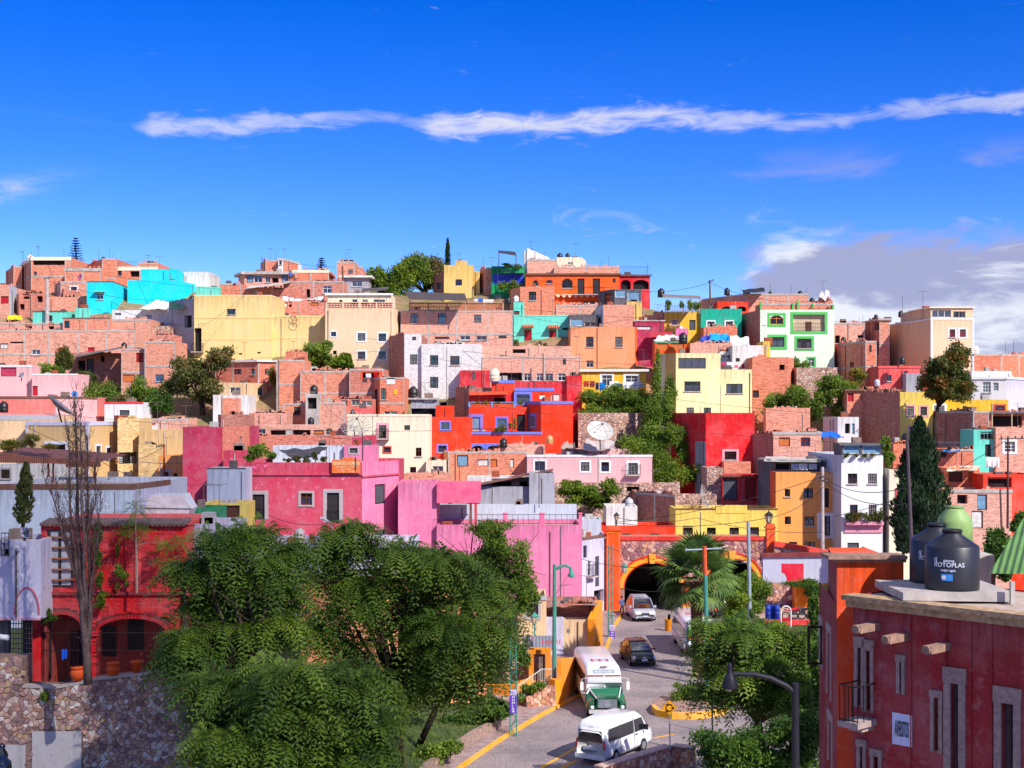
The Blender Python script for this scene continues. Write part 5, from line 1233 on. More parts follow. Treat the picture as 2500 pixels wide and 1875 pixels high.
    mb=MB();mb.tube([W(452,1420,59.8),W(452,1600,59.8)],.07,8);mb.build('drainpipe',plain((130,120,124),.6),root)
red_house()
h('N1','lavender plastered wall house at the right of the red house',S2(455,560),1280,1720,'lav*.9',[(463,1480,500,1560,'nNg')],D=61.5,t=4)
h('N2','flaking lilac house front with a blind arch, left edge',S2(-30,100),1318,1512,'lav*1.0*grey',[(4,1325,22,1358,'OX')],D=58.5,t=3,deep=.0,name='lilac_house')
def near_left_bits():
    s=HOUSES['N2']['S'][0];R=HOUSES['N2']['root']
    r=s.rect(38,1436,94,1500);uc=(r[0]+r[2])/2
    arch_ring(R,s,(uc,(r[2]-r[0])/2,r[1],r[3]-r[1]),0,.06,0,.05,paint((200,90,110),.5),'blind_arch')
    mb=MB();sbox(mb,s,0,s.len,-.02,.06,-.2,.12);mb.build('cornice',paint((226,160,176),.4),R)
    g=empty('iron_grille',W(55,1680,58.6),'rusted iron grille gate beside the red brick pillar','gate')
    s2=Seg(((26-HX)/F*58.6,58.6),((78-HX)/F*58.6,58.6),zat(1680,58.6),zat(1510,58.6));mb=MB()
    for i in range(9):mb.tube([s2.P(s2.len*i/8,0),s2.P(s2.len*i/8,s2.h)],.02,5)
    for i in range(15):mb.tube([s2.P(0,s2.h*i/14,.02),s2.P(s2.len,s2.h*i/14,.02)],.018,4)
    mb.build('bars',plain((90,80,84),.7),g)
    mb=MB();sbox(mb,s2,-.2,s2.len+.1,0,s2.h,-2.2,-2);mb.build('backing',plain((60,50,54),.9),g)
    mb=MB();sbox(mb,s2,-1.2,-.1,-.4,s2.h+.1,-.3,-.05);prop(mb.build('dark_post',plain((96,92,92),.9),None),'dark concrete post under the lilac house','post')
    # retaining wall
    D=56.5;k=lambda px,py:W(px,py,D)
    rw=empty('retaining_wall',W(230,1990,D),'tall rough stone retaining wall below the red house','wall')
    top=[(-30,1607),(55,1607),(55,1677),(136,1680),(203,1668),(237,1659),(362,1646),(425,1637),(428,1740),(478,1768),(470,1990),(-30,1990)]
    mb=MB();mb.prism([k(x,y)for x,y in top[::-1]],(0,1.2,0));mb.build('core',plain((156,128,118),.95,0,.5,.1,8),rw)
    s=Seg((k(-30,0).x,D),(k(480,0).x,D),zat(1900,D),zat(1600,D))
    conc=[s.rect(79,1785,199,1900),s.rect(12,1818,63,1900)]
    def ytop(px):
        for(a,b),(c,d)in zip(top,top[1:]):
            if a<=px<=c and c>a:return b+(d-b)*(px-a)/(c-a)
        return 1660
    def ins(u,v):
        p=s.P(u,v);px=HX+p.x/D*F;py=pyat(p.z,D)
        if py<ytop(px)+3 or px>474:return False
        return not any(q[0]-.08<u<q[2]+.08 and q[1]<v<q[3]+.06 for q in conc)
    stones(rw,s,0,0,s.len,s.h,.15,ins,'rough',.008,.06,1.8,295,31)
    for q in conc:
        mb=MB();sbox(mb,s,q[0],q[2],q[1]-1,q[3],-.05,.05);mb.build('concrete_panel',paint((196,186,186),1.0),rw)
    mb=MB()
    for i,((a,b),(c,d))in enumerate(zip(top[2:7],top[3:8])):
        A,B=k(a,b),k(c,d);mb.prism([A+Vector((0,-.06,-.02)),B+Vector((0,-.06,-.02)),B+Vector((0,-.06,.07)),A+Vector((0,-.06,.07))],(0,.5,0))
    mb.build('coping',plain((190,176,168),.95),rw)
    mb=MB();mb.prism([Vector((-24,56.8,zat(1690,60)-.35)),Vector((k(425,0).x,56.8,zat(1690,60)-.35)),Vector((k(425,0).x,60.4,zat(1690,60)-.35)),Vector((-24,60.4,zat(1690,60)-.35))],(0,0,-1));prop(mb.build('terrace',plain((150,130,120),.95),None),'earth terrace before the porch of the red house',None,None,'structure')
    # clay pots
    def pot(px,py,prof_,label,D=56.75):
        b=W(px,py,D)+UP*.09;t=empty('clay_pot',b,label,'plant pot');mb=MB();mb.lathe([(r,z)for r,z in prof_],b,18);mb.build('body',plain((232,92,36),.7,0,.2),t,True)
        mb=MB();r,z=prof_[-1];mb.lathe([(r*.85,z-.04),(r*.85,z-.03)],b,14);mb.build('soil',plain((70,50,40),.95),t)
    pot(189,1667,[(.16,0),(.27,.18),(.3,.3),(.26,.42),(.22,.47),(.27,.5),(.29,.55)],'round bellied clay pot with flared rim on the wall')
    pot(276,1655,[(.16,0),(.24,.1),(.24,.2),(.26,.21),(.26,.29),(.23,.3),(.21,.46),(.26,.49),(.26,.54)],'ridged clay urn between the two other pots')
    pot(334,1646,[(.15,0),(.2,.36),(.27,.37),(.27,.45)],'plain tapered clay pot with wide rim, rightmost on the wall')
    # blue cloth on the porch, security camera
    mb=MB();s3=Seg(((150-HX)/F*59.6,59.6),((165-HX)/F*59.6,59.6),zat(1612,59.6),zat(1585,59.6))
    for i in range(5):mb.face([s3.P(s3.len*i/5,.02*i,.03*(i%2)),s3.P(s3.len*(i+1)/5,.02*(i+1),.03*((i+1)%2)),s3.P(s3.len*(i+1)/5,s3.h,.03*((i+1)%2)),s3.P(s3.len*i/5,s3.h,.03*(i%2))])
    prop(mb.build('blue_towel',plain((30,100,230),.9),None),'blue towel hanging in the porch of the red house','towel')
    # rusty canopy roof with posts
    c=empty('rusty_canopy',W(120,1180,98),'long rusty corrugated canopy roof on thin posts','canopy')
    P=[W(-20,1108,98),W(160,1120,98),W(246,1127,98)];B=[p+Vector((0,7,.3))for p in P];mb=MB()
    for i in range(2):mb.face([P[i],P[i+1],B[i+1],B[i]],0,[(i*5,0),(i*5+5,0),(i*5+5,6),(i*5,6)]);mb.face([P[i]-UP*.6,P[i+1]-UP*.35,P[i+1],P[i]],0,[(i*5,0),(i*5+5,0),(i*5+5,.6),(i*5,.6)])
    mb.build('roof_sheet',corrugated((150,92,74),.15,.7),c)
    for x in(118,130,208,232):
        mb=MB();mb.tube([W(x,1130,98.3),W(x,1180,98.3)],.07,6);mb.build('post',plain((120,60,46),.8),c)
    # white roof box (skylight) on the red house
    b=empty('roof_skylight',W(410,1266,66),'white faceted skylight box on the red house roof','skylight');mb=MB()
    q=[(355,1264),(455,1264),(466,1242),(446,1207),(368,1208),(353,1240)];mb.prism([W(x,y,66)for x,y in q][::-1],(0,1.4,0));mb.build('shell',plain((224,224,220),.4),b)
    mb=MB();mb.prism([W(x,y,65.98)for x,y in[(353,1242),(466,1244),(466,1241),(353,1239)]][::-1],(0,.05,0));mb.build('seam',plain((120,120,124),.6),b)
near_left_bits()
# ------------------------------------------------------------------ near right: maroon building
BLK_=lambda:plain((36,34,38),.5)
def right_building():
    A=Vector((9.70,40.0));dr=Vector((3.47,-3.8)).normalized();zt=11.44
    root=empty('maroon_building',Vector((12,36,0)),'maroon building with stone cornice and tall framed windows','building')
    red=paint((158,44,50),.6);s=Seg(A[:],(A+dr*22)[:],0,zt)
    mb=MB();holes=[]
    wins=[(2095,1580,2104,1722),(2116,1588,2126,1734),(2198,1616,2203,1690),(2281,1703,2294,1832),(2322,1668,2342,1930),(2446,1717,2476,1940),(2101,1822,2108,1930),(2134,1846,2146,1930)]
    for x0,y0,x1,y1 in wins:holes.append(s.rect(x0,y0,x1,y1)+(.25,))
    wall_faces(mb,s,holes,0,1)
    e=A+dr*22;n=Vector((-s.n.x,-s.n.y))
    back=n*4.6;pts=[A,e,e+back,A+back]
    for a,b in((pts[1],pts[2]),(pts[2],pts[3]),(pts[3],pts[0])):wall_faces(mb,Seg(a[:],b[:],0,zt),[],0,1)
    mb.build('wall',[red,plain((70,60,64),.9)],root)
    mb=MB();mb.face([Vector((p.x,p.y,zt-.05))for p in pts]);mb.build('roof',plain((196,176,160),.95),root)
    mb=MB();sbox(mb,s,-.15,s.len,zt-.32,zt-.12,-.1,.16);sbox(mb,s,-.2,s.len,zt-.12,zt+.02,-.35,.3);mb.build('cornice',plain((196,164,128),.95,0,.45,.15,6),root)
    for i,hl in enumerate(holes):
        t=.2 if i in(4,5)else .1;top=.42 if i in(4,5)else(.3 if i<2 else .2);a,b,c,d=hl[:4];mb=MB()
        sbox(mb,s,a-t,a,b-.05,d,-.02,.06);sbox(mb,s,c,c+t,b-.05,d,-.02,.06);sbox(mb,s,a-t-.02,c+t+.02,d,d+top,-.02,.075);mb.build('stone_surround',plain((168,144,140),.9,0,.35,.2,7),root)
        mb=MB();sbox(mb,s,a,c,b,d,-.2,-.16);o=mb.build('window',plain((84,70,76)if i not in(3,)else(176,136,100),.6),root)
        mb=MB();sbox(mb,s,(a+c)/2-.03,(a+c)/2+.03,b,d,-.158,-.13);sbox(mb,s,a,c,d-.55,d-.5,-.158,-.14);mb.build('glazing_bars',plain((60,46,50),.6),o)
    # water spouts
    for x,y in((2141,1528),(2212,1553),(2312,1577)):
        u,v=s.hit(x,y);mb=MB();p=s.P(u,v,-.1);q=s.P(u-.1,v-.02,1.0)
        mb.obox(p,s.n,s.ux,UP,(0,-.13,-.1),(1.1,.13,.1));mb.tube([p+s.n*1.05,p+s.n*1.16],.12,10);mb.build('water_spout',plain((166,132,114),.9,0,.4),root)
    # iron balcony
    v=s.hit(2120,1752)[1];u0,u1=s.hit(2092,1700)[0],s.hit(2134,1700)[0]+.1
    mb=MB();sbox(mb,s,u0,u1,v-.16,v,-.05,.95);sbox(mb,s,u0+.1,u1-.1,v-.3,v-.16,-.05,.6);bl=mb.build('balcony_slab',plain((180,160,156),.9),root)
    railing(root,s,u0+.04,u1-.04,v,1.0,.9,.12,False,(34,32,36))
    # banner
    r=s.rect(2179,1742,2227,1800);vv=s.hit(2200,1770)[1];sg=empty('banner',s.P(r[0],vv-.55,.03),'pale blue hand lettered banner on the maroon wall','banner')
    mb=MB();ub,ue=s.hit(2179,1740)[0],s.hit(2228,1770)[0];v0_,v1_=s.hit(2179,1815)[1],s.hit(2179,1738)[1];nn=8
    for i in range(nn):
        a,b=ub+(ue-ub)*i/nn,ub+(ue-ub)*(i+1)/nn;wa,wb=.02+.01*math.sin(i*1.9),.02+.01*math.sin((i+1)*1.9);mb.face([s.P(a,v0_,wa),s.P(b,v0_,wb),s.P(b,v1_,wb),s.P(a,v1_,wa)])
    mb.build('cloth',plain((206,214,246),.8,0,.1),sg);text_on(sg,s,'AVERSITOS',ub+.1,v0_+(v1_-v0_)*.28,.62,(40,44,60),.04,.0,ue-ub-.2)
    # thin conduits
    for x in(2225,2312,2372,2423):
        u=s.hit(x,1600)[0];mb=MB();mb.tube([s.P(u,zt-.3,.03),s.P(u,0,.03)],.02,5);mb.build('conduit',paint((150,36,40),.5),root)
    # orange pier block behind
    pb=empty('orange_block',W(2124,1447,42),'orange stair block with stone cornice beside the maroon building','building')
    zt2=zat(1372,42);s2=Seg(((2043-HX)/F*42,42),((2206-HX)/F*42,42),0,zt2);om=paint((244,84,22),.35)
    X0=s2.O.x;mb=MB();wall_faces(mb,s2,[],0,0)
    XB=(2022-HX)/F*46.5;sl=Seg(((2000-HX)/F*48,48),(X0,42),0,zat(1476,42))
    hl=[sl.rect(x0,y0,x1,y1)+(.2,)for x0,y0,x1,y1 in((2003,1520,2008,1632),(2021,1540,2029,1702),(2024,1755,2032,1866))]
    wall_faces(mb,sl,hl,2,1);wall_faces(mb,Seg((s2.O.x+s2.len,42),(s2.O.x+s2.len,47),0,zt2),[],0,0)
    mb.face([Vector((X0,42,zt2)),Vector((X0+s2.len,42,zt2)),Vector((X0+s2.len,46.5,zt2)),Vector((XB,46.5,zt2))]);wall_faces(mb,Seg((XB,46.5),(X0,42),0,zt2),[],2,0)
    mb.build('wall',[om,DARK(),paint((160,40,42),.5)],pb)  # left sides painted maroon, putting the shade on them into the colour
    fb=empty('iron_signboard',W(1990,1620,45),'black iron sign frame fixed to the building corner','sign frame');mb=MB();q=[W(1974,1531,45),W(2005,1530,46),W(2005,1620,46),W(1974,1620,45)];mb.tube(q+q[:1],.05,6);mb.build('frame',BLK_(),fb)
    mb=MB();sbox(mb,s2,-.1,s2.len+.05,s2.h,s2.h+.1,-.6,.12);sbox(mb,s2,-.3,s2.len+.05,s2.h+.1,s2.h+.2,-.8,.25);mb.build('cornice',plain((176,140,120),.95,0,.45,.15,6),pb)
    for a,b,c,d,_ in hl:
        mb=MB();sbox(mb,sl,a-.12,a,b,d,-.02,.05);sbox(mb,sl,c,c+.12,b,d,-.02,.05);sbox(mb,sl,a-.12,c+.12,d,d+.2,-.02,.06);mb.build('stone_surround',plain((200,170,165),.9),pb)
    # tank platform and tanks
    pf=empty('tank_platform',W(2330,1452,38.5),'concrete tank platform on the maroon roof','platform');mb=MB()
    mb.prism([W(2205,1466,38.5),W(2476,1470,38.5),W(2476,1446,38.5),W(2205,1447,38.5)],(0,3.0,0));mb.build('slab',CONC(),pf)
    mb=MB();mb.prism([W(2468,1475,38.2),W(2478,1475,38.2),W(2478,1420,38.2),W(2468,1420,38.2)],(0,.12,0));mb.build('upright',CONC(),pf)
    z0=zat(1438,38.5)
    def big_tank(px,D,label,r,txt):
        b=Vector(((px-HX)/F*D,D+r,z0));t=empty('water_tank',b,label,'water tank','big tanks on the maroon roof');k=r/.74
        blk=plain((40,40,48),.42,0,.2,.5)
        mb=MB();mb.lathe([(.72*k,-.15),(.74*k,.0),(.74*k,1.08*k),(.70*k,1.13*k),(.27*k,1.42*k),(.255*k,1.5*k)],b,32);mb.build('body',blk,t,True)
        mb=MB();mb.lathe([(.275*k,1.49*k),(.275*k,1.545*k),(.24*k,1.57*k),(0.02,1.575*k)],b,20);mb.build('lid',plain((34,34,38),.5),t,True)
        if txt:  # printed mark wrapped on the curved side
            def wrap(body,ang0,v,size,col):
                me=text_mesh(body,size,.003).copy();me.materials.append(plain(col,.6));rr_=.746*k
                for x in me.vertices:
                    a=ang0+x.co.x/rr_;c=x.co.y;x.co=Vector((math.sin(a)*(rr_+x.co.z),-math.cos(a)*(rr_+x.co.z),v+c))
                o=bpy.data.objects.new('lettering',me);COL.objects.link(o);o.parent=t
            wrap('sistema',-.62,.72*k,.1*k,(210,214,240));wrap('ROTOPLAS',-.98,.58*k,.17*k,(225,228,250));wrap('mejor agua',-.72,.46*k,.09*k,(190,200,240))
            wrap('((',-1.0,.72*k,.16*k,(200,205,235))
            mb=MB();n=6
            for i in range(n):
                a0,a1=-.70+.42*i/n,-.70+.42*(i+1)/n;q=.748*k;mb.face([b+Vector((math.sin(a)*q,-math.cos(a)*q,z))for a,z in((a0,.2*k),(a1,.2*k),(a1,.38*k),(a0,.38*k))])
            o=mb.build('blue_badge',plain((70,150,230),.5),t)
            mb=MB();a=-.6;q=.752*k;mb.tube([b+Vector((math.sin(a)*q,-math.cos(a)*q,.29*k)),b+Vector((math.sin(a)*(q+.006),-math.cos(a)*(q+.006),.29*k))],.06*k,12);mb.build('badge_disc',plain((226,232,245),.5),o)
    big_tank(2345,38.6,'large black plastic water tank in front on the maroon roof',.74,True)
    big_tank(2306,40.2,'large black plastic water tank half hidden behind the other',.76,True)
    b=W(2331,1312,52);zb=zat(1350,52);b.z=zb;t=empty('water_tank',b,'pale green plastic water tank behind the black tanks','water tank');mb=MB()
    k=42/F*52;mb.lathe([(k,0),(k,72/F*52),(k*.95,85/F*52),(k*.55,105/F*52),(k*.5,110/F*52)],b,28);mb.build('body',plain((150,182,110),.5,0,.15),t,True)
    mb=MB();mb.lathe([(k*.52,109/F*52),(k*.52,115/F*52),(.02,116/F*52)],b,18);mb.build('lid',plain((140,168,104),.5),t,True)
    ts=empty('tank_stand',W(2331,1500,53),'plain wall carrying the green tank','wall');mb=MB();mb.prism([Vector((b.x-1.2,51.2,0)),Vector((b.x+1.2,51.2,0)),Vector((b.x+1.2,51.2,zb)),Vector((b.x-1.2,51.2,zb))],(0,2,0));mb.build('wall',paint((200,190,180),.6),ts)
    # green ribbed roof at the right edge
    gr=empty('green_roof',W(2470,1400,46),'pointed green sheet metal roof, right edge','roof');apex=W(2520,1230,49);mb=MB()
    P=[W(2415,1400,46),W(2540,1402,44),W(2640,1400,49),W(2480,1400,53)]
    for a,b_ in zip(P,P[1:]+P[:1]):mb.face([a,b_,apex],0,[(0,0),((b_-a).length,0),((b_-a).length/2,3)])
    mb.build('sheets',corrugated((128,176,96),.3,.0),gr)
    for x,y in((2425,1402),(2535,1404)):
        mb=MB();p=W(x,y,46);mb.tube([p,Vector((p.x,p.y,5))],.07,6);mb.build('post',plain((110,90,80),.8),gr)
right_building()
# ------------------------------------------------------------------ vegetation
LM=dict(
    deep=lambda:leafmat('leaf_deep',(.034,.090,.014),(.125,.230,.030)),
    mid=lambda:leafmat('leaf_mid',(.065,.135,.016),(.230,.330,.036)),
    lime=lambda:leafmat('leaf_lime',(.075,.155,.014),(.250,.330,.032)),
    olive=lambda:leafmat('leaf_olive',(.055,.075,.018),(.170,.180,.045),(.20,.12,.035)),
    rust=lambda:leafmat('leaf_rust',(.050,.080,.016),(.170,.170,.035),(.32,.12,.02)),
    dry=lambda:leafmat('leaf_dry',(.120,.130,.020),(.36,.33,.045),(.30,.16,.03)),
    cyp=lambda:leafmat('leaf_cypress',(.012,.036,.014),(.050,.085,.030),None,.15),
    palm=lambda:leafmat('leaf_palm',(.05,.12,.022),(.20,.30,.07),None,.3),
    feather=lambda:leafmat('leaf_feather',(.044,.105,.014),(.205,.315,.038),(.27,.36,.045),.45))
BARK=lambda:plain((104,84,70),.95,0,.45,.1,6.0)
BARKD=lambda:plain((66,52,46),.95,0,.4,.1,6.0)
def nrm(a):return a/np.maximum(1e-9,np.linalg.norm(a,axis=-1,keepdims=True))
def puffs(cl,r,sub=9,k=.42,flat=1.0):
    """break main clumps into smaller puffs on their shells"""
    C,R,T=[],[],[]
    for(c,rad)in cl:
        c=np.array(c);rad=np.array(rad)
        for _ in range(sub):
            d=nrm(r.normal(size=3));d[2]=d[2]*.9+.12
            C.append(c+d*rad*r.uniform(.45,.95));R.append(rad*k*r.uniform(.6,1.25)*np.array([1,1,flat]));T.append(r.uniform(0,.75))
    return np.array(C),np.array(R),np.array(T)
def leaf_quads(C,R,T,n,size,r,slim=.5,up=.35,droop=0.0):
    w=(R.prod(axis=1))**(2/3);i=r.choice(len(C),n,p=w/w.sum())
    d=nrm(r.normal(size=(n,3)));p=C[i]+d*R[i]*(r.uniform(.1,1,(n,1))**.6)+r.normal(size=(n,3))*R[i]*.22
    nv=nrm(d*.25+r.normal(size=(n,3))*.8+np.array([0,0,up]));a=nrm(np.cross(nv,r.normal(size=(n,3))));a[:,2]-=droop;a=nrm(a);b=nrm(np.cross(nv,a))
    L_=size*r.uniform(.6,1.35,(n,1));V=np.stack([p-a*L_*.5,p-b*L_*slim*.5,p+a*L_*.5,p+b*L_*slim*.5],1)
    t=T[i]+r.uniform(0,.45,n);return V,t
def fronds(C,R,T,n,L0,r,m=8,wid=.11,droop=.55):
    w=(R.prod(axis=1))**(2/3);i=r.choice(len(C),n,p=w/w.sum())
    d=nrm(r.normal(size=(n,3))*np.array([1,1,.7])+np.array([0,0,.15]));p=C[i]+d*R[i]*r.uniform(.2,.9,(n,1))
    h=nrm(d*np.array([1,1,.35])+r.normal(size=(n,3))*.35);L_=L0*r.uniform(.5,1.45,(n,1))
    side=nrm(np.cross(h,np.array([0,0,1.0]))+r.normal(size=(n,3))*.25)
    Vs=[];Ts=[];t0=T[i]+r.uniform(0,.35,n)
    for k in range(m):
        f=(k+.6)/m;q=p+h*L_*f+np.array([0,0,-1.0])*droop*f*f*L_
        ll=L_*.30*(1-.55*abs(f-.4)*1.6);ww=L_*wid*.55
        tg=nrm(h+np.array([0,0,-1.0])*2*droop*f)
        for sg in(-1,1):
            out=nrm(side*sg+tg*.45+np.array([0,0,-.18]));Vs.append(np.stack([q,q+out*ll*.5-tg*ww*.5,q+out*ll,q+out*ll*.5+tg*ww*.5],1));Ts.append(t0)
    return np.concatenate(Vs),np.concatenate(Ts)
def crown(root,V,t,mat,name='crown'):
    o0=np.array(root.location);me=fast_mesh(name,V-o0,4,mat,t);return link_mesh(name,me,root)
def limbs(root,base,tips,r0,mat,r=None,bend=.25,fork=.45,name='trunk',n=7):
    """tapered trunk from base, limbs to every tip"""
    base=Vector(base);tips=[Vector(t)for t in tips];rr=random.Random(len(tips)+int(base.x*7))
    cen=sum(tips,Vector())/len(tips);fk=base.lerp(cen,fork);fk+=Vector((rr.uniform(-1,1),rr.uniform(-.5,.5),0))*(cen-base).length*.05
    mb=MB();mb.tube([base-UP*.4,base.lerp(fk,.5)+Vector((rr.uniform(-.1,.1),0,0))*(fk-base).length,fk],[r0*1.25,r0,r0*.8],n);mb.build(name,mat,root,True)
    mb=MB()
    for t in tips:
        m=fk.lerp(t,.5)+Vector((rr.uniform(-1,1),rr.uniform(-1,1),rr.uniform(-.3,.9)))*(t-fk).length*bend*.5
        mb.tube([fk-UP*.05,m,t],[r0*.6,r0*.34,r0*.1],6)
        for _ in range(3):
            s_=m.lerp(t,rr.uniform(0,.8));e=s_+Vector((rr.uniform(-1,1),rr.uniform(-1,1),rr.uniform(-.2,.9)))*(t-fk).length*.35;mb.tube([s_,e],[r0*.2,r0*.05],4)
    mb.build('limbs',mat,root,True)
def px_clump(c,D):
    px,py,rx,ry=c[:4];dz=c[4]if len(c)>4 else 0;d=D+dz;p=W(px,py,d);return(tuple(p),(rx/F*d,min(rx,ry*1.4)/F*d*1.0,ry/F*d))
def tree(name,label,cl,D,base,n,size,mat,mode='leaf',seed=1,r0=.16,sub=11,k=.5,cat='tree',group=None,bark=None,slim=.5,droop=0.0,trunk=True,flat=1.0,m=8,fork=.45):
    r=np.random.default_rng(seed);c3=[px_clump(tuple(c[:4])+((c[4]if len(c)>4 else(r.uniform(-1.3,1.3)if mode=='frond' else 0)),),D)for c in cl]
    b=W(*base,D)if len(base)==2 else Vector(base);root=empty(name,b,label,cat,group)
    C,R,T=puffs(c3,r,sub,k,flat)
    V,t=(leaf_quads(C,R,T,int(n*1.7),size,r,slim,.35,droop)if mode=='leaf' else fronds(C,R,T,int(n*.95),size*1.28,r,8,.14,.6))
    crown(root,V,t,LM[mat](),'crown' if trunk else 'foliage')
    if trunk:
        tips=[Vector(c)for c,_ in c3];tips+=[Vector(C[i])for i in r.choice(len(C),min(len(C),14),replace=False)]
        limbs(root,b,tips,r0,bark or BARKD(),fork=fork)
    return root
def bush(label,cl,D,n,size,mat,seed=1,name='shrub',cat='shrub',group=None,slim=.5,sub=10,k=.55,base=None,droop=0.0):
    xs=[c[0]for c in cl];yb=max(c[1]+c[3]for c in cl)
    root=tree(name,label,cl,D,base or((min(xs)+max(xs))/2,yb),n,size,mat,'leaf',seed,.05,sub,k,cat,group,None,slim,droop,False)
    mb=MB();rr=random.Random(seed);b=Vector(root.location)
    for c in cl:
        p=W(c[0],c[1],D+(c[4]if len(c)>4 else 0));f=Vector((p.x,p.y,p.z-c[3]/F*D));mb.tube([f,p],[.05,.02],5)
    prop(mb.build('stems',BARKD(),root),kind='stuff');return root
bank_grass()
# ---- hillside and skyline trees
def araucaria(px,ytop,ybase,D,wpx,label,seed,tiers=13):
    rr=random.Random(seed);b=W(px,ybase,D);hh=(ybase-ytop)/F*D;root=empty('norfolk_pine',b,label,'tree');mb=MB();mb.tube([b-UP*2,b+UP*hh],[.16,.03],6);mb.build('trunk',BARKD(),root)
    V=[];T=[]
    for i in range(tiers):
        f=i/(tiers-1);z=hh*(.02+.94*f);R=wpx/2/F*D*(1-f)**.75+.12;nb=7
        for j in range(nb):
            a=j*2*math.pi/nb+i*.7+rr.uniform(-.2,.2);dv=np.array([math.cos(a),math.sin(a),.12]);sd=np.array([-math.sin(a),math.cos(a),0]);o=np.array(b)+np.array([0,0,z])
            L_=R*rr.uniform(.75,1.1)
            for q in range(7):
                t0=L_*(q/7)+.03;p=o+dv*t0+np.array([0,0,.10*(q/7)**2]);w=.13*(1.1-q/9)+.03
                for sg in(-1,1):V.append([p,p+sd*sg*w+dv*.1+[0,0,.05],p+sd*sg*w*1.1+dv*.22+[0,0,.1],p+dv*.2]);T.append(rr.uniform(0,.8))
    crown(root,np.array(V),np.array(T),LM['cyp']())
araucaria(185,581,660,206,44,'tall tiered pine standing on the left skyline',3)
araucaria(785,631,672,204,34,'short tiered pine on the skyline right of the rooftop rooms',5,8)
def cypress(px,ytop,ybase,D,wpx,label,n,size,seed,lean=0.0,mat='cyp',zb=None,taper=.55):
    r=np.random.default_rng(seed);b=W(px,ybase,D)
    if zb is not None:b.z=zb
    top=W(px+lean,ytop,D);hh=top.z-b.z;root=empty('cypress_tree',b,label,'tree');mb=MB();mb.tube([b-UP*.5,b.lerp(top,.9)],[wpx/F*D*.09+.02,.02],7);mb.build('trunk',BARKD(),root)
    f=r.uniform(0,1,n)**1.15;a=r.uniform(0,2*np.pi,n);prof_=np.where(f<.12,.55+f*3.6,np.cos((f-.12)/.88*np.pi/2)**taper);lump=1+.22*np.sin(a*3+f*19)+.16*np.sin(a*5-f*33)
    R=wpx/2/F*D*prof_*lump*r.uniform(.55,1.0,n)**.5;ax=np.array(b)[None]+(np.array(top)-np.array(b))[None]*f[:,None]
    p=ax+np.stack([np.cos(a)*R,np.sin(a)*R,np.zeros(n)],1);out=np.stack([np.cos(a),np.sin(a),np.zeros(n)],1);d=nrm(out*.45+np.array([0,0,1.0])+r.normal(size=(n,3))*.3);sd=nrm(np.cross(d,out+r.normal(size=(n,3))*.5));L_=size*r.uniform(.6,1.4,(n,1))
    V=np.stack([p-d*L_*.4,p-sd*L_*.2,p+d*L_*.6,p+sd*L_*.2],1);crown(root,V,r.uniform(0,.9,n)*.7+.3*np.clip(lump-.7,0,1),LM[mat]())
    return root
cypress(1093,582,668,205,13,'thin dark cypress spire on the skyline',1500,.3,8)
cypress(2252,1020,1350,108,128,'broad dark cypress beside the narrow cream house',15000,.36,9,lean=-6,taper=.75)
cypress(2205,1180,1345,107,42,'small cypress at the foot of the broad cypress',2500,.3,10)
cypress(56,1130,1276,70,40,'dark juniper with bare stems above the red house, left edge',2200,.2,12,lean=8,mat='olive')
tree('broadleaf_tree','large bright green tree on the skyline left of the ochre house',[(950,690,40,40),(1000,670,40,40),(925,680,24,34),(985,715,40,34)],197,(975,760),8000,.42,'lime',seed=21,sub=12,k=.46)
tree('broadleaf_tree','darker oak green tree behind the bright green skyline tree',[(1025,660,44,34),(1060,685,30,40),(1000,660,26,26)],203,(1040,760),6000,.4,'olive',seed=22,sub=12,k=.46)
tree('mesquite_tree','dark gnarled tree beside the brick gable house',[(470,915,50,40),(530,880,36,30),(505,950,46,34),(420,950,34,34)],153.5,(495,1005),7500,.34,'olive',seed=23,r0=.28,sub=11,k=.46)
for i,(x,y,rx,ry,m,D,lab)in enumerate([(205,930,30,26,'olive',156,'olive shrub left of the brick porch house'),(240,965,44,30,'mid',154.5,'wide green shrub below the brick porch house'),(300,985,42,26,'olive',153.4,'dry olive shrub above the white cube house'),(350,960,34,30,'mid',154.2,'round shrub between white cube and gable house'),(155,880,18,26,'rust',158,'reddish shrub in front of the long brick terrace'),(122,905,32,18,'mid',156,'low green shrub behind the pale pink house'),(385,985,34,26,'deep',152.4,'dark shrub at the foot of the gnarled tree')]):
    bush(lab,[(x,y,rx,ry),(x+rx*.6,y+ry*.3,rx*.6,ry*.6),(x-rx*.6,y+ry*.2,rx*.6,ry*.6)],D,2600,.3,m,40+i,group='shrubs on the left slope')
tree('lemon_tree','rounded tree in front of the straw yellow house',[(770,868,30,26),(790,850,24,22),(760,885,22,18),(800,880,20,18)],163,(782,918),4200,.3,'mid',seed=24)
tree('papaya_tree','big leaved papaya in front of the beige house',[(835,880,20,15),(848,890,14,10),(822,890,14,10)],162,(836,915),420,.75,'lime',seed=25,slim=.8,sub=8,k=.5)
bush('climbing weed on the corner of the dark window brick house',[(664,915,8,22),(668,930,7,14)],160.5,600,.25,'dry',50)
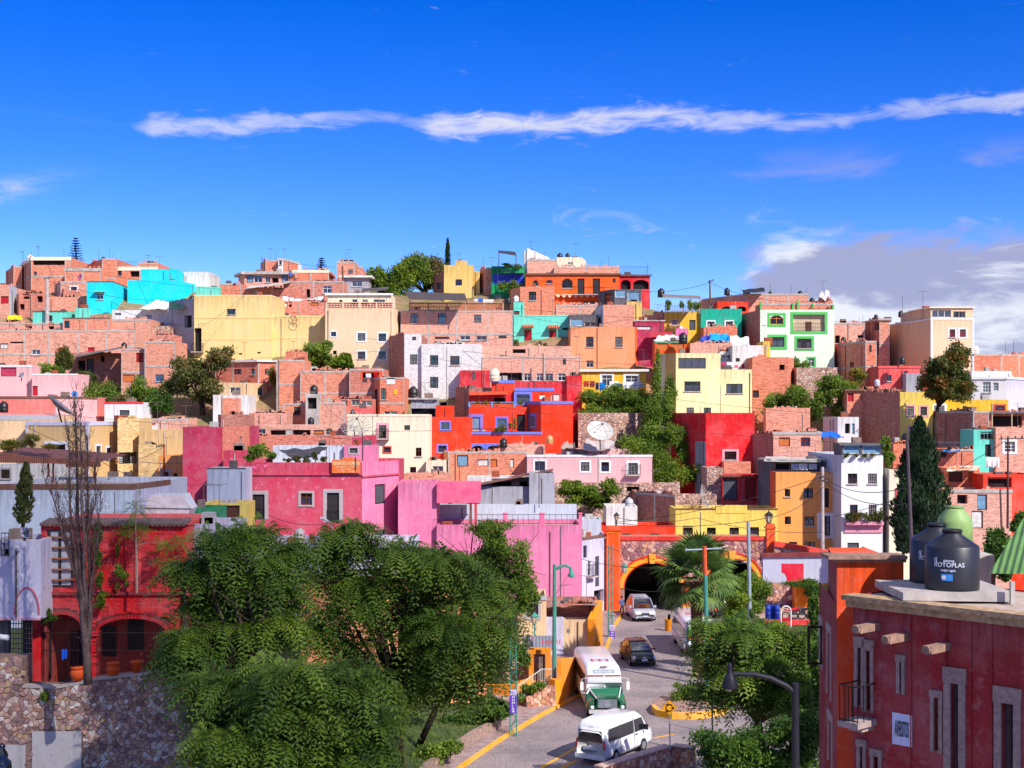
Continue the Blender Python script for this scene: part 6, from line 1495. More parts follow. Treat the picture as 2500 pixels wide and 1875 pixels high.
# ivy bank in the middle
bush('bright green bush heap under the washing line',[(1450,975,32,22),(1500,965,40,24),(1560,975,40,22),(1470,1000,40,16),(1530,1000,44,16)],152.5,9000,.27,'mid',51)
bush('yellow green creeper over the garden wall',[(1440,1010,30,20),(1490,1012,40,14),(1420,1060,14,40)],150.5,3600,.24,'lime',52)
bush('dark ivy hanging down beside the cream tower house',[(1605,900,9,50,0),(1600,960,12,50,-1),(1590,1020,30,50,-2),(1585,1080,36,40,-3),(1620,1000,24,50,-1),(1640,950,14,30,-.6)],147.5,9000,.26,'mid',53,'ivy','ivy')
bush('yellowing weeds on the slope below the ivy',[(1560,1100,60,30),(1620,1130,40,30),(1640,1165,60,30),(1590,1165,40,26),(1690,1150,30,24)],141,8000,.24,'lime',54)
bush('green weeds beside the grey buttress',[(1640,1075,30,34),(1670,1105,20,24),(1690,1130,24,22)],142.5,4500,.24,'mid',55)
tree('garden_tree','light green spreading tree below the pale pink house',[(1400,1195,30,22),(1440,1205,26,18),(1480,1195,26,22),(1460,1225,34,16),(1410,1225,26,16)],133,(1445,1262),6000,.27,'lime',seed=26,r0=.1)
# right slope
tree('leaning_tree','big rust tinted tree with long leaning trunk on the right',[(2310,900,50,40),(2340,870,30,30),(2280,940,40,32),(2340,940,40,34),(2310,965,50,22)],135,(2283,1080),11000,.32,'rust',seed=27,r0=.2,sub=15,k=.42,fork=.55)
bush('bushy green shrub over the rubble wall right of the mint house',[(2030,945,30,26),(2060,965,30,30),(2010,975,24,22),(2050,1000,26,20)],150.5,5500,.27,'mid',56)
bush('round green shrub beside the brick house with the hole window',[(1900,985,34,22),(1945,975,30,28),(1880,1000,24,16),(1990,1000,16,26)],149.5,5200,.27,'mid',57)
bush('small weeds on the mint house wall foot',[(1945,890,12,14),(1965,895,12,10)],161,700,.25,'mid',58)
bush('trailing weeds on the brick house right of the mint house',[(2095,915,26,14),(2080,935,20,14)],155.5,1500,.24,'dry',59)
bush('hanging green creeper right of the tall white house',[(2165,1090,12,20),(2170,1120,12,22)],122.5,1600,.22,'mid',60)
h('G9','crumbling brick garden wall behind the green shrubs',S2(1870,1978),996,1050,'brkp',[],D=146,t=1.5)
h('G9b','stepped rubble stone wall under the mint house',[(1925,4),(1945,0),(2045,0)],897,1010,'stone',[],D=153.6,t=3,name='stone_wall',cat='wall')
h('G9c','ivy topped rubble retaining wall in the middle of the hill',[(1412,0),(1500,0),(1580,3)],1008,1120,'stone',[],D=147.5,t=4,name='stone_wall',cat='wall')
# ---- big feathery trees in front
GRP=None
tree('jacaranda_tree','feathery dark green tree right of the red house',[(537,1333,60,36),(622,1312,56,36),(690,1345,40,30),(500,1390,70,44),(620,1390,80,44),(560,1450,80,44),(680,1440,70,44),(500,1500,60,40),(470,1560,50,40),(600,1520,80,44),(690,1530,60,44),(430,1600,40,36),(520,1600,70,40)],52,(560,1950),3900,.72,'feather','frond',61,.2,7,.44,bark=BARK(),flat=.6)
tree('jacaranda_tree','largest feathery tree with broad layered crown in the middle',[(862,1300,60,34),(800,1350,70,34),(930,1345,90,36),(1020,1370,90,40),(1100,1390,90,40),(830,1410,90,36),(950,1420,110,36),(1080,1450,110,40),(1190,1450,70,44),(840,1480,80,36),(1000,1490,100,36),(1120,1520,100,40),(1200,1530,60,44),(810,1550,80,40),(1060,1570,100,40),(1160,1600,80,44),(860,1610,60,34),(1040,1640,90,40),(1130,1670,70,40),(1010,1690,60,34)],56,(975,1900),5600,.72,'feather','frond',62,.24,7,.44,bark=BARKD(),flat=.5)
tree('pepper_tree','paler narrow leaved tree against the pink wall',[(1190,1305,60,34),(1230,1360,66,46),(1180,1400,70,50),(1265,1420,40,44),(1220,1470,60,46),(1285,1470,30,34)],66,(-4.6,67.5,.8),12000,.2,'mid','leaf',63,.14,13,.46,slim=.3,droop=.5)
tree('jacaranda_tree','low spreading feathery tree at the bottom edge',[(520,1680,70,44),(620,1660,90,44),(740,1640,100,44),(850,1650,80,40),(560,1750,90,44),(680,1730,110,44),(820,1720,110,44),(900,1760,60,44),(520,1830,70,44),(640,1820,110,44),(780,1810,120,44),(900,1840,60,44),(580,1890,110,40),(740,1890,130,40)],45,(720,2050),4200,.72,'feather','frond',64,.16,7,.44,flat=.5)
tree('jacaranda_tree','feathery tree hanging over the street on the right',[(1790,1545,84,40),(1870,1560,84,46),(1745,1610,46,46),(1830,1630,110,46),(1940,1610,60,56),(1790,1680,84,36),(1890,1700,90,46),(1960,1700,50,50),(1980,1560,30,36)],60,(1845,1890),3700,.7,'feather','frond',65,.2,7,.46,bark=BARK(),flat=.5)
bush('dense small leaved shrub mass at the bottom right',[(1760,1830,60,40),(1840,1840,80,50),(1940,1830,60,60),(1800,1880,100,40),(1960,1780,40,50),(1900,1790,50,30)],53,12000,.16,'deep',66)
bush('pale willowy shrub beside the low tree',[(960,1690,40,40),(945,1750,36,50),(930,1790,26,26)],50,3200,.17,'mid',67,slim=.3,droop=.6)
bush('clipped bush on the traffic island',[(1660,1692,26,20),(1700,1692,30,20),(1725,1700,16,16)],80,5200,.12,'mid',68,base=(1690,1722))
bush('clipped round fig tree hedge before the right bore',[(1820,1430,34,28),(1850,1450,30,34),(1800,1460,26,30),(1830,1485,40,26)],97,9000,.16,'mid',69,'clipped_tree','tree',base=(1830,1535))
bush('feathery light bush left of the clipped fig',[(1800,1470,28,22),(1790,1500,24,20)],90,2400,.2,'lime',70)
bush('dark hedge along the planted bank',[(1120,1770,40,24),(1170,1755,40,22),(1215,1735,30,22),(1090,1800,34,24),(1200,1715,36,14)],73,7500,.16,'deep',71)
bush('ivy and shrubs on the rubble wall left of the gateway',[(1200,1600,24,30),(1240,1590,30,24),(1275,1600,20,22),(1190,1650,14,24)],83.5,3800,.18,'deep',72)
bush('small hedge above the handrail of the stair',[(1290,1685,16,12),(1315,1675,16,12),(1270,1700,14,10)],79.3,1500,.14,'mid',73)
bush('grassy tuft at the pavement edge of the bank',[(1050,1850,40,26),(1100,1830,30,16),(1010,1880,40,26)],66,4200,.18,'mid',74)
bush('creeper on the pier beside the orange pier',[(1965,1428,40,10),(1990,1445,24,14)],109.5,1800,.2,'deep',75)
bush('leafy scrub behind the black tanks',[(2235,1430,24,20),(2440,1330,40,40),(2450,1390,30,30),(2490,1290,20,30)],60,4200,.2,'deep',76)
bush('dark leaves below the maroon balcony corner',[(1990,1500,14,40),(1995,1640,14,70)],55,2600,.18,'deep',77)
# ---- creepers on the red house front
bush('creeper patches climbing the red house front',[(238,1310,12,30),(240,1360,9,22),(245,1420,8,24)],59.7,1200,.11,'deep',78,'creeper','creeper')
bush('thin creeper sprig in the middle of the red wall',[(288,1345,6,16),(290,1395,14,14),(300,1405,14,10),(288,1430,6,10),(310,1425,6,10)],59.7,620,.1,'mid',79,'creeper','creeper')
bush('spiky fern on the ledge of the red house',[(240,1470,14,14),(252,1450,10,8)],59.6,420,.16,'lime',80,'fern','fern',slim=.25)
bush('dark potted shrub at the porch corner',[(112,1500,14,16),(120,1510,20,8)],59.4,800,.12,'deep',81)
bush('green clump at the top of the retaining wall',[(430,1610,30,34),(455,1640,30,30),(408,1590,12,14)],56,2200,.18,'mid',82,slim=.25)
bush('moss tuft growing from the retaining wall',[(108,1700,10,12)],56.3,420,.08,'lime',83,'moss_tuft','moss')
bush('dry grass growing on the rusty canopy',[(40,1085,34,12),(80,1075,24,16),(20,1090,20,10),(120,1092,20,8)],100,2400,.22,'dry',84,'dry_grass','grass',slim=.2)
bush('terrace plants on the pink inn roof',[(620,1105,16,14),(640,1100,14,16),(660,1115,14,10),(612,1120,14,10)],112.8,1600,.2,'mid',85)
bush('cactus and succulents along the inn parapet',[(700,1124,10,6),(725,1122,12,8),(750,1124,10,6),(770,1118,6,12),(790,1122,10,6)],112.3,900,.18,'olive',86)
def sapling():
    b=W(334,1448,59.2);root=empty('sapling',b,'young feathery sapling growing on the red house ledge','tree');top=W(331,1300,59.2);mb=MB();mb.tube([b,b.lerp(top,.5)+Vector((.03,0,0)),top,W(333,1215,59.2)],[.055,.045,.035,.012],7);mb.build('trunk',plain((176,150,130),.9),root)
    r=np.random.default_rng(5);V,T=[],[]
    for c,n in(((331,1290,34,14),60),((334,1240,24,28),70),((300,1300,20,10),26),((420,1330,40,26),70),((400,1370,24,24),40)):
        c_,R_=px_clump(c,59.2);v,t=fronds(np.array([c_]),np.array([R_]),np.array([.45]),n,.5,r,9,.1,.4);V.append(v);T.append(t)
    crown(root,np.concatenate(V),np.concatenate(T),LM['mid']())
    mb=MB();mb.tube([W(332,1335,59.2),W(360,1322,59.2),W(415,1330,59.2)],[.02,.014,.008],5);mb.build('branch',plain((176,150,130),.9),root)
sapling()
def bare_tree():
    D=54;b=W(216,1670,D);root=empty('bare_tree',b,'tall dead cypress with bundled grey twigs before the red house','tree');rr=random.Random(9);mb=MB();tw=MB()
    stems=[(216,1670,200,1450,190,1250,182,960,.17),(214,1600,222,1430,215,1270,212,1060,.12),(205,1520,185,1380,170,1220,168,1040,.1),(210,1500,205,1340,200,1180,196,1000,.1),(200,1450,160,1330,135,1230,100,1150,.05),(200,1400,210,1300,232,1230,236,1120,.05),(195,1420,165,1330,150,1280,138,1180,.05),(212,1480,230,1380,240,1300,246,1200,.04)]
    for x0,y0,x1,y1,x2,y2,x3,y3,r in stems:
        off=rr.uniform(-.3,.3);P=[W(x0,y0,D),W(x1,y1,D+off),W(x2,y2,D+off*1.6),W(x3,y3,D+off*2)]
        q=[]
        for i in range(3):
            for k in range(4):q.append(P[i].lerp(P[i+1],k/4)+Vector((rr.uniform(-.03,.03),rr.uniform(-.03,.03),0)))
        q.append(P[3]);n=len(q);mb.tube(q,[r*(1-.88*i/(n-1))for i in range(n)],6)
        for i in range(2,n):
            for _ in range(9 if r>.08 else 5):
                a=q[i-1].lerp(q[i],rr.random());L_=rr.uniform(.25,.95)*(1.2-.5*i/n);d=Vector((rr.uniform(-.55,.55),rr.uniform(-.5,.5),1)).normalized();m=a+d*L_*.5+Vector((rr.uniform(-.05,.05),0,0));e=a+d*L_+UP*.1
                tw.tube([a,m,e],[.016,.01,.004],3,0,False)
                for _ in range(2):s_=a.lerp(e,rr.uniform(.3,.9));tw.tube([s_,s_+Vector((rr.uniform(-.25,.25),rr.uniform(-.2,.2),rr.uniform(.05,.3)))],[.008,.003],3,0,False)
    mb.build('trunk',plain((116,96,92),.95,0,.4,.1,6),root,True);prop(tw.build('twigs',plain((104,78,74),.95,0,.35),root),kind='stuff')
    C=np.array([W(x,y,D)for x,y in((180,1000),(186,1050),(178,1100),(195,1140),(205,1200),(165,1180),(175,1060),(210,1100))]);r=np.random.default_rng(3)
    V,t=leaf_quads(C,np.full((8,3),.25)*np.array([1,1,2.2]),np.full(8,.4),900,.09,r,.35);crown(root,V,t,LM['olive'](),'dry_leaves')
bare_tree()
def fan_palm():
    D=89;b=W(1703,0,D);b.z=0;root=empty('fan_palm',b,'fan palm with shaggy trunk beside the parked bus','palm');rr=random.Random(2);top=W(1700,1420,D);mb=MB();n=12
    mb.tube([b.lerp(top,i/n)for i in range(n+1)],[.30+.10*(i/n)for i in range(n+1)],12);mb.build('trunk',plain((120,84,66),.95,0,.4,.1,8),root)
    mb=MB()
    for i in range(34):
        for j in range(13):
            a=(j+.5*(i%2))*2*math.pi/13+rr.uniform(-.08,.08);f=i/34;c=b.lerp(top,f);R=.30+.10*f;d=Vector((math.cos(a),math.sin(a),0));sd=Vector((-d.y,d.x,0));p=c+d*R
            mb.face([p-sd*.07,p+sd*.07,p+d*.10+UP*.14]);mb.face([p-sd*.07,p+d*.10+UP*.14,p-UP*.03]);mb.face([p+sd*.07,p-UP*.03,p+d*.10+UP*.14])
    prop(mb.build('leaf_bases',plain((136,92,72),.95,0,.5,.1,9),root),kind='stuff')
    meshes=[]
    for v in range(4):
        V=[];T=[];L_=1.25;m=30
        pet=np.array([0,0,0.0]);hub=np.array([1.15,0,0])
        V.append([pet-[0,.035,0],hub-[0,.03,0],hub+[0,.03,0],pet+[0,.035,0]]);T.append(.7)
        for k in range(m):
            a=math.radians(-125+250*k/(m-1))+rr.uniform(-.03,.03);ln=L_*(1-.22*abs(k/(m-1)-.5)*2)*rr.uniform(.9,1.05);d=np.array([math.cos(a),math.sin(a),0]);s_=np.array([-d[1],d[0],0]);fold=.06*math.cos(a)-.10*abs(math.sin(a))
            z1,z2=-.03,-.10-.35*rr.uniform(.4,1);w=.062
            p1=hub+d*ln*.6+[0,0,fold+z1];p2=hub+d*ln+[0,0,fold+z2]
            V.append([hub,p1-s_*w,p1+[0,0,.02],p1+s_*w]);T.append(rr.uniform(.2,.8));V.append([p1-s_*w,p2,p1+s_*w,p1+[0,0,.02]]);T.append(rr.uniform(.2,.8))
        meshes.append(fast_mesh('frond',np.array(V),4,LM['palm'](),np.array(T)))
    N_=36
    for i in range(N_):
        el=math.radians(78-122*(i/(N_-1))**.9+rr.uniform(-6,6));az=i*2.39996+rr.uniform(-.2,.2);o=bpy.data.objects.new('frond',meshes[i%4]);COL.objects.link(o);o.parent=root
        o.location=top-b+Vector((0,0,.15+.35*(1-i/N_)));o.rotation_mode='ZYX';o.rotation_mode='XYZ';o.rotation_euler=(rr.uniform(-.5,.5),-el,az);s_=rr.uniform(1.15,1.45);o.scale=(s_,s_,s_)
    mb=MB()
    for sx in(-1,1,.3):
        a=top+Vector((sx*.5,-.4,.3));mb.tube([a,a+Vector((sx*.5,-.6,-.5)),a+Vector((sx*.6,-.7,-1.5))],[.06,.09,.03],6)
    mb.build('flower_stalks',plain((206,150,110),.9,0,.4),root)
fan_palm()
# ------------------------------------------------------------------ vehicles (built facing -Y, then turned)
def ring(w0,w1,z0,z1,y,r=.18,n=4):
    """rounded section: half width w0 at the bottom, w1 at the top"""
    P=[];r=min(r,(z1-z0)*.45,w0*.45)
    for cx,cz,a0 in((w1-r,z1-r,0),(-(w1-r),z1-r,90),(-(w0-r),z0+r,180),(w0-r,z0+r,270)):
        for k in range(n):
            a=math.radians(a0+90*k/(n-1));P.append(Vector((cx+r*math.cos(a),y,cz+r*math.sin(a))))
    return P
def loft(mb,rings,mi=0,cap=True):
    n=len(rings[0]);b=len(mb.v)
    for r in rings:mb.v.extend([tuple(p)for p in r])
    for i in range(len(rings)-1):
        for k in range(n):
            k2=(k+1)%n;mb.f.append((b+i*n+k,b+i*n+k2,b+(i+1)*n+k2,b+(i+1)*n+k));mb.m.append(mi);mb.uv.extend([(0,0)]*4)
    if cap:
        for row,rev in((0,False),(len(rings)-1,True)):
            t=tuple(b+row*n+k for k in range(n));mb.f.append(t[::-1]if rev else t);mb.m.append(mi);mb.uv.extend([(0,0)]*n)
def local(root,fn,name,mat,smooth=False,parent=None):
    """build in the vehicle's own axes"""
    mb=MB();fn(mb);me=mb.mesh(name)
    for m in(mat if isinstance(mat,list)else[mat]):me.materials.append(m)
    if smooth:me.polygons.foreach_set('use_smooth',[True]*len(me.polygons))
    o=bpy.data.objects.new(name,me);COL.objects.link(o);o.parent=parent or root;return o
def wheels(root,spots,r=.32,w=.2):
    tm,rm=plain((34,34,36),.9),plain((170,172,176),.35,.6)
    for x,y in spots:
        def tyre(mb):mb.tube([Vector((x-w/2,y,r)),Vector((x-w*.42,y,r)),Vector((x+w*.42,y,r)),Vector((x+w/2,y,r))],[r*.9,r,r,r*.9],20)
        o=local(root,tyre,'wheel',tm,True);sg=1 if x>0 else-1
        def rim(mb):
            mb.tube([Vector((x+sg*w*.48,y,r)),Vector((x+sg*w*.52,y,r))],[r*.62,r*.56],14)
        local(root,rim,'rim',rm,False,o)
def quad_part(root,name,pts,mat,th=.015,parent=None):
    def f(mb):
        P=[Vector(p)for p in pts];n=(P[1]-P[0]).cross(P[2]-P[0]).normalized();mb.prism([p-n*.01 for p in P],n*(th+.01))
    return local(root,f,name,mat,False,parent)
def lights_plate(root,yf,specs):
    for nm,x0,x1,z0,z1,mat in specs:quad_part(root,nm,[(x0,yf,z0),(x1,yf,z0),(x1,yf,z1),(x0,yf,z1)],mat)
GL=lambda:gloss((26,30,36),.06,1.0)
LENS=lambda:gloss((226,226,230),.15,.8)
REDL=lambda:gloss((200,20,20),.2,.8)
PLATE=lambda:plain((206,214,230),.5)
def minivan():
    p=G(1576,1519);root=empty('minivan',p,'silver minivan with lit headlamps leaving the tunnel','car');root.rotation_euler=(0,0,math.radians(4));bm=gloss((176,178,190),.35,.3)
    local(root,lambda mb:loft(mb,[ring(.78,.7,.3,.6,0,.12),ring(.92,.86,.22,.78,.18),ring(.95,.9,.2,.88,.6),ring(.96,.92,.2,1.0,1.35),ring(.96,.92,.2,1.02,3.6),ring(.95,.9,.22,1.02,4.6),ring(.86,.8,.35,.9,4.8)]),'body',bm,True)
    local(root,lambda mb:loft(mb,[ring(.84,.8,.95,1.0,1.0,.04),ring(.86,.72,.98,1.35,1.5,.12),ring(.88,.68,.98,1.66,2.1,.14),ring(.88,.7,.98,1.68,4.1,.14),ring(.86,.72,.98,1.3,4.68,.1)]),'windows',GL(),True)
    local(root,lambda mb:loft(mb,[ring(.66,.6,1.60,1.66,1.95,.03),ring(.71,.64,1.6,1.74,2.4,.05),ring(.72,.66,1.6,1.76,3.9,.05),ring(.68,.6,1.58,1.7,4.2,.04)]),'roof',bm,True)
    for sg in(-1,1):
        local(root,lambda mb:mb.tube([Vector((sg*.83,1.02,1.0)),Vector((sg*.69,2.0,1.66))],.04,6),'pillar',bm)
        local(root,lambda mb:mb.box((sg*1.0-.09,1.3,.98),(sg*1.0+.09,1.42,1.16)),'mirror',bm)
        local(root,lambda mb:mb.box((sg*.55-.22,-.02,.66),(sg*.55+.2,.16,.8)),'headlight',emit((255,240,214),1.2))
    quad_part(root,'grille',[(-.34,0.0,.58),(.34,0.0,.58),(.38,.02,.72),(-.38,.02,.72)],plain((60,62,66),.5));quad_part(root,'number_plate',[(-.2,-.02,.4),(.2,-.02,.4),(.2,-.02,.52),(-.2,-.02,.52)],PLATE())
    quad_part(root,'bumper_slot',[(-.6,-.01,.3),(.6,-.01,.3),(.6,-.01,.37),(-.6,-.01,.37)],plain((40,40,44),.7))
    wheels(root,[(-.85,.95),(.85,.95),(-.85,3.8),(.85,3.8)])
def hatchback():
    p=G(1574,1629);root=empty('small_car',p,'small black hatchback driving down the street','car');root.rotation_euler=(0,0,math.radians(9));bm=gloss((24,20,22),.3,.35)
    local(root,lambda mb:loft(mb,[ring(.66,.55,.28,.52,0,.1),ring(.80,.72,.2,.68,.14),ring(.85,.78,.18,.80,.5),ring(.86,.82,.18,.93,1.15),ring(.86,.82,.18,.96,3.0),ring(.84,.78,.2,.98,3.7),ring(.74,.66,.3,.85,3.9)]),'body',bm,True)
    local(root,lambda mb:loft(mb,[ring(.76,.72,.9,.95,.95,.03),ring(.79,.64,.92,1.26,1.45,.12),ring(.8,.6,.92,1.46,1.95,.14),ring(.8,.6,.92,1.48,3.0,.14),ring(.78,.6,.92,1.2,3.7,.1)]),'windows',GL(),True)
    local(root,lambda mb:loft(mb,[ring(.58,.5,1.42,1.47,1.85,.03),ring(.62,.56,1.42,1.53,2.2,.05),ring(.62,.56,1.4,1.54,2.9,.05),ring(.58,.5,1.36,1.47,3.2,.04)]),'roof',gloss((120,44,40),.2,.9),True)
    for sg in(-1,1):
        local(root,lambda mb:mb.tube([Vector((sg*.76,.98,.95)),Vector((sg*.61,1.9,1.47))],.035,6),'pillar',bm)
        local(root,lambda mb:mb.box((sg*.93-.09,1.15,.93),(sg*.93+.09,1.27,1.08)),'mirror',gloss((110,30,30),.25))
        quad_part(root,'headlight',[(sg*.42,.05,.55),(sg*.74,.12,.5),(sg*.78,.2,.74),(sg*.6,.2,.7)][::sg],LENS())
    quad_part(root,'number_plate',[(-.2,-.02,.4),(.2,-.02,.4),(.2,-.02,.53),(-.2,-.02,.53)],PLATE());quad_part(root,'grille',[(-.5,.02,.27),(.5,.02,.27),(.46,.02,.36),(-.46,.02,.36)],plain((24,24,26),.6))
    quad_part(root,'badge',[(-.08,.02,.58),(.08,.02,.58),(.06,.05,.66),(-.06,.05,.66)],LENS())
    wheels(root,[(-.78,.72),(.78,.72),(-.78,3.1),(.78,3.1)],.29,.18)
def bus_front():
    p=G(1484,1757);root=empty('old_bus',p,'white and green bonneted bus coming down the street','bus');root.rotation_euler=(0,0,math.radians(3));wm,gm=gloss((236,236,236),.3,.5),gloss((24,110,70),.25,.7)
    local(root,lambda mb:loft(mb,[ring(1.04,1.0,.42,1.72,1.5,.1),ring(1.08,.98,.4,2.32,2.0,.22),ring(1.1,1.0,.4,2.52,2.6,.26),ring(1.1,1.0,.4,2.55,8.6,.26),ring(1.08,.98,.45,2.4,8.9,.26)]),'body',wm,True)
    local(root,lambda mb:loft(mb,[ring(.60,.56,.62,1.12,.12,.06),ring(.64,.6,.6,1.24,.5,.08),ring(.86,.82,.6,1.42,1.52,.08)]),'bonnet',[gm],True)
    for sg in(-1,1):
        local(root,lambda mb:loft(mb,[ring(.2,.16,.45,.8,.2,.06),ring(.26,.22,.42,1.0,.5,.1),ring(.28,.24,.42,1.12,1.5,.08)])or[mb.v.__setitem__(i,(v[0]+sg*.83,v[1],v[2]))for i,v in enumerate(mb.v)],'fender',gm,True)
        local(root,lambda mb:mb.tube([Vector((sg*.62,.14,1.16)),Vector((sg*.9,1.5,1.46))],.035,6),'bonnet_edge',wm)
        local(root,lambda mb:mb.tube([Vector((sg*.83,.17,.66)),Vector((sg*.83,.10,.66))],.10,14),'headlight',LENS())
        local(root,lambda mb:mb.tube([Vector((sg*.9,.25,1.05)),Vector((sg*.9,.2,1.05))],.05,8),'indicator',gloss((200,50,20),.3))
        def mir(mb):mb.tube([Vector((sg*1.0,1.5,2.0)),Vector((sg*1.28,1.35,1.95)),Vector((sg*1.28,1.35,1.2)),Vector((sg*1.02,1.5,1.15))],.02,5);mb.box((sg*1.28-.09,1.3,1.35),(sg*1.28+.09,1.36,1.8))
        local(root,mir,'mirror',wm)
        for k in range(7):quad_part(root,'side_window',[(sg*1.06,2.3+k*.9,1.45),(sg*1.06,3.05+k*.9,1.45),(sg*1.03,3.05+k*.9,2.05),(sg*1.03,2.3+k*.9,2.05)][::sg],GL())
    wsn=quad_part(root,'windscreen',[(-.92,1.505,1.46),(.92,1.505,1.46),(.9,1.80,2.06),(-.9,1.80,2.06)],GL(),.02)
    quad_part(root,'centre_bar',[(-.03,1.47,1.46),(.03,1.47,1.46),(.03,1.77,2.06),(-.03,1.77,2.06)],wm,.02)
    for x in(-.55,.42):local(root,lambda mb:mb.tube([Vector((x,1.74,2.04)),Vector((x+.35,1.55,1.62))],.016,4),'wiper',plain((206,206,206),.5))
    quad_part(root,'red_visor',[(-.93,1.76,2.0),(.93,1.76,2.0),(.92,1.8,2.08),(-.92,1.8,2.08)],plain((150,30,34),.5),.03)
    sg_=quad_part(root,'route_board',[(-.6,1.90,2.15),(.6,1.90,2.15),(.6,2.02,2.34),(-.6,2.02,2.34)],plain((150,160,166),.4),.05)
    up=Vector((0,.12,.19)).normalized();ux=Vector((1,0,0))
    def ltext(body,O,size,col,wide,ux_=ux,uy_=up,par=None):
        me=text_mesh(body,size,.002).copy();me.materials.append(plain(col,.6));vv=np.array([x.co[:]for x in me.vertices]);kx=wide/(vv[:,0].max()-vv[:,0].min());n=ux_.cross(uy_)
        for x in me.vertices:c=x.co.copy();x.co=Vector(O)+ux_*c.x*kx+uy_*c.y+n*(c.z+.06)
        o=bpy.data.objects.new('lettering',me);COL.objects.link(o);o.parent=par or root
    ltext('MUSEO MOMIAS',(-.52,1.91,2.17),.16,(230,234,236),1.04)
    up2=Vector((0,.3,.6)).normalized()
    for i,t in enumerate(('CENTRO','MARFIL','PASTITA')):ltext(t,(-.78,1.62-i*.055,1.70-i*.11),.1,(225,225,225),.36,ux,up2)
    quad_part(root,'top_marker',[(-.2,2.1,2.44),(.2,2.1,2.44),(.2,2.14,2.5),(-.2,2.14,2.5)],plain((120,30,30),.5),.04)
    g=quad_part(root,'grille',[(-.52,.10,.62),(.52,.10,.62),(.52,.13,1.08),(-.52,.13,1.08)],plain((150,156,162),.35,.6),.03)
    local(root,lambda mb:[mb.tube([Vector((.13*math.cos(a),.06,.85+.13*math.sin(a))),Vector((.13*math.cos(a+.4),.06,.85+.13*math.sin(a+.4)))],.016,4)for a in np.arange(0,6.28,.4)]+[mb.tube([Vector((0,.06,.85)),Vector((.12*math.cos(a),.06,.85+.12*math.sin(a)))],.014,4)for a in(1.57,3.67,5.76)],'emblem',plain((226,228,230),.3,.7),False,g)
    local(root,lambda mb:mb.box((-1.02,-.02,.34),(1.02,.14,.52)),'bumper',plain((206,206,204),.4))
    quad_part(root,'number_plate',[(-.22,-.05,.37),(.22,-.05,.37),(.22,-.05,.48),(-.22,-.05,.48)],PLATE())
    for y0 in(3.6,3.85,4.1):  # red stripes painted on the roof
        for x0,x1 in((-.5,-.38),(.38,.5),(-.06,.06)):local(root,lambda mb:mb.box((x0,y0,2.555),(x1,y0+.13,2.56)),'roof_stripe',plain((214,40,70),.5))
        local(root,lambda mb:mb.box((-.4,y0+.05,2.553),(.4,y0+.08,2.557)),'roof_stripe',plain((190,60,90),.5))
    wheels(root,[(-.95,.9),(.95,.9),(-.95,6.8),(.95,6.8)],.42,.24)
def bus_rear():
    p=G(1708,1604);root=empty('parked_bus',p,'white bus seen from behind with a green and orange poster','bus');wm=gloss((234,234,238),.3,.5)
    local(root,lambda mb:loft(mb,[ring(1.06,.98,.45,2.28,0,.22),ring(1.1,1.0,.4,2.4,.25,.26),ring(1.1,1.0,.4,2.4,7.2,.26),ring(1.06,.96,.5,2.2,7.5,.26)]),'body',wm,True)
    for sg in(-1,1):
        for k in range(8):quad_part(root,'side_window',[(sg*1.07,.4+k*.82,1.3),(sg*1.07,1.1+k*.82,1.3),(sg*1.045,1.1+k*.82,1.9),(sg*1.045,.4+k*.82,1.9)][::sg],gloss((120,110,90),.15))
        quad_part(root,'skirt',[(sg*1.1,.3,.45),(sg*1.1,7.0,.45),(sg*1.1,7.0,1.0),(sg*1.1,.3,1.0)][::sg],gloss((196,196,204),.4))
        for z,m in((.86,REDL()),(.74,REDL()),(.62,plain((100,104,110),.4))):local(root,lambda mb:mb.tube([Vector((sg*.86,.0,z)),Vector((sg*.86,-.05,z))],.055,10),'rear_lamp',m)
        local(root,lambda mb:mb.box((sg*1.3-.1,7.0,1.5),(sg*1.3+.1,7.08,1.9)),'mirror',plain((40,40,44),.5))
    pw=quad_part(root,'poster',[(-.86,-.015,1.18),(.9,-.015,1.18),(.86,-.015,2.06),(-.82,-.015,2.06)],plain((90,170,70),.5),.02)
    quad_part(root,'poster_band',[(-.84,-.04,1.2),(.88,-.04,1.2),(.88,-.04,1.42),(-.84,-.04,1.42)],plain((240,90,30),.5),.01,pw);quad_part(root,'poster_red',[(.35,-.042,1.45),(.86,-.042,1.45),(.84,-.042,2.0),(.35,-.042,2.0)],plain((236,50,30),.5),.01,pw)
    def ltext(body,O,size,col,wide,par):
        me=text_mesh(body,size,.004).copy();me.materials.append(plain(col,.6));vv=np.array([x.co[:]for x in me.vertices]);kx=wide/(vv[:,0].max()-vv[:,0].min())
        for x in me.vertices:c=x.co.copy();x.co=Vector(O)+Vector((c.x*kx,-.05-c.z,c.y))
        o=bpy.data.objects.new('lettering',me);COL.objects.link(o);o.parent=par
    ltext('TODO',(-.8,0,1.82),.24,(244,244,244),.9,pw);ltext('CON TU',(-.74,0,1.65),.16,(250,240,120),.8,pw);ltext('22',(.5,.03,.98),.2,(40,40,44),.3,root)
    local(root,lambda mb:mb.box((-1.05,-.08,.38),(1.05,.02,.54)),'bumper',plain((160,60,56),.5))
    for i in range(4):local(root,lambda mb:mb.box((-.6+.05*i,3.2+.35*i,2.40),(.6,3.34+.35*i,2.408)),'roof_stripe',plain((206,40,66)if i%2 else(120,110,130),.5))
    wheels(root,[(-.95,1.7),(.95,1.7),(-.95,6.0),(.95,6.0)],.42,.24)
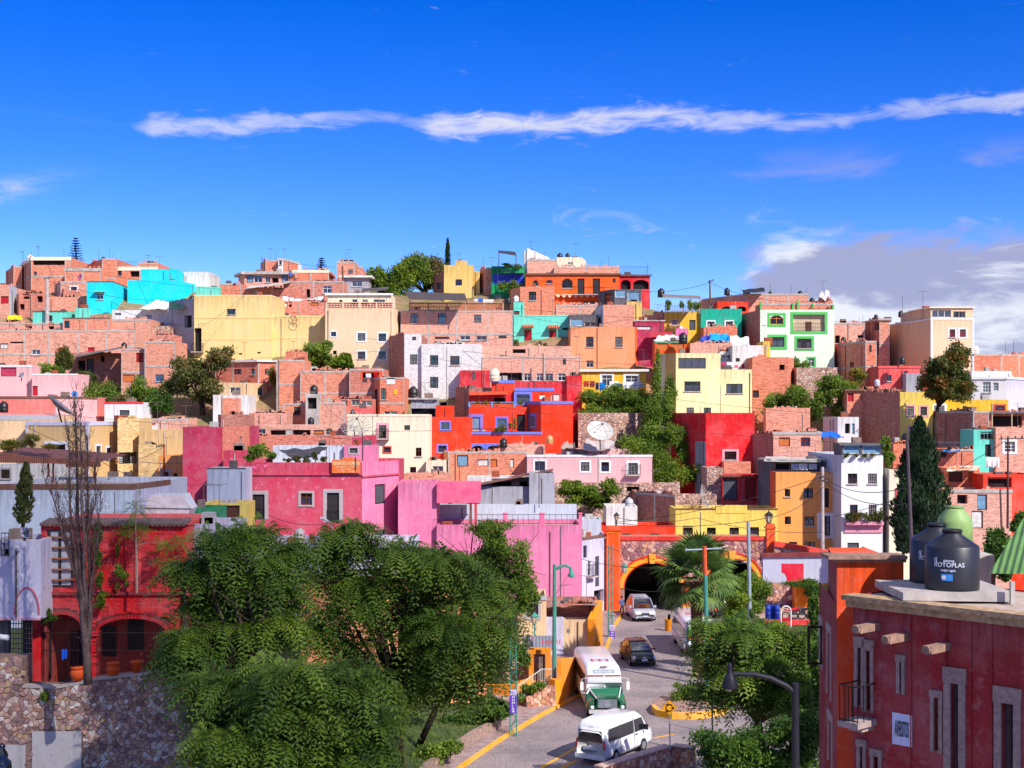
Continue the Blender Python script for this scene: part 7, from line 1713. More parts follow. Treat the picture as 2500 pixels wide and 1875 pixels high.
def white_van():
    p=G(1441,1868);root=empty('white_van',p,'white passenger van with tinted windows turning right','van');root.rotation_euler=(0,0,math.radians(180-33));wm=gloss((238,238,238),.22,.7)
    # local -Y is forward; rear at y=0 means the body runs to -Y
    L_=4.9;st=[(0.0,.74,.62,.42,1.55),(-.06,.82,.70,.32,1.85),(-.25,.86,.72,.28,2.05),(-2.0,.87,.74,.27,2.13),(-3.3,.87,.73,.27,2.06),(-3.9,.87,.70,.27,1.80),(-4.45,.86,.74,.27,1.20),(-4.8,.82,.74,.28,1.02),(-4.92,.70,.62,.36,.80)]
    local(root,lambda mb:loft(mb,[ring(a,b,z0,z1,y,.2)for y,a,b,z0,z1 in st]),'body',wm,True)
    def xside(z,sg):t=(z-.5)/1.55;return sg*(.872-.115*max(0,t)**1.2)
    for sg in(-1,1):
        for nm,y0,y1,y2,y3 in(('side_window',-.35,-1.45,-1.45,-.4),('side_window',-1.5,-2.75,-2.75,-1.5),('front_window',-2.95,-4.0,-3.62,-2.95)):
            z0,z1=1.12,1.72;P=[(xside(z0,sg)+sg*.012,y0,z0),(xside(z0,sg)+sg*.012,y1,z0),(xside(z1,sg)+sg*.012,y2,z1),(xside(z1,sg)+sg*.012,y3,z1)]
            quad_part(root,nm,P[::-sg],GL(),.012)
        local(root,lambda mb:mb.box((sg*.98-.1,-3.85,1.1),(sg*.98+.1,-3.75,1.35)),'mirror',plain((40,40,44),.5))
        for y in(-1.48,-2.85):quad_part(root,'door_seam',[(sg*.877,y,.35),(sg*.877,y-.02,.35),(xside(1.8,sg)+sg*.008,y-.02,1.8),(xside(1.8,sg)+sg*.008,y,1.8)][::-sg],plain((120,122,126),.6),.004)
        quad_part(root,'door_handle',[(sg*.875,-2.95,.98),(sg*.875,-3.12,.98),(sg*.873,-3.12,1.03),(sg*.873,-2.95,1.03)][::-sg],plain((70,72,76),.4),.02)
        quad_part(root,'rear_lamp',[(sg*.70,.0,.8),(sg*.82,-.03,.8),(sg*.78,-.05,1.2),(sg*.68,-.02,1.2)][::sg],REDL(),.02)
        quad_part(root,'headlight',[(sg*.5,-4.9,.68),(sg*.78,-4.78,.7),(sg*.74,-4.66,.98),(sg*.5,-4.8,.94)][::-sg],LENS(),.02)
    quad_part(root,'rear_window',[(-.66,.012,1.12),(.66,.012,1.12),(.60,-.03,1.64),(-.60,-.03,1.64)][::-1],GL(),.015)
    quad_part(root,'windscreen',[(-.68,-4.47,1.22),(.68,-4.47,1.22),(.6,-3.86,1.78),(-.6,-3.86,1.78)],GL(),.02)
    quad_part(root,'plate_recess',[(-.36,.02,.72),(.36,.02,.72),(.36,.02,.9),(-.36,.02,.9)][::-1],gloss((200,200,202),.3),.02);quad_part(root,'number_plate',[(-.2,.045,.74),(.2,.045,.74),(.2,.045,.86),(-.2,.045,.86)][::-1],PLATE(),.01)
    quad_part(root,'badge',[(-.06,.02,1.0),(.06,.02,1.0),(.06,.02,1.06),(-.06,.02,1.06)][::-1],plain((150,150,156),.3,.6),.015)
    local(root,lambda mb:mb.box((-.8,-.03,.3),(.8,.07,.52)),'bumper',wm);quad_part(root,'stop_lamp',[(-.12,-.06,1.78),(.12,-.06,1.78),(.12,-.08,1.82),(-.12,-.08,1.82)][::-1],REDL(),.02)
    wheels(root,[(-.78,-.95),(.78,-.95),(-.78,-3.75),(.78,-3.75)],.33,.22)
def dark_car():
    p=G(1770,1512);root=empty('dark_car',p,'dark car waiting behind the palm in the right lane','car');bm=gloss((34,34,40),.2,.8)
    local(root,lambda mb:loft(mb,[ring(.74,.66,.35,.8,0,.12),ring(.86,.78,.22,.95,.2),ring(.88,.82,.2,.98,3.6),ring(.8,.7,.3,.7,4.3)]),'body',bm,True)
    local(root,lambda mb:loft(mb,[ring(.78,.66,.9,1.2,.15,.08),ring(.8,.62,.9,1.5,.8,.14),ring(.8,.62,.9,1.5,2.2,.14),ring(.78,.7,.9,1.0,3.1,.05)]),'windows',GL(),True)
    local(root,lambda mb:loft(mb,[ring(.6,.5,1.42,1.53,.7,.04),ring(.62,.54,1.42,1.56,2.2,.05)]),'roof',bm,True)
    for sg in(-1,1):local(root,lambda mb:mb.box((sg*.7-.12,-.05,.7),(sg*.7+.12,.06,.9)),'rear_lamp',REDL())
    wheels(root,[(-.78,.8),(.78,.8),(-.78,3.3),(.78,3.3)],.3,.2)
minivan();hatchback();bus_front();bus_rear();white_van();dark_car()
# ------------------------------------------------------------------ people
def person(p,label,shirt,trousers,hgt=1.7,rz=0.0,pose='stand',hair=(36,26,24)):
    p=Vector(p);k=hgt/1.75;st=.16 if pose=='walk' else .03
    J={'pel':(0,0,.95),'spi':(0,.01,1.15),'che':(0,0,1.36),'nec':(0,0,1.5),'hea':(0,-.02,1.62),'top':(0,-.01,1.72)}
    E=[('pel','spi'),('spi','che'),('che','nec'),('nec','hea'),('hea','top')];R=dict(pel=.15,spi=.13,che=.155,nec=.055,hea=.095,top=.06)
    for s_,n in((-1,'l'),(1,'r')):
        f=st*s_
        J.update({'hip'+n:(.09*s_,0,.88),'kne'+n:(.10*s_,-.03-f*.6,.48),'ank'+n:(.10*s_,f,.08),'toe'+n:(.11*s_,f-.13,.04),
                  'sho'+n:(.19*s_,0,1.42),'elb'+n:(.25*s_,.03+f*.7,1.14),'wri'+n:(.25*s_,-.08+f,.9),'han'+n:(.245*s_,-.11+f,.8)})
        E+=[('pel','hip'+n),('hip'+n,'kne'+n),('kne'+n,'ank'+n),('ank'+n,'toe'+n),('che','sho'+n),('sho'+n,'elb'+n),('elb'+n,'wri'+n),('wri'+n,'han'+n)]
        R.update({'hip'+n:.095,'kne'+n:.065,'ank'+n:.045,'toe'+n:.035,'sho'+n:.065,'elb'+n:.045,'wri'+n:.032,'han'+n:.035})
    names=list(J);me=bpy.data.meshes.new('person');me.from_pydata([tuple(c*k for c in J[n])for n in names],[(names.index(a),names.index(b))for a,b in E],[])
    o=bpy.data.objects.new('person',me);COL.objects.link(o);md=o.modifiers.new('s','SKIN');
    for i,n in enumerate(names):me.skin_vertices[0].data[i].radius=(R[n]*k,R[n]*k*.85)
    me.skin_vertices[0].data[names.index('pel')].use_root=True
    sb=o.modifiers.new('b','SUBSURF');sb.levels=2;sb.render_levels=2
    dg=bpy.context.evaluated_depsgraph_get();dg.update();m2=bpy.data.meshes.new_from_object(o.evaluated_get(dg));bpy.data.objects.remove(o)
    for c in(plain(shirt,.9),plain(trousers,.9),plain((176,118,90),.7),plain((40,34,34),.8)):m2.materials.append(c)
    for f in m2.polygons:
        c=f.center/k;f.use_smooth=True;ax=abs(c.x)
        f.material_index=2 if c.z>1.49 or(ax>.2 and c.z<1.12 and c.z>.7)else 0 if c.z>.97 or ax>.2 else 3 if c.z<.09 else 1
    b=bpy.data.objects.new('person',m2);COL.objects.link(b);b.location=p;b.rotation_euler=(0,0,rz);prop(b,label,'person')
    mb=MB();mb.lathe([(.102,1.63),(.112,1.68),(.10,1.735),(.06,1.765),(.01,1.775)],(0,.015,0),12);me=mb.mesh('hair');me.materials.append(plain(hair,.8));me.polygons.foreach_set('use_smooth',[True]*len(me.polygons))
    for v in me.vertices:v.co*=k
    hb=bpy.data.objects.new('hair',me);COL.objects.link(hb);hb.parent=b
person(G(1518,1506,.12),'person in a blue shirt walking on the pavement by the tunnel',(96,104,150),(60,50,66),1.68,.4,'walk')
person(G(1746,1733,.33),'person in a white shirt and jeans standing on the traffic island',(235,232,232),(110,140,196),1.72,2.8,'stand')
for i,(x,y,c,lab)in enumerate(((1895,1346,(190,40,60),'person in a red top looking over the sloping coping'),(1908,1350,(90,80,90),'person in dark clothes between the two others at the coping'),(1919,1352,(170,120,130),'person in a mauve top, rightmost at the coping'))):
    person(W(x,y+22,118.5),lab,c,(60,60,80),1.6,.2*i)
person(W(709,690,194.4),'person in a blue top on the veranda of the skyline house',(70,110,200),(60,60,80),1.65,.3)
# ------------------------------------------------------------------ water tanks
TK={}
def tank(px,yb,hp,D,label,col=(34,34,38),grp='black water tanks on the roofs',w=.86):
    hh=hp/F*D;key=(col,round(w,2))
    if key not in TK:
        r=empty('water_tank',(0,0,0));m=plain(col,.45,0,.2,.45)
        def f(mb):mb.lathe([(.43*w,0),(.45*w,.05),(.44*w,.25),(.46*w,.27),(.44*w,.29),(.44*w,.5),(.46*w,.52),(.44*w,.54),(.44*w,.74),(.40*w,.8),(.2*w,.92),(.19*w,.95)],(0,0,0),18)
        mb=MB();f(mb);me=mb.mesh('body');me.materials.append(m);me.polygons.foreach_set('use_smooth',[True]*len(me.polygons));o=bpy.data.objects.new('body',me);COL.objects.link(o);o.parent=r
        mb=MB();mb.lathe([(.21*w,.94),(.21*w,.98),(.17*w,1.0),(.02,1.0)],(0,0,0),14);me=mb.mesh('lid');me.materials.append(m);o=bpy.data.objects.new('lid',me);COL.objects.link(o);o.parent=r
        TK[key]=r;t=r
    else:t=copy_tree(TK[key])
    t.location=W(px,yb,D)+Vector((0,hh*.4,-.06));t.scale=(hh,)*3;prop(t,label,'water tank',grp)
BLK=(34,34,38)
for a in[(251,638,13,200,'black water tank on the brick house beside the skyline pine'),(467,738,18,173,'black water tank on top of the grey concrete side wall'),(508,677,14,196,'black water tank on the white wall behind the cyan block'),
          (176,787,16,182,'black water tank between the two turquoise houses'),(301,852,18,161,'black water tank above the red grille windows'),(5,1006,28,140,'black water tank at the left edge by the salmon house'),
          (765,963,25,150,'black water tank on the concrete frame tower'),(758,1038,21,146,'black water tank at the foot of the concrete tower'),(860,1013,15,142.5,'black water tank beside the small red box room'),
          (1008,974,32,158,'black water tank against the whitewashed brick house'),(1241,741,17,178,'black water tank left of the white tank by the aqua house'),(1367,634,18,199,'black water tank, left of the pair on the cream rooftop house'),(1386,630,14,200,'black water tank, right of the pair on the cream rooftop house'),
          (1229,1092,24,140.8,'black ribbed water tank in front of the red house arches'),(1615,724,22,178,'black water tank left of the planted veranda'),(1776,719,18,176,'black water tank left of the tin sheet on the brick roof storey'),(1881,719,10,175.5,'small black water tank in the middle of the brick roof storey'),
          (1955,724,16,175.5,'black water tank at the right end of the brick roof storey'),(1984,742,17,167.5,'wide black water tank behind the green post'),(2023,764,16,164.5,'black water tank at the roof corner of the mint house'),(2140,779,13,166,'black water tank on the concrete slab of the brick house'),(2201,773,16,168,'black water tank left of the strip window storey'),
          (2061,838,17,164.5,'black water tank before the brick house right of the mint house'),(2205,888,19,152,'black water tank in the yard below the shaded beige side'),(2479,1048,24,145,'black water tank behind the veranda house, right edge'),(2213,1080,24,135,'dark water tank left of a white one at the yellow house'),(1669,838,28,159,'tall black water tank beside the orange lattice screen'),(1141,846,8,164,'low black tank lid on the brick terrace roof'),
          (1738,752,12,171,'flat black water tank behind the teal house')]:tank(*a,col=BLK)
for px,yb,hp,D,lab,c in[(71,640,20,200,'white domed water tank on the left skyline house',(240,238,235)),(1260,738,18,178,'white water tank on the aqua stair block',(240,236,230)),(1207,930,33,152.2,'tall cream water tank above the red house',(240,226,196)),(2228,1080,20,135,'white water tank right of the dark one at the yellow house',(236,234,228)),
          (1537,1240,26,127,'galvanised zinc water tank on the stained white wall',(190,190,192)),(2143,942,18,152.5,'silvery water tank left of the coral house',(200,200,206)),(2384,866,24,158.5,'white water tank behind the large beige house',(236,232,226)),(1663,808,14,166,'white drum beside the pink towel',(230,230,230)),(730,1318,30,91,'cream water tank with a black mark below the pink inn',(214,200,190)),
          (1342,1083,22,140,'tan clay coloured drum on the rubble roof',(214,160,100))]:tank(px,yb,hp,D,lab,c,'pale water tanks on the roofs')
# ------------------------------------------------------------------ satellite dishes
def dish(px,py,D,rp,n,label,mat,mesh=False,foot=None):
    c=W(px,py,D);r=rp/F*D;n=Vector(n).normalized();a=n.cross(UP).normalized()if abs(n.z)<.95 else Vector((1,0,0));b=n.cross(a);t=empty('satellite_dish',foot or c-UP*r,label,'satellite dish');N_=24;dep=.32*r
    P=lambda k,q:c+(a*math.cos(2*math.pi*k/N_)+b*math.sin(2*math.pi*k/N_))*r*q+n*dep*(q*q-1)
    mb=MB()
    if not mesh:
        for i in range(4):
            q0,q1=i/4,(i+1)/4
            for k in range(N_):
                pts=[P(k,q0),P(k+1,q0),P(k+1,q1),P(k,q1)]
                mb.face(pts if i else[c-n*dep]+pts[2:])
        mb.build('reflector',mat,t,True)
    else:
        for k in range(N_):
            mb.tube([P(k,q)for q in(.08,.4,.7,1)],.022,4);
            for q in(.35,.68,1):mb.tube([P(k,q),P(k+1,q)],.018,4)
        mb.build('ribs',mat,t)
    mb=MB();fcs=c+n*r*.75
    for k in(0,8,16):mb.tube([P(k,.9),fcs],.022,5)
    mb.tube([fcs,fcs-n*.25],.08,8);mb.build('feed',plain((120,112,110),.6),t)
    mb=MB();mb.tube([c-n*dep,Vector(t.location)],.06,7);mb.build('mast',plain((90,84,84),.7),t)
GRD=plain((190,184,178),.6,.2)
dish(866,1036,120,38,(.3,-.75,.55),'large ribbed satellite dish behind the pink inn',GRD,True,W(866,1062,122))
dish(1466,1050,137,33,(.15,-.75,.75),'solid pale satellite dish above the pale pink house',plain((214,206,196),.6),False,W(1466,1108,138.5))
dish(1722,1212,127.5,30,(.9,-.35,.25),'bent leaning satellite dish over the yellow house',GRD,True,W(1708,1240,127.5))
dish(150,988,96,38,(.62,.1,.75),'grey mesh satellite dish seen edge on above the beige house',plain((150,144,150),.6),False,W(150,1030,98))
dish(194,676,196,8,(-.6,-.7,.3),'small pink satellite dish at the orange brick wall',plain((236,110,170),.6),False,W(194,690,196))
dish(52,916,149,8,(-.3,-.8,.3),'small grey dish on the pale pink house wall',plain((200,196,200),.6),False,W(52,930,150))
dish(182,962,141,8,(.4,-.8,.3),'small blue dish on the salmon house roof',plain((60,140,220),.6),False,W(182,972,141.5))
dish(62,1300,57,14,(.8,-.5,.3),'white surf shaped dish on the lilac house roof',plain((216,220,240),.5),False,W(60,1318,58))
# ------------------------------------------------------------------ poles, lamps, cables
def pole(px0,y0,px1,y1,D,r,label,mat,arms=(),cat='pole',name='utility_pole',foot=None):
    a,b=W(px0,y0,D),W(px1,y1,D)
    if foot is not None:a.z=foot
    t=empty(name,a,label,cat);mb=MB();mb.tube([a,b],[r,r*.75],8);mb.build('shaft',mat,t)
    for(x0,yy0,x1,yy1)in arms:
        mb=MB();p,q=W(x0,yy0,D-.15),W(x1,yy1,D-.15);mb.tube([p,q],.05,6)
        mb.build('cross_arm',plain((110,96,90),.8),t)
        for f in(.08,.35,.65,.92):
            mb=MB();c=p.lerp(q,f);mb.lathe([(.04,0),(.07,.05),(.05,.1),(.07,.14),(.03,.2)],c,8);mb.build('insulator',plain((90,70,64),.4),t)
    return t
CPOLE=plain((196,180,176),.9,0,.3);WOOD=plain((120,84,66),.9,0,.4);GREEN=plain((72,150,132),.6,0,.25);BLKM=plain((46,44,52),.5,0,.2);STEEL=plain((170,186,196),.5,.2)
pole(115,790,115,678,180,.28,'grey concrete utility pole by the turquoise shed',CPOLE,[(108,681,126,678)])
pole(1734,740,1733,684,174,.12,'dark wooden utility pole on the skyline right of the orange house',WOOD,[(1729,690,1743,684)])
pole(838,712,836,650,189,.14,'leaning wooden pole before the skyline brick tower',WOOD)
pole(400,1188,401,1084,124,.09,'rusty red pole before the orange house',plain((176,80,50),.8),[(381,1092,401,1088)])
pole(2008,1345,2008,1140,117,.17,'grey concrete utility pole in front of the apricot house',CPOLE,[(1990,1163,2030,1163),(1992,1172,2026,1174)])
pole(2460,1290,2461,1068,100,.09,'thin dark utility pole at the right edge',plain((96,60,60),.8),[(2440,1072,2500,1070)])
pole(2231,1460,2214,1062,60,.09,'tall dark steel mast left of the big cypress',plain((92,76,84),.6))
pole(2447,1340,2442,1195,70,.06,'thin iron post by the feathery branches, right edge',plain((110,80,80),.7))
pole(1326,930,1326,862,159,.07,'thin black pole before the sliding window brick house',WOOD)
pole(1316,1240,1316,1120,119,.04,'thin pipe on the grey block',plain((100,98,104),.7))
pole(885,1125,885,1055,111,.05,'thin mast on the pink inn corner',plain((96,60,66),.7))
pole(122,1140,121,1172,99,.02,'short stay wire under the rusty canopy',WOOD)
for x,y0,y1,D,lab in[(1759,1020,940,146.5,'aerial mast before the cream tower house'),(280,1265,1198,84,'steel pipe on the pale blue wall'),(1122,1180,1130,125,'aerial mast on the brick strip roof'),(2203,775,722,166,'aerial mast beside the strip window storey'),(2475,868,830,158,'aerial mast on the right skyline'),(1580,668,640,190,'aerial mast on the railed orange roof'),(1215,745,640,189,'aerial mast beside the green house'),(1180,655,628,190,'aerial mast on the narrow brick house'),(57,640,612,201,'aerial mast left of the white domed tank')]:
    pole(x,y0,x,y1,D,.03,lab,plain((90,82,82),.6),(),'aerial','aerial_mast')
def lattice_post(px,y0,y1,D,w,label,foot=0.0):
    a,b=W(px,y0,D),W(px,y1,D);a.z=foot;t=empty('lattice_post',a,label,'post');mb=MB();hw=w/2
    for sx in(-1,1):
        for sy in(-1,1):mb.tube([a+Vector((sx*hw,sy*hw,0)),b+Vector((sx*hw*.8,sy*hw*.8,0))],.035,5)
    mb.build('uprights',GREEN,t);mb=MB();n=int((b.z-a.z)/.42)
    for i in range(n):
        p,q=a.lerp(b,i/n),a.lerp(b,(i+1)/n);s_=1 if i%2 else-1
        for sy in(-1,1):mb.tube([p+Vector((-s_*hw,sy*hw,0)),q+Vector((s_*hw,sy*hw,0))],.018,4)
        for sx in(-1,1):mb.tube([p+Vector((sx*hw,-s_*hw,0)),q+Vector((sx*hw,s_*hw,0))],.018,4)
    mb.build('bracing',GREEN,t);return t,a,b
def momias(parent,c,w,hgt,label_parts=True):
    """purple banner with white lettering set one under another"""
    O=c-Vector((w/2,0,0));ux=Vector((1,0,0));mb=MB();mb.obox(O,ux,Vector((0,1,0)),UP,(0,0,0),(w,.03,hgt));b=mb.build('banner',plain((104,60,190),.7),parent)
    mb=MB();mb.obox(O,ux,Vector((0,1,0)),UP,(.01,-.006,hgt*.76),(w-.01,-.001,hgt-.02));mb.build('banner_head',plain((226,222,236),.7),b)
    for i in range(4):mb=MB();mb.obox(O,ux,Vector((0,1,0)),UP,(w*(.14+.2*i),-.012,hgt*.78),(w*(.22+.2*i),-.007,hgt*.95));mb.build('banner_stripe',plain((104,60,190),.7),b)
    k=hgt*.115
    for i,ch in enumerate('MOMIAS'):text_at(b,O+Vector((w*.28,-.01,hgt*.64-i*k)),ux,UP,ch,k*.95,(240,238,246),.003,None,w*(.42 if ch!='I' else .1))
t,a,b=lattice_post(1253,1795,1470,72.5,.34,'green lattice post with purple banner on the pavement');momias(t,W(1253,1740,72.5)+Vector((0,-.25,0)),.34,1.25)
t,a,b=lattice_post(1490,1560,1330,104,.3,'green lattice post with purple banner beside the tunnel');momias(t,W(1494,1582,104)+Vector((0,-.25,0)),.36,1.75)
def arm_lamp(label,base,top,tip,head,D,r,mat,armpts,foot=0.0,hs=1.0,globe=None):
    a,b=W(*base,D),W(*top,D);a.z=foot;t=empty('street_lamp',a,label,'street lamp');mb=MB();mb.tube([a,b],[r*1.2,r],10);mb.build('post',mat,t)
    mb=MB();mb.tube([W(x,y,D)for x,y in armpts],[r*.75]*len(armpts),8);mb.build('arm',mat,t);c=W(*head,D)
    mb=MB();mb.lathe([(.37*hs,0),(.36*hs,.03),(.345*hs,.10),(.31*hs,.19),(.24*hs,.28),(.15*hs,.34),(.11*hs,.37),(.105*hs,.52),(.05*hs,.6)],c,18);mb.build('shade',mat,t,True)
    mb=MB();mb.lathe([(.05,-.14*hs),(.13*hs,-.08*hs),(.15*hs,0),(.12*hs,.05)],c,12);mb.build('bulb',globe or plain((200,196,190),.3),t,True)
arm_lamp('black swan neck street lamp in the lower right',(1946,1900),(1942,1668),None,(1782,1680),33,.085,BLKM,[(1942,1692),(1920,1674),(1880,1655),(1840,1646),(1790,1645),(1782,1652)],0,.52)
arm_lamp('green swan neck street lamp with white globe by the pink wall',(1353,1665),(1354,1378),None,(1395,1408),83,.11,GREEN,[(1354,1392),(1366,1384),(1380,1380),(1392,1386),(1395,1402)],.1,.55,plain((236,236,236),.2))
arm_lamp('small black bell lamp on the green lattice post',(1258,1600),(1262,1560),None,(1289,1577),72.4,.05,BLKM,[(1262,1568),(1275,1562),(1289,1564)],zat(1600,72.4),.75)
def lantern(px,y0,ytop,D,label,mat=BLKM,post=None,size=1.0):
    b=W(px,y0,D);t=empty('lantern',b,label,'lantern');hh=(y0-ytop)/F*D;k=hh
    if post:mb=MB();mb.tube([W(px,post,D),b],.05,7);mb.build('post',mat,t)
    mb=MB()
    for i in range(6):
        a0=i*math.pi/3;p=b+Vector((.16*k*math.cos(a0),.16*k*math.sin(a0),.1*k));q=b+Vector((.3*k*math.cos(a0),.3*k*math.sin(a0),.62*k));mb.tube([p,q],.018*max(.6,k),4)
    mb.lathe([(.33*k,.62*k),(.34*k,.66*k),(.12*k,.86*k),(.05*k,.9*k),(.04*k,1.0*k)],b,6);mb.lathe([(.05*k,0),(.17*k,.08*k),(.16*k,.11*k)],b,8);mb.build('cage',mat,t)
    mb=MB();mb.lathe([(.14*k,.11*k),(.27*k,.61*k),(.1*k,.62*k)],b,6);mb.build('glass',plain((226,206,176),.3),t)
lantern(1877,1279,1246,118,'black lantern on the orange pilaster of the tunnel')
lantern(1505,1272,1250,118.2,'black lantern at the left end of the tunnel parapet',post=1300)
lantern(1305,1525,1493,92,'grey green lantern on a thin post before the cream cottage',GREEN,post=1560)
lantern(1525,1400,1374,112,'green lamp bracket at the left tunnel pilaster',GREEN)
def pipe_pole(label,pts,D,r,mats,foot):
    t=empty('pipe_pole',Vector((W(*pts[0],D).x,D,foot)),label,'pole')
    for(x0,y0,x1,y1),m in mats:
        mb=MB();a=W(x0,y0,D)
        if(x0,y0)==pts[0]:a.z=foot
        mb.tube([a,W(x1,y1,D)],r,9);mb.build('section',m,t)
    return t
t=pipe_pole('teal and orange banded pole with a cross bar before the palm',[(1729,1660)],86,.13,[((1729,1660,1722,1403),GREEN),((1722,1403,1720,1334),plain((226,92,50),.6))],0)
mb=MB();mb.tube([W(1672,1343,86),W(1720,1341,86),W(1763,1338,86)],.05,7);mb.tube([W(1674,1343,86),W(1676,1343,86)],.12,10);mb.build('cross_bar',STEEL,t)
t=pipe_pole('tall pale steel pole right of the palm',[(1833,1560)],92,.12,[((1833,1560,1827,1274),STEEL)],0)
mb=MB();mb.tube([W(1812,1373,92),W(1828,1374,92)],.04,6);mb.build('bracket',STEEL,t)
# round about sign
D=flat(1830,.9);t=empty('traffic_sign',G(1636,1830,.9),'yellow diamond roundabout sign on a thin post','sign');a=G(1636,1830,.9);top=W(1634,1735,a.y);mb=MB();mb.tube([a,top],.03,7);mb.build('post',STEEL,t)
c=W(1634,1727,a.y)+Vector((0,-.05,0));q=18.5/F*a.y;mb=MB();mb.prism([c+Vector(v)*q for v in((0,0,-1),(1,0,0),(0,0,1),(-1,0,0))],(0,.02,0));pl=mb.build('plate',plain((246,164,20),.5),t)
mb=MB();mb.prism([c+Vector((0,.004,0))+Vector(v)*q*1.05 for v in((0,0,-1),(1,0,0),(0,0,1),(-1,0,0))],(0,.02,0));mb.build('border',plain((60,50,40),.5),t)
for k in range(3):
    mb=MB();a0=k*2.094+.5;pts=[c+Vector((math.cos(a0+i*.27)*q*.45,-.012,math.sin(a0+i*.27)*q*.45))for i in range(6)];mb.tube(pts,.022,5)
    e=pts[-1];d=(pts[-1]-pts[-2]).normalized();n=Vector((-d.z,0,d.x));mb.prism([e+n*.075,e-n*.075,e+d*.13],(0,-.01,0));mb.build('arrow',plain((40,36,34),.6),pl)
def cable(pts,sag,label,r=.02):
    P=[]
    for(a,b)in zip(pts,pts[1:]):
        A,B=W(*a),W(*b)
        for i in range(9):f=i/8;P.append(A.lerp(B,f)-UP*sag*4*f*(1-f))
    mb=MB();mb.tube(P,r,4,0,False);prop(mb.build('cable',plain((52,46,50),.7),None),label,'cable','overhead cables')
for i,(pts,sag)in enumerate([([(1500,1275,117),(2008,1163,117)],.6),([(1504,1277,116),(1890,1262,114),(2030,1170,114)],.5),([(1421,1365,112),(1720,1373,86)],.5),([(1640,1372,88),(1828,1374,92)],.1),([(1640,1366,88),(1828,1367,92)],.1),([(1526,1437,100),(1700,1420,90)],.4),([(2008,1163,117),(2215,1190,70)],.7),([(2010,1172,117),(2215,1230,70)],.7),([(2461,1072,100),(2040,1260,117)],.8),([(1498,1262,116),(1700,1264,120),(2000,1300,118)],.4),
                                  ([(245,1125,98),(420,1175,112)],.5),([(246,1122,98),(400,1090,124)],.6),([(60,1040,120),(446,1130,120)],1.0),([(656,1258,110),(790,1280,96)],.3),([(272,736,184),(500,790,168)],1.2),([(115,685,180),(560,720,176)],1.5),([(1270,560+110,186),(1512,700,186)],.7),([(1500,700,190),(1733,690,174)],.9),([(1733,690,174),(1990,735,170)],.9)]):
    cable(pts,sag,['dark cable above the tunnel parapet','sagging cable from the parapet lantern to the concrete pole','cable across the pink wall to the banded pole','lower trolley cable behind the palm','upper trolley cable behind the palm','cable in front of the left tunnel bore','upper cable from concrete pole to steel mast','lower cable from concrete pole to steel mast','long cable to the right edge pole','cable across the yellow house front','cable from canopy to orange house','cable from canopy corner to rusty pole','long cable over the beige houses','cable on the pink inn front','cable across the cyan house','cable from the concrete pole to the yellow house','cable across the orange house front','cable from orange house to skyline pole','cable from skyline pole to tank roof'][i],.022 if i not in(3,4)else .03)
# ------------------------------------------------------------------ cloth, tarpaulins, sheets
def cloth(x0,y0,x1,y1,D,col,label,cat='cloth',name='cloth',sag=.15,lean=0.0,grp=None,n=8,wave=.08,mat=None):
    A,B=W(x0,y0,D),W(x1,y0,D);hh=(y1-y0)/F*D;mb=MB();rr=random.Random(int(x0*7+y0));m=4
    P=lambda i,j:A.lerp(B,i/n)+Vector((0,wave*math.sin(i*2.2+x0)*j/m-lean*j/m,-hh*j/m*(1+.12*math.sin(i*1.7+x0))-sag*4*(i/n)*(1-i/n)))
    for i in range(n):
        for j in range(m):mb.face([P(i,j+1),P(i+1,j+1),P(i+1,j),P(i,j)])
    return prop(mb.build(name,mat or plain(col,.9,0,.12),None,True),label,cat,grp)
x=690
for i,(w,c)in enumerate([(16,250),(12,244),(18,252),(14,240),(16,250),(10,246),(14,250)]):
    cloth(x,723+7*math.sin(i/6*3.14),x+w-1,737+5*math.sin(i/6*3.14),186,(c,c,c),['leftmost white sheet','second white sheet from the left','third white sheet from the left','middle white sheet','third white sheet from the right','second white sheet from the right','rightmost white sheet'][i]+' on the long washing line above the beige house','laundry','washing',.0,0,'white sheets on the upper washing line');x+=w
cable([(686,720,186),(792,722,186)],.35,'washing line above the beige house')
cable([(1421,936,155),(1578,938,155)],.25,'washing line in front of the yellow house')
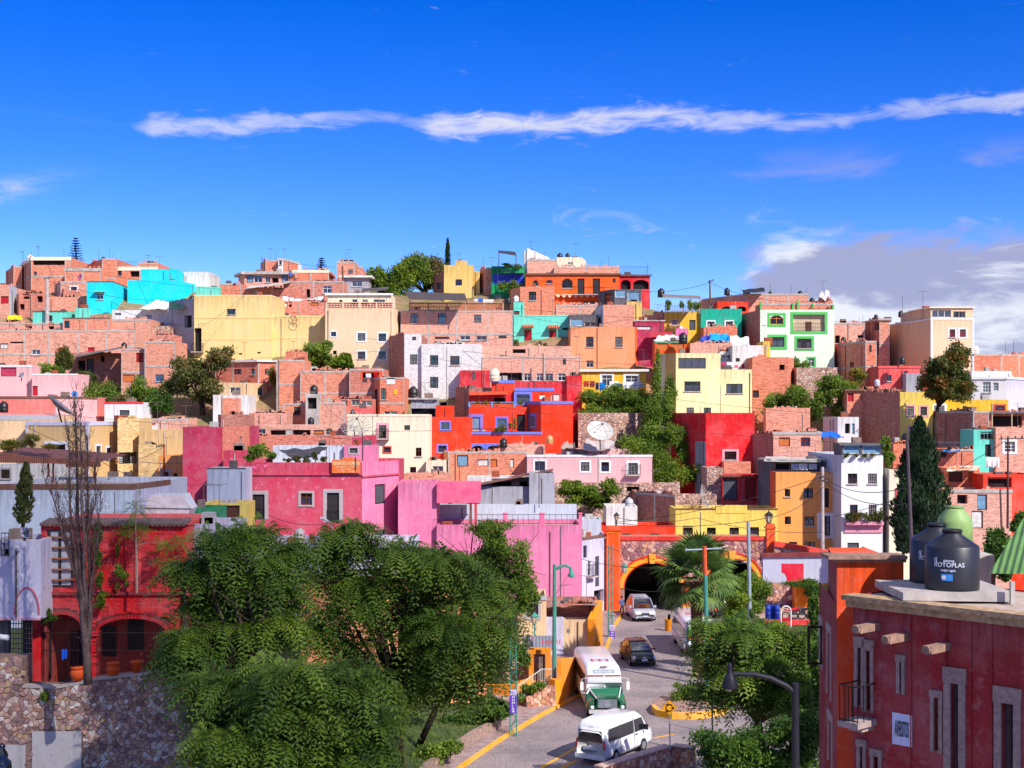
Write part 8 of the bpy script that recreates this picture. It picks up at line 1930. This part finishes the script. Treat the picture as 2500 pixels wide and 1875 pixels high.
for i,(x0,y0,x1,y1,c,lab)in enumerate([(1424,930,1438,944,(190,70,60),'rust red cloth on the yellow house washing line'),(1440,930,1452,945,(150,60,60),'dark red cloth on the yellow house washing line'),(1454,934,1462,952,(40,50,90),'navy cloth on the yellow house washing line'),(1463,934,1478,954,(20,130,210),'bright blue cloth on the yellow house washing line'),(1488,931,1512,950,(246,246,246),'wide white sheet on the yellow house washing line'),(1502,937,1518,952,(60,90,160),'pair of blue jeans on the yellow house washing line'),(1520,932,1558,950,(240,240,244),'long white sheet on the yellow house washing line'),(1560,934,1572,946,(200,205,220),'pale patterned cloth on the yellow house washing line'),
    (1760,885,1772,896,(214,60,120),'pink shirt by the white pink house'),(1774,884,1790,897,(244,240,240),'white vest by the white pink house'),(1793,891,1802,897,(240,130,170),'pink pattern cloth by the white pink house'),(1811,889,1818,899,(206,20,80),'magenta trousers by the white pink house'),(1650,802,1680,822,(240,120,170),'pink towel before the yellow veranda house'),(893,912,906,922,(240,240,240),'white shirt in the orange loggia'),(912,908,922,922,(190,20,30),'red cloth in the orange loggia'),(1317,966,1330,974,(245,235,235),'small white garment on the red house wall'),
    (1932,1132,1948,1146,(160,190,225),'pale blue sheet on the apricot house roof'),(1950,1132,1972,1147,(226,236,246),'white sheet on the apricot house roof'),(1975,1132,1995,1146,(236,240,246),'second white sheet on the apricot house roof'),(2408,1116,2440,1140,(246,240,240),'white sheet heap under the brick house, right edge'),(1158,730,1166,737,(240,240,246),'white shirt on the lattice house roof'),(1168,728,1178,738,(40,120,210),'blue shirt on the lattice house roof'),(1180,731,1206,738,(236,236,240),'white linens on the lattice house roof')]):
    D=155 if i<8 else 156.4 if i<12 else 164.6 if i==12 else 154 if i<15 else 150.9 if i==15 else 126.4 if i<19 else 129 if i==19 else 171
    cloth(x0,y0,x1,y1,D,c,lab,'laundry','washing',.0,0,None)
def sheet(pts,mat,label,cat,name,bumps=.12,n=6,th=None):
    """four corners given as (px,py,D); slightly sagging sheet"""
    A,B,C,E=[W(*p)for p in pts];mb=MB();rr=random.Random(int(A.x*31));
    P={}
    for i in range(n+1):
        for j in range(n+1):
            u,v=i/n,j/n;p=A*(1-u)*(1-v)+B*u*(1-v)+C*u*v+E*(1-u)*v;P[i,j]=p+UP*(rr.uniform(-bumps,bumps)if 0<i<n or 0<j<n else 0)-UP*bumps*2*math.sin(u*3.14)*math.sin(v*3.14)
    for i in range(n):
        for j in range(n):mb.face([P[i,j],P[i+1,j],P[i+1,j+1],P[i,j+1]],0,[(i,j),(i+1,j),(i+1,j+1),(i,j+1)])
    return prop(mb.build(name,mat,None,bumps>.05),label,cat)
TARP=lambda c:plain(c,.55,0,.2)
sheet([(334,755,178),(416,755,178),(416,736,181),(380,732,181)],TARP((240,236,230)),'white tarpaulin over the yard below the cyan block','tarpaulin','tarpaulin')
sheet([(17,781,181),(56,780,181),(52,769,183),(20,770,183)],TARP((250,210,30)),'yellow tarpaulin at the left edge','tarpaulin','tarpaulin')
sheet([(416,758,172),(450,752,172),(448,728,176),(416,737,176)],TARP((30,70,60)),'dark green shade net beside the grey concrete wall','tarpaulin','tarpaulin')
sheet([(1733,832,161.5),(1781,836,161.5),(1781,818,164),(1733,812,164)],TARP((20,160,225)),'bright blue tarpaulin behind the cream tower','tarpaulin','tarpaulin',.2)
sheet([(1706,838,161.6),(1734,826,161.6),(1736,815,163),(1712,822,163)],TARP((40,80,190)),'navy blue tarpaulin left of the bright blue one','tarpaulin','tarpaulin',.2)
sheet([(1782,842,161.5),(1830,846,161.5),(1828,822,164),(1784,820,164)],TARP((244,240,236)),'crumpled white tarpaulin right of the blue ones','tarpaulin','tarpaulin',.25)
sheet([(1595,832,161.5),(1676,832,161.5),(1660,820,164),(1610,818,164)],TARP((226,224,222)),'white sheet roof above the orange lattice screen','sheet roof','sheet_roof',.15)
sheet([(1585,824,165),(1645,818,165),(1638,810,167),(1585,812,167)],corrugated((214,70,80),.2),'red corrugated roof strip by the teal edge','sheet roof','sheet_roof',.02)
sheet([(2000,1066,137),(2062,1070,137),(2040,1056,140),(2000,1052,140)],TARP((20,110,220)),'blue tarpaulin roof left of the tiny white hut','tarpaulin','tarpaulin',.1)
sheet([(2304,1103,128),(2344,1101,128),(2345,1094,130),(2300,1097,130)],TARP((20,150,220)),'sky blue tarpaulin on the small brick house','tarpaulin','tarpaulin',.08)
sheet([(2296,1092,129),(2330,1092,129),(2322,1083,132),(2294,1084,132)],gloss((50,44,60),.2),'dark solar panel on the small brick house','solar panel','solar_panel',.0,3)
sheet([(2310,1150,122),(2385,1148,122),(2394,1136,126),(2322,1138,126)],TARP((244,226,196)),'cream roof sheet over the junk yard','sheet roof','sheet_roof',.06)
sheet([(1422,1096,137),(1500,1100,137),(1500,1078,141),(1432,1070,141)],TARP((196,180,176)),'grey shade cloth beneath the solid dish','shade cloth','shade_cloth',.2)
sheet([(1370,1094,139),(1408,1098,139),(1402,1080,141),(1376,1080,141)],TARP((176,150,140)),'torn brown cloth on the rubble roof','shade cloth','shade_cloth',.2)
sheet([(1000,732,168),(1141,734,168),(1134,716,173),(985,712,173)],TARP((84,72,66)),'long dark shade sail pergola on the lattice house roof','pergola','pergola_roof',.04)
sheet([(174,874,158.5),(297,851,158.5),(300,846,162),(190,866,162)],corrugated((120,112,108),.2),'grey tin porch roof on the left brick house','tin roof','tin_roof',.03)
sheet([(1618,726,166.5),(1712,730,166.5),(1708,722,172),(1618,718,172)],corrugated((150,130,120),.2),'brown tin roof over the planted veranda','tin roof','tin_roof',.02)
sheet([(597,705,185),(700,692,185),(716,688,190),(610,698,190)],corrugated((220,210,200),.25),'pale tin lean-to roof on the upper left','tin roof','tin_roof',.03)
sheet([(880,714,182),(945,708,182),(950,700,186),(885,704,186)],corrugated((96,88,86),.25),'dark tin roof behind the cream attic house','tin roof','tin_roof',.03)
sheet([(1145,965,150),(1240,963,150),(1240,955,152),(1145,957,152)],corrugated((236,90,50),.18),'orange ribbed awning over the red terrace','awning','awning',.01)
sheet([(1120,1195,122.5),(1350,1150,122.5),(1350,1144,127),(1140,1182,127)],corrugated((140,90,76),.25,.8),'rusty raked tin roof behind the pink terrace','tin roof','tin_roof',.03)
sheet([(1335,1484,96.5),(1462,1478,96.5),(1452,1464,100),(1338,1466,100)],corrugated((176,150,140),.18,.5),'broken tile roof of the ruined hut','tile roof','tile_roof',.12)
sheet([(1864,1126,125.8),(2004,1128,125.8),(2000,1116,130),(1870,1114,130)],TARP((206,196,186)),'pale sheet roof above the blue washing','sheet roof','sheet_roof',.04)
sheet([(680,1098,112.6),(800,1092,112.6),(770,1112,112.2),(715,1118,112.2)],TARP((70,66,74)),'sagging black shade net on the inn terrace','shade net','shade_net',.15)
sheet([(1216,617,187),(1262,625,187),(1258,615,191),(1218,611,191)],TARP((60,52,50)),'dark roof of the pergola on the green house','pergola','pergola_roof',.03)
sheet([(1815,716,173),(1868,712,173),(1866,702,178),(1810,708,178)],TARP((40,38,40)),'black sheet stretched over the tank roof','tarpaulin','tarpaulin',.06)
sheet([(2000,728,166),(2030,732,166),(2026,714,168),(2004,712,168)],TARP((240,214,216)),'pinkish white rag on the mint house corner','rag','rag',.3)
for a,b,D,lab in[((1218,612),(1218,650),187,'left post of the pergola on the green house'),((1260,624),(1260,655),187,'right post of the pergola on the green house'),((1625,724),(1625,762),166.6,'left post of the planted veranda'),((1668,728),(1668,765),166.6,'middle post of the planted veranda'),((1708,730),(1708,766),166.6,'right post of the planted veranda'),((1001,733),(1001,742),168,'left post of the shade sail pergola'),((1139,735),(1139,744),168,'right post of the shade sail pergola'),((2422,1010),(2422,1045),136.5,'left iron post of the veranda house'),((2470,1010),(2470,1045),136.5,'right iron post of the veranda house')]:
    mb=MB();mb.tube([W(*b,D),W(*a,D)],.06,6);prop(mb.build('post',plain((214,190,160)if 'veranda' in lab else(90,70,60),.8),None),lab,'post')
# ------------------------------------------------------------------ lattice parapets, railings and trims on houses
def lattice(key,x0,x1,y0,y1,mat,post,nposts,pat=.32):
    H_=HOUSES[key];s=H_['S'][0]if len(H_['S'])<2 or key!='C2' else H_['S'][1];R=H_['root'];a,b,c,d=s.rect(x0,y0,x1,y1);n=max(2,round((c-a)/pat));mb=MB();rows=2;ch=(d-b)/rows
    for r in range(rows):
        for i in range(n):
            u=a+(c-a)*i/n;w=(c-a)/n;v=b+ch*r
            for k in range(4):
                q0,q1=((0,.5),(.5,0),(1,.5),(.5,1))[k],((.5,0),(1,.5),(.5,1),(0,.5))[k];mb.tube([s.P(u+w*q0[0],v+ch*q0[1],-.08),s.P(u+w*q1[0],v+ch*q1[1],-.08)],.035,4)
    for v in(b,b+ch,d):mb.tube([s.P(a,v,-.08),s.P(c,v,-.08)],.04,4)
    mb.build('lattice_parapet',mat,R)
    for i in range(nposts+1):
        u=a+(c-a)*i/nposts;mb=MB();sbox(mb,s,u-.1,u+.1,b-.02,d+.04,-.2,.004);mb.build('parapet_post',post,R)
    mb=MB();sbox(mb,s,a-.1,c+.1,d+.04,d+.12,-.22,.05);mb.build('coping',post,R)
lattice('C1',1000,1228,741,757,plain((224,130,96),.9),plain((200,150,130),.9),5)
lattice('B10',797,960,740,751,plain((190,40,40),.8),paint(PAL['beige'],.2),4,.36)
lattice('E5',1146,1256,984,993,plain((236,110,70),.9),paint((110,160,210),.3),2,.3)
def rail_on(key,x0,x1,ybot,ytop,seg=0,dep=-.1,gap=.25,col=(60,54,54)):
    s=HOUSES[key]['S'][seg];a,b,c,d=s.rect(x0,ytop,x1,ybot);railing(HOUSES[key]['root'],s,a,c,b,d-b,dep,gap,False,col)
rail_on('A2b',284,335,652,639);rail_on('D8b',1514,1586,671,651);rail_on('D6',1365,1366,628,620)
rail_on('F9',1623,1712,762,747,1,.02,.3,(220,210,190));rail_on('F22',2394,2428,1074,1053,0,.02,.3,(200,220,215));rail_on('E8',1150,1320,1055,1046,0,-.2,.5);rail_on('F1',1611,1612,862,861)
s=HOUSES['D8']['S'][0];R=HOUSES['D8']['root'];a=s.rect(1399,702,1474,719);railing(R,s,a[0],a[2],a[1],a[3]-a[1],.8,.28,True)
mb=MB();q=s.rect(1355,719,1470,727);n=8
for i in range(n):
    u0,u1=q[0]+(q[2]-q[0])*i/n,q[0]+(q[2]-q[0])*(i+1)/n;mb.prism([s.P(u0,q[3],.02)]+[s.P(u0+(u1-u0)*k/6,q[3]-(q[3]-q[1])*math.sin(math.pi*k/6),.02)for k in range(7)]+[s.P(u1,q[3],.02)],s.n*.5)
mb.build('scalloped_ledge',paint((250,206,170),.3),R)
s=HOUSES['D3']['S'][0];R=HOUSES['D3']['root'];mb=MB();q=s.rect(1224,657,1279,668);sbox(mb,s,q[0],q[2],q[1],q[3],.0,.9);mb.build('balcony',paint(PAL['green'],.3),R)
mb=MB();q=s.rect(1203,669,1279,694);sbox(mb,s,q[0],q[2],q[1],q[3],.0,.02);mb.build('blue_band',paint((40,60,190),.4),R)
s=HOUSES['D4']['S'][0];mb=MB();mb.prism([W(1286,640,195.8),W(1345,640,195.8),W(1341,629,195.8),W(1287,605,195.8)],(0,.5,0));mb.build('raked_gable',paint(PAL['offw'],.7),HOUSES['D4']['root'])
s=HOUSES['C5']['S'][0];R=HOUSES['C5']['root'];mb=MB();q=s.rect(540,972,588,1014);sbox(mb,s,q[0],q[2],q[1],q[3],-.02,.01);mb.build('brick_panel',brick((245,130,90)),R)
s=HOUSES['C7']['S'][0];R=HOUSES['C7']['root'];q=s.rect(881,906,934,926);mb=MB()
for z in((q[0],q[0]+.2,q[1],q[3]),(q[2]-.4,q[2],q[1],q[3]),(q[0]+.2,q[2]-.4,q[3]-.14,q[3])):sbox(mb,s,*z,.0,.03)
mb.build('orange_frame',paint((255,80,20),.2),R)
s=HOUSES['C8']['S'][1];mb=MB();q=s.rect(961,951,970,963);sbox(mb,s,q[0],q[2],q[1],q[3],0,.03);mb.build('yellow_tile',paint((226,180,40),.3),HOUSES['C8']['root']);mb=MB();q=s.rect(944,923,964,938);sbox(mb,s,q[0],q[2],q[1],q[3],0,.03);mb.build('white_notice',plain((236,236,236),.6),HOUSES['C8']['root'])
R=HOUSES['F5b']['root'];s=HOUSES['F5b']['S'][0]
for x,y0,y1 in((1857,738,772),(1935,740,760),(1947,731,760),(1984,742,762),(2033,745,764)):q=s.rect(x-2,y0,x+2,y1);mb=MB();sbox(mb,s,q[0],q[2],q[1],q[3],.0,.2);mb.build('green_post',paint((70,190,80),.3),R)
R=HOUSES['F5']['root'];s=HOUSES['F5']['S'][1];q=s.rect(1937,769,2013,808);mb=MB();sbox(mb,s,q[0],q[2],q[1],q[3],-.48,-.44);mb.build('loggia_wall',paint((206,180,150),.3),R);mb=MB();z=s.rect(1968,785,1983,808);sbox(mb,s,z[0],z[2],z[1],z[3],-.44,-.40);mb.build('loggia_door',plain((96,60,44),.7),R);railing(R,s,q[0],q[2],q[1],.9,-.05,.2,False)
R=HOUSES['F14']['root'];s=HOUSES['F14']['S'][1]
for u0,u1 in((0,.22),(s.len-.2,s.len)):mb=MB();sbox(mb,s,u0,u1,0,s.h-.14,.0,.03);mb.build('white_edge',paint(PAL['white'],.15),R)
R=HOUSES['A16']['root'];s=HOUSES['A16']['S'][0]
for u0,u1 in((0,.3),(s.len-.35,s.len)):mb=MB();sbox(mb,s,u0,u1,0,s.h-.36,.0,.04);mb.build('lilac_edge',paint(PAL['lav'],.3),R)
# flower pots on the white house balcony and other potted plants
s=HOUSES['F30']['S'][1];R=HOUSES['F30']['root'];q=s.rect(2061,1272,2154,1300);mb=MB();sbox(mb,s,q[0],q[2],q[3]-.3,q[3]-.02,0,.55);sbox(mb,s,q[0],q[2],q[1],q[3]-.32,0,.12);mb.build('flower_balcony',paint((226,150,170),.4),R)
bush('mixed flower pots crowding the white house balcony',[(2075,1262,14,12),(2095,1258,12,10),(2120,1262,14,10),(2145,1258,10,16)],121,1500,.16,'rust',87,'potted_flowers','flowers')
bush('flower pots along the glazed gallery sill',[(2066,1112,8,6),(2090,1112,7,5),(2112,1112,7,5),(2130,1112,8,5)],121.2,500,.14,'rust',88,'potted_flowers','flowers')
bush('potted plants hanging in the yellow veranda',[(1632,745,8,12),(1665,745,6,8),(1690,750,10,14),(1703,745,8,10)],166.4,900,.22,'mid',89,'potted_plants','plants')
bush('balcony plants on the green and blue house',[(1238,648,14,6),(1262,650,10,6),(1232,700,14,14),(1250,705,16,16)],188.6,1600,.24,'mid',90,'potted_plants','plants')
bush('potted flowers on the red house terrace',[(1210,1050,10,5),(1225,1048,10,6),(1255,1035,5,14),(1245,1040,5,6),(1165,984,8,3),(1185,983,8,3),(1216,984,10,3),(1270,985,8,4)],144.2,900,.18,'dry',91,'potted_flowers','flowers')
bush('flower pots in front of the aqua doors',[(1260,840,8,10),(1310,845,8,5),(1330,843,6,5),(1318,838,5,4)],172.5,500,.22,'rust',92,'potted_flowers','flowers')
# barrels, motorbikes and street things by the tunnel
for i,x in enumerate((1875,1886,1897)):
    b=W(x,1511,103.9+.3*(i%2));t=empty('oil_drum',b,['leftmost of three blue drums in the forecourt','middle blue drum in the forecourt','rightmost of three blue drums in the forecourt'][i],'drum','blue drums in the forecourt');mb=MB();mb.lathe([(.2,0),(.21,.05),(.21,.38),(.225,.4),(.21,.42),(.21,.74),(.225,.76),(.21,.78),(.2,1.04),(.02,1.05)],b,14);mb.build('body',plain((24,60,160),.5),t,True)
def motorbike(px,py,D,col,label):
    b=W(px,py,D);t=empty('motorcycle',b,label,'motorcycle');tm=plain((34,32,34),.8)
    for sx in(-.6,.6):
        mb=MB();c=b+Vector((sx,0,.3));pts=[c+Vector((.27*math.cos(a),0,.27*math.sin(a)))for a in np.linspace(0,2*math.pi,15)];mb.tube(pts,.05,6,0,False);mb.build('wheel',tm,t)
    mb=MB();loft(mb,[[b+Vector((q.x*.9+x,q.y*0+q.x*.0,0))+Vector((0,w*math.cos(k),z+hh*math.sin(k)))for k in np.linspace(0,5.5,8)]for q,x,w,z,hh in((Vector((0,0,0)),-.7,.05,.75,.05),(Vector((0,0,0)),-.3,.14,.72,.1),(Vector((0,0,0)),.1,.16,.78,.14),(Vector((0,0,0)),.4,.08,.8,.08))]);mb.build('body',gloss(col,.25),t,True)
    mb=MB();mb.tube([b+Vector((.6,0,.3)),b+Vector((.4,0,.95))],.03,6);mb.tube([b+Vector((.42,-.3,1.0)),b+Vector((.38,0,.96)),b+Vector((.42,.3,1.0))],.02,6);mb.build('fork',plain((150,150,156),.3,.6),t)
    mb=MB();mb.box(b+Vector((-.2,-.12,.35)),b+Vector((.25,.12,.65)));mb.build('engine',plain((70,70,74),.5),t)
motorbike(1938,1513,104.2,(190,20,30),'red motorcycle parked in the forecourt');motorbike(1958,1513,104.8,(40,36,40),'dark motorcycle parked behind the red one')
b=W(1919,1522,102.4);t=empty('hoop_sign',b,'white hoop frame sign before the motorcycles','sign');mb=MB();hw=.36;mb.tube([b+Vector((-hw,0,-.4)),b+Vector((-hw,0,.9))]+[b+Vector((-hw*math.cos(a),0,.9+hw*math.sin(a)))for a in np.linspace(.3,2.84,7)]+[b+Vector((hw,0,.9)),b+Vector((hw,0,-.4))],.05,7);mb.build('hoop',plain((236,232,226),.5),t);mb=MB();mb.box(b+Vector((-.34,-.02,.15)),b+Vector((.34,.02,.42)));mb.build('panel',plain((190,30,40),.6),t)
b=G(1631,1598,0);t=empty('litter_bin',G(1631,1520),'orange litter bin at the kerb behind the parked bus','bin');
t.location=G(1631,1540);mb=MB();q=Vector(t.location);mb.lathe([(.2,0),(.24,.05),(.26,.8),(.28,.82),(.2,.95),(.02,1.0)],q,12);mb.build('body',plain((245,150,20),.6),t,True)
b=W(1742,1742,76);mb=MB();mb.tube([G(1740,1790),W(1737,1680,flat(1790))],.05,7);prop(mb.build('dark_post',BLKM,None),'thin dark post before the traffic island','post')
def bench(px,py,D,label):
    b=W(px,py,D);t=empty('wooden_bench',b,label,'bench')
    for k in range(3):mb=MB();mb.box(b+Vector((-.7,-.2+.15*k,.42)),b+Vector((.7,-.08+.15*k,.46)));mb.build('slat',plain((176,110,60),.8),t)
    for k in range(2):mb=MB();mb.box(b+Vector((-.7,.26,.6+.16*k)),b+Vector((.7,.3,.72+.16*k)));mb.build('back_slat',plain((176,110,60),.8),t)
    for sx in(-.6,.6):mb=MB();mb.box(b+Vector((sx-.04,-.2,0)),b+Vector((sx+.04,.3,.42)));mb.box(b+Vector((sx-.04,.3,0)),b+Vector((sx+.04,.36,.9)));mb.build('leg',plain((60,54,54),.6),t)
bench(1790,1735,79,'wooden bench under the tree on the right')
# bicycle hung on the yellow wall
c=W(721,773,169.2);t=empty('bicycle',c-UP*.6,'rusty bicycle hung on the straw yellow wall','bicycle');om=plain((206,130,60),.7)
for dz,rad in((0,.5),(-.72,.48)):mb=MB();mb.tube([c+Vector((rad*math.cos(a),0,dz+rad*math.sin(a)))for a in np.linspace(0,2*math.pi,21)],.028,5,0,False);mb.build('wheel',om,t)
mb=MB();mb.tube([c+Vector((0,-.05,0)),c+Vector((-.25,-.05,.5)),c+Vector((.3,-.05,.55)),c+Vector((0,-.05,0)),c+Vector((.1,-.05,-.72))],.03,5);mb.build('frame',om,t)
# street lamp of the park behind the trees
t=pole(810,1400,809,1275,88,.09,'grey lamp post against the pink inn',CPOLE,(),'street lamp','street_lamp');mb=MB();mb.tube([W(809,1278,88),W(790,1266,88),W(782,1266,88)],[.04,.1,.12],8);mb.build('lamp_head',plain((206,206,210),.4),t)
# purple, white and rubble odds and ends
mb=MB();p=W(12,1555,50);mb.tube([p+Vector((-1.2,0,.12)),p+Vector((.12,0,-.03))],.1,12);prop(mb.build('white_tube',plain((226,222,222),.5),None),'white tube camera end at the left edge','camera')
b=W(4,1880,36);t=empty('bollard',Vector((b.x,b.y,5)),'glossy black bollard top in the bottom left corner','bollard');mb=MB();zz=b.z;mb.lathe([(.2,5),(.2,zz-.1),(.25,zz),(.24,zz+.2),(.15,zz+.3),(.16,zz+.4),(.08,zz+.55),(.1,zz+.62),(.02,zz+.7)],(b.x,b.y,0),18);mb.build('body',gloss((20,20,26),.15),t,True)
# unseen cloud, added and shaped to shade the near left of the valley
def shade_cloud():
    c0=Vector((-37,80,6));C=c0+SUN*650;ax=Vector((-.35,.94,0)).normalized();r=np.random.default_rng(4);mb=MB()
    e1=(ax-SUN*ax.dot(SUN)).normalized();e2=SUN.cross(e1).normalized();kx=62*math.sqrt(1-ax.dot(SUN)**2)
    per=Vector((ax.y,-ax.x,0));ky=29*abs(per.dot(e2))
    n,m=40,20;V=[];
    for i in range(m+1):
        th=math.pi*i/m
        for k in range(n):
            ph=2*math.pi*k/n;lump=1+.09*math.sin(ph*5+1)+.06*math.sin(ph*9+th*4)+.05*math.sin(th*9+ph*3);d=(e1*kx*math.cos(ph)*math.sin(th)+e2*ky*math.sin(ph)*math.sin(th)+SUN*14*math.cos(th))*lump;V.append(C+d)
    mb.v=[tuple(v)for v in V]
    for i in range(m):
        for k in range(n):k2=(k+1)%n;mb.f.append((i*n+k,i*n+k2,(i+1)*n+k2,(i+1)*n+k));mb.m.append(0);mb.uv.extend([(0,0)]*4)
    mt,N,L,bs=newmat('cloud');bs.inputs['Base Color'].default_value=(.9,.9,.92,1);bs.inputs['Roughness'].default_value=1;tr=N.new('ShaderNodeBsdfTransparent');mx=N.new('ShaderNodeMixShader');mx.inputs[0].default_value=.31;L.new(tr.outputs[0],mx.inputs[1]);L.new(bs.outputs[0],mx.inputs[2]);L.new(mx.outputs[0],N['Material Output'].inputs[0])
    prop(mb.build('cloud',mt,None,True),'unseen cloud added above the street to shade the near left',None,None,'stuff')
shade_cloud()

rc=random.Random(77);ks=[k for k in HOUSES if HOUSES[k]['D']>125]
fa=rc.sample(ks,16)
for a in fa:
    b=rc.choice([k for k in ks if k!=a]);A,B=HOUSES[a],HOUSES[b];p=A['S'][0].P(rc.uniform(0,A['S'][0].len),A['S'][0].h+.2,.1);q=B['S'][0].P(rc.uniform(0,B['S'][0].len),B['S'][0].h+.4,.1)
    if(p-q).length>45:q=p+(q-p)*(45/(q-p).length);q.z=max(q.z,terrain_z(q.x,q.y)+5)
    mb=MB();mb.tube([p.lerp(q,t/8)-UP*1.6*4*(t/8)*(1-t/8)*.5 for t in range(9)],.02,3,0,False);prop(mb.build('cable',plain((52,46,50),.7),None),'cable tied to the '+' '.join(A['root']['label'].split()[:12]),'cable','cables between the hillside roofs')
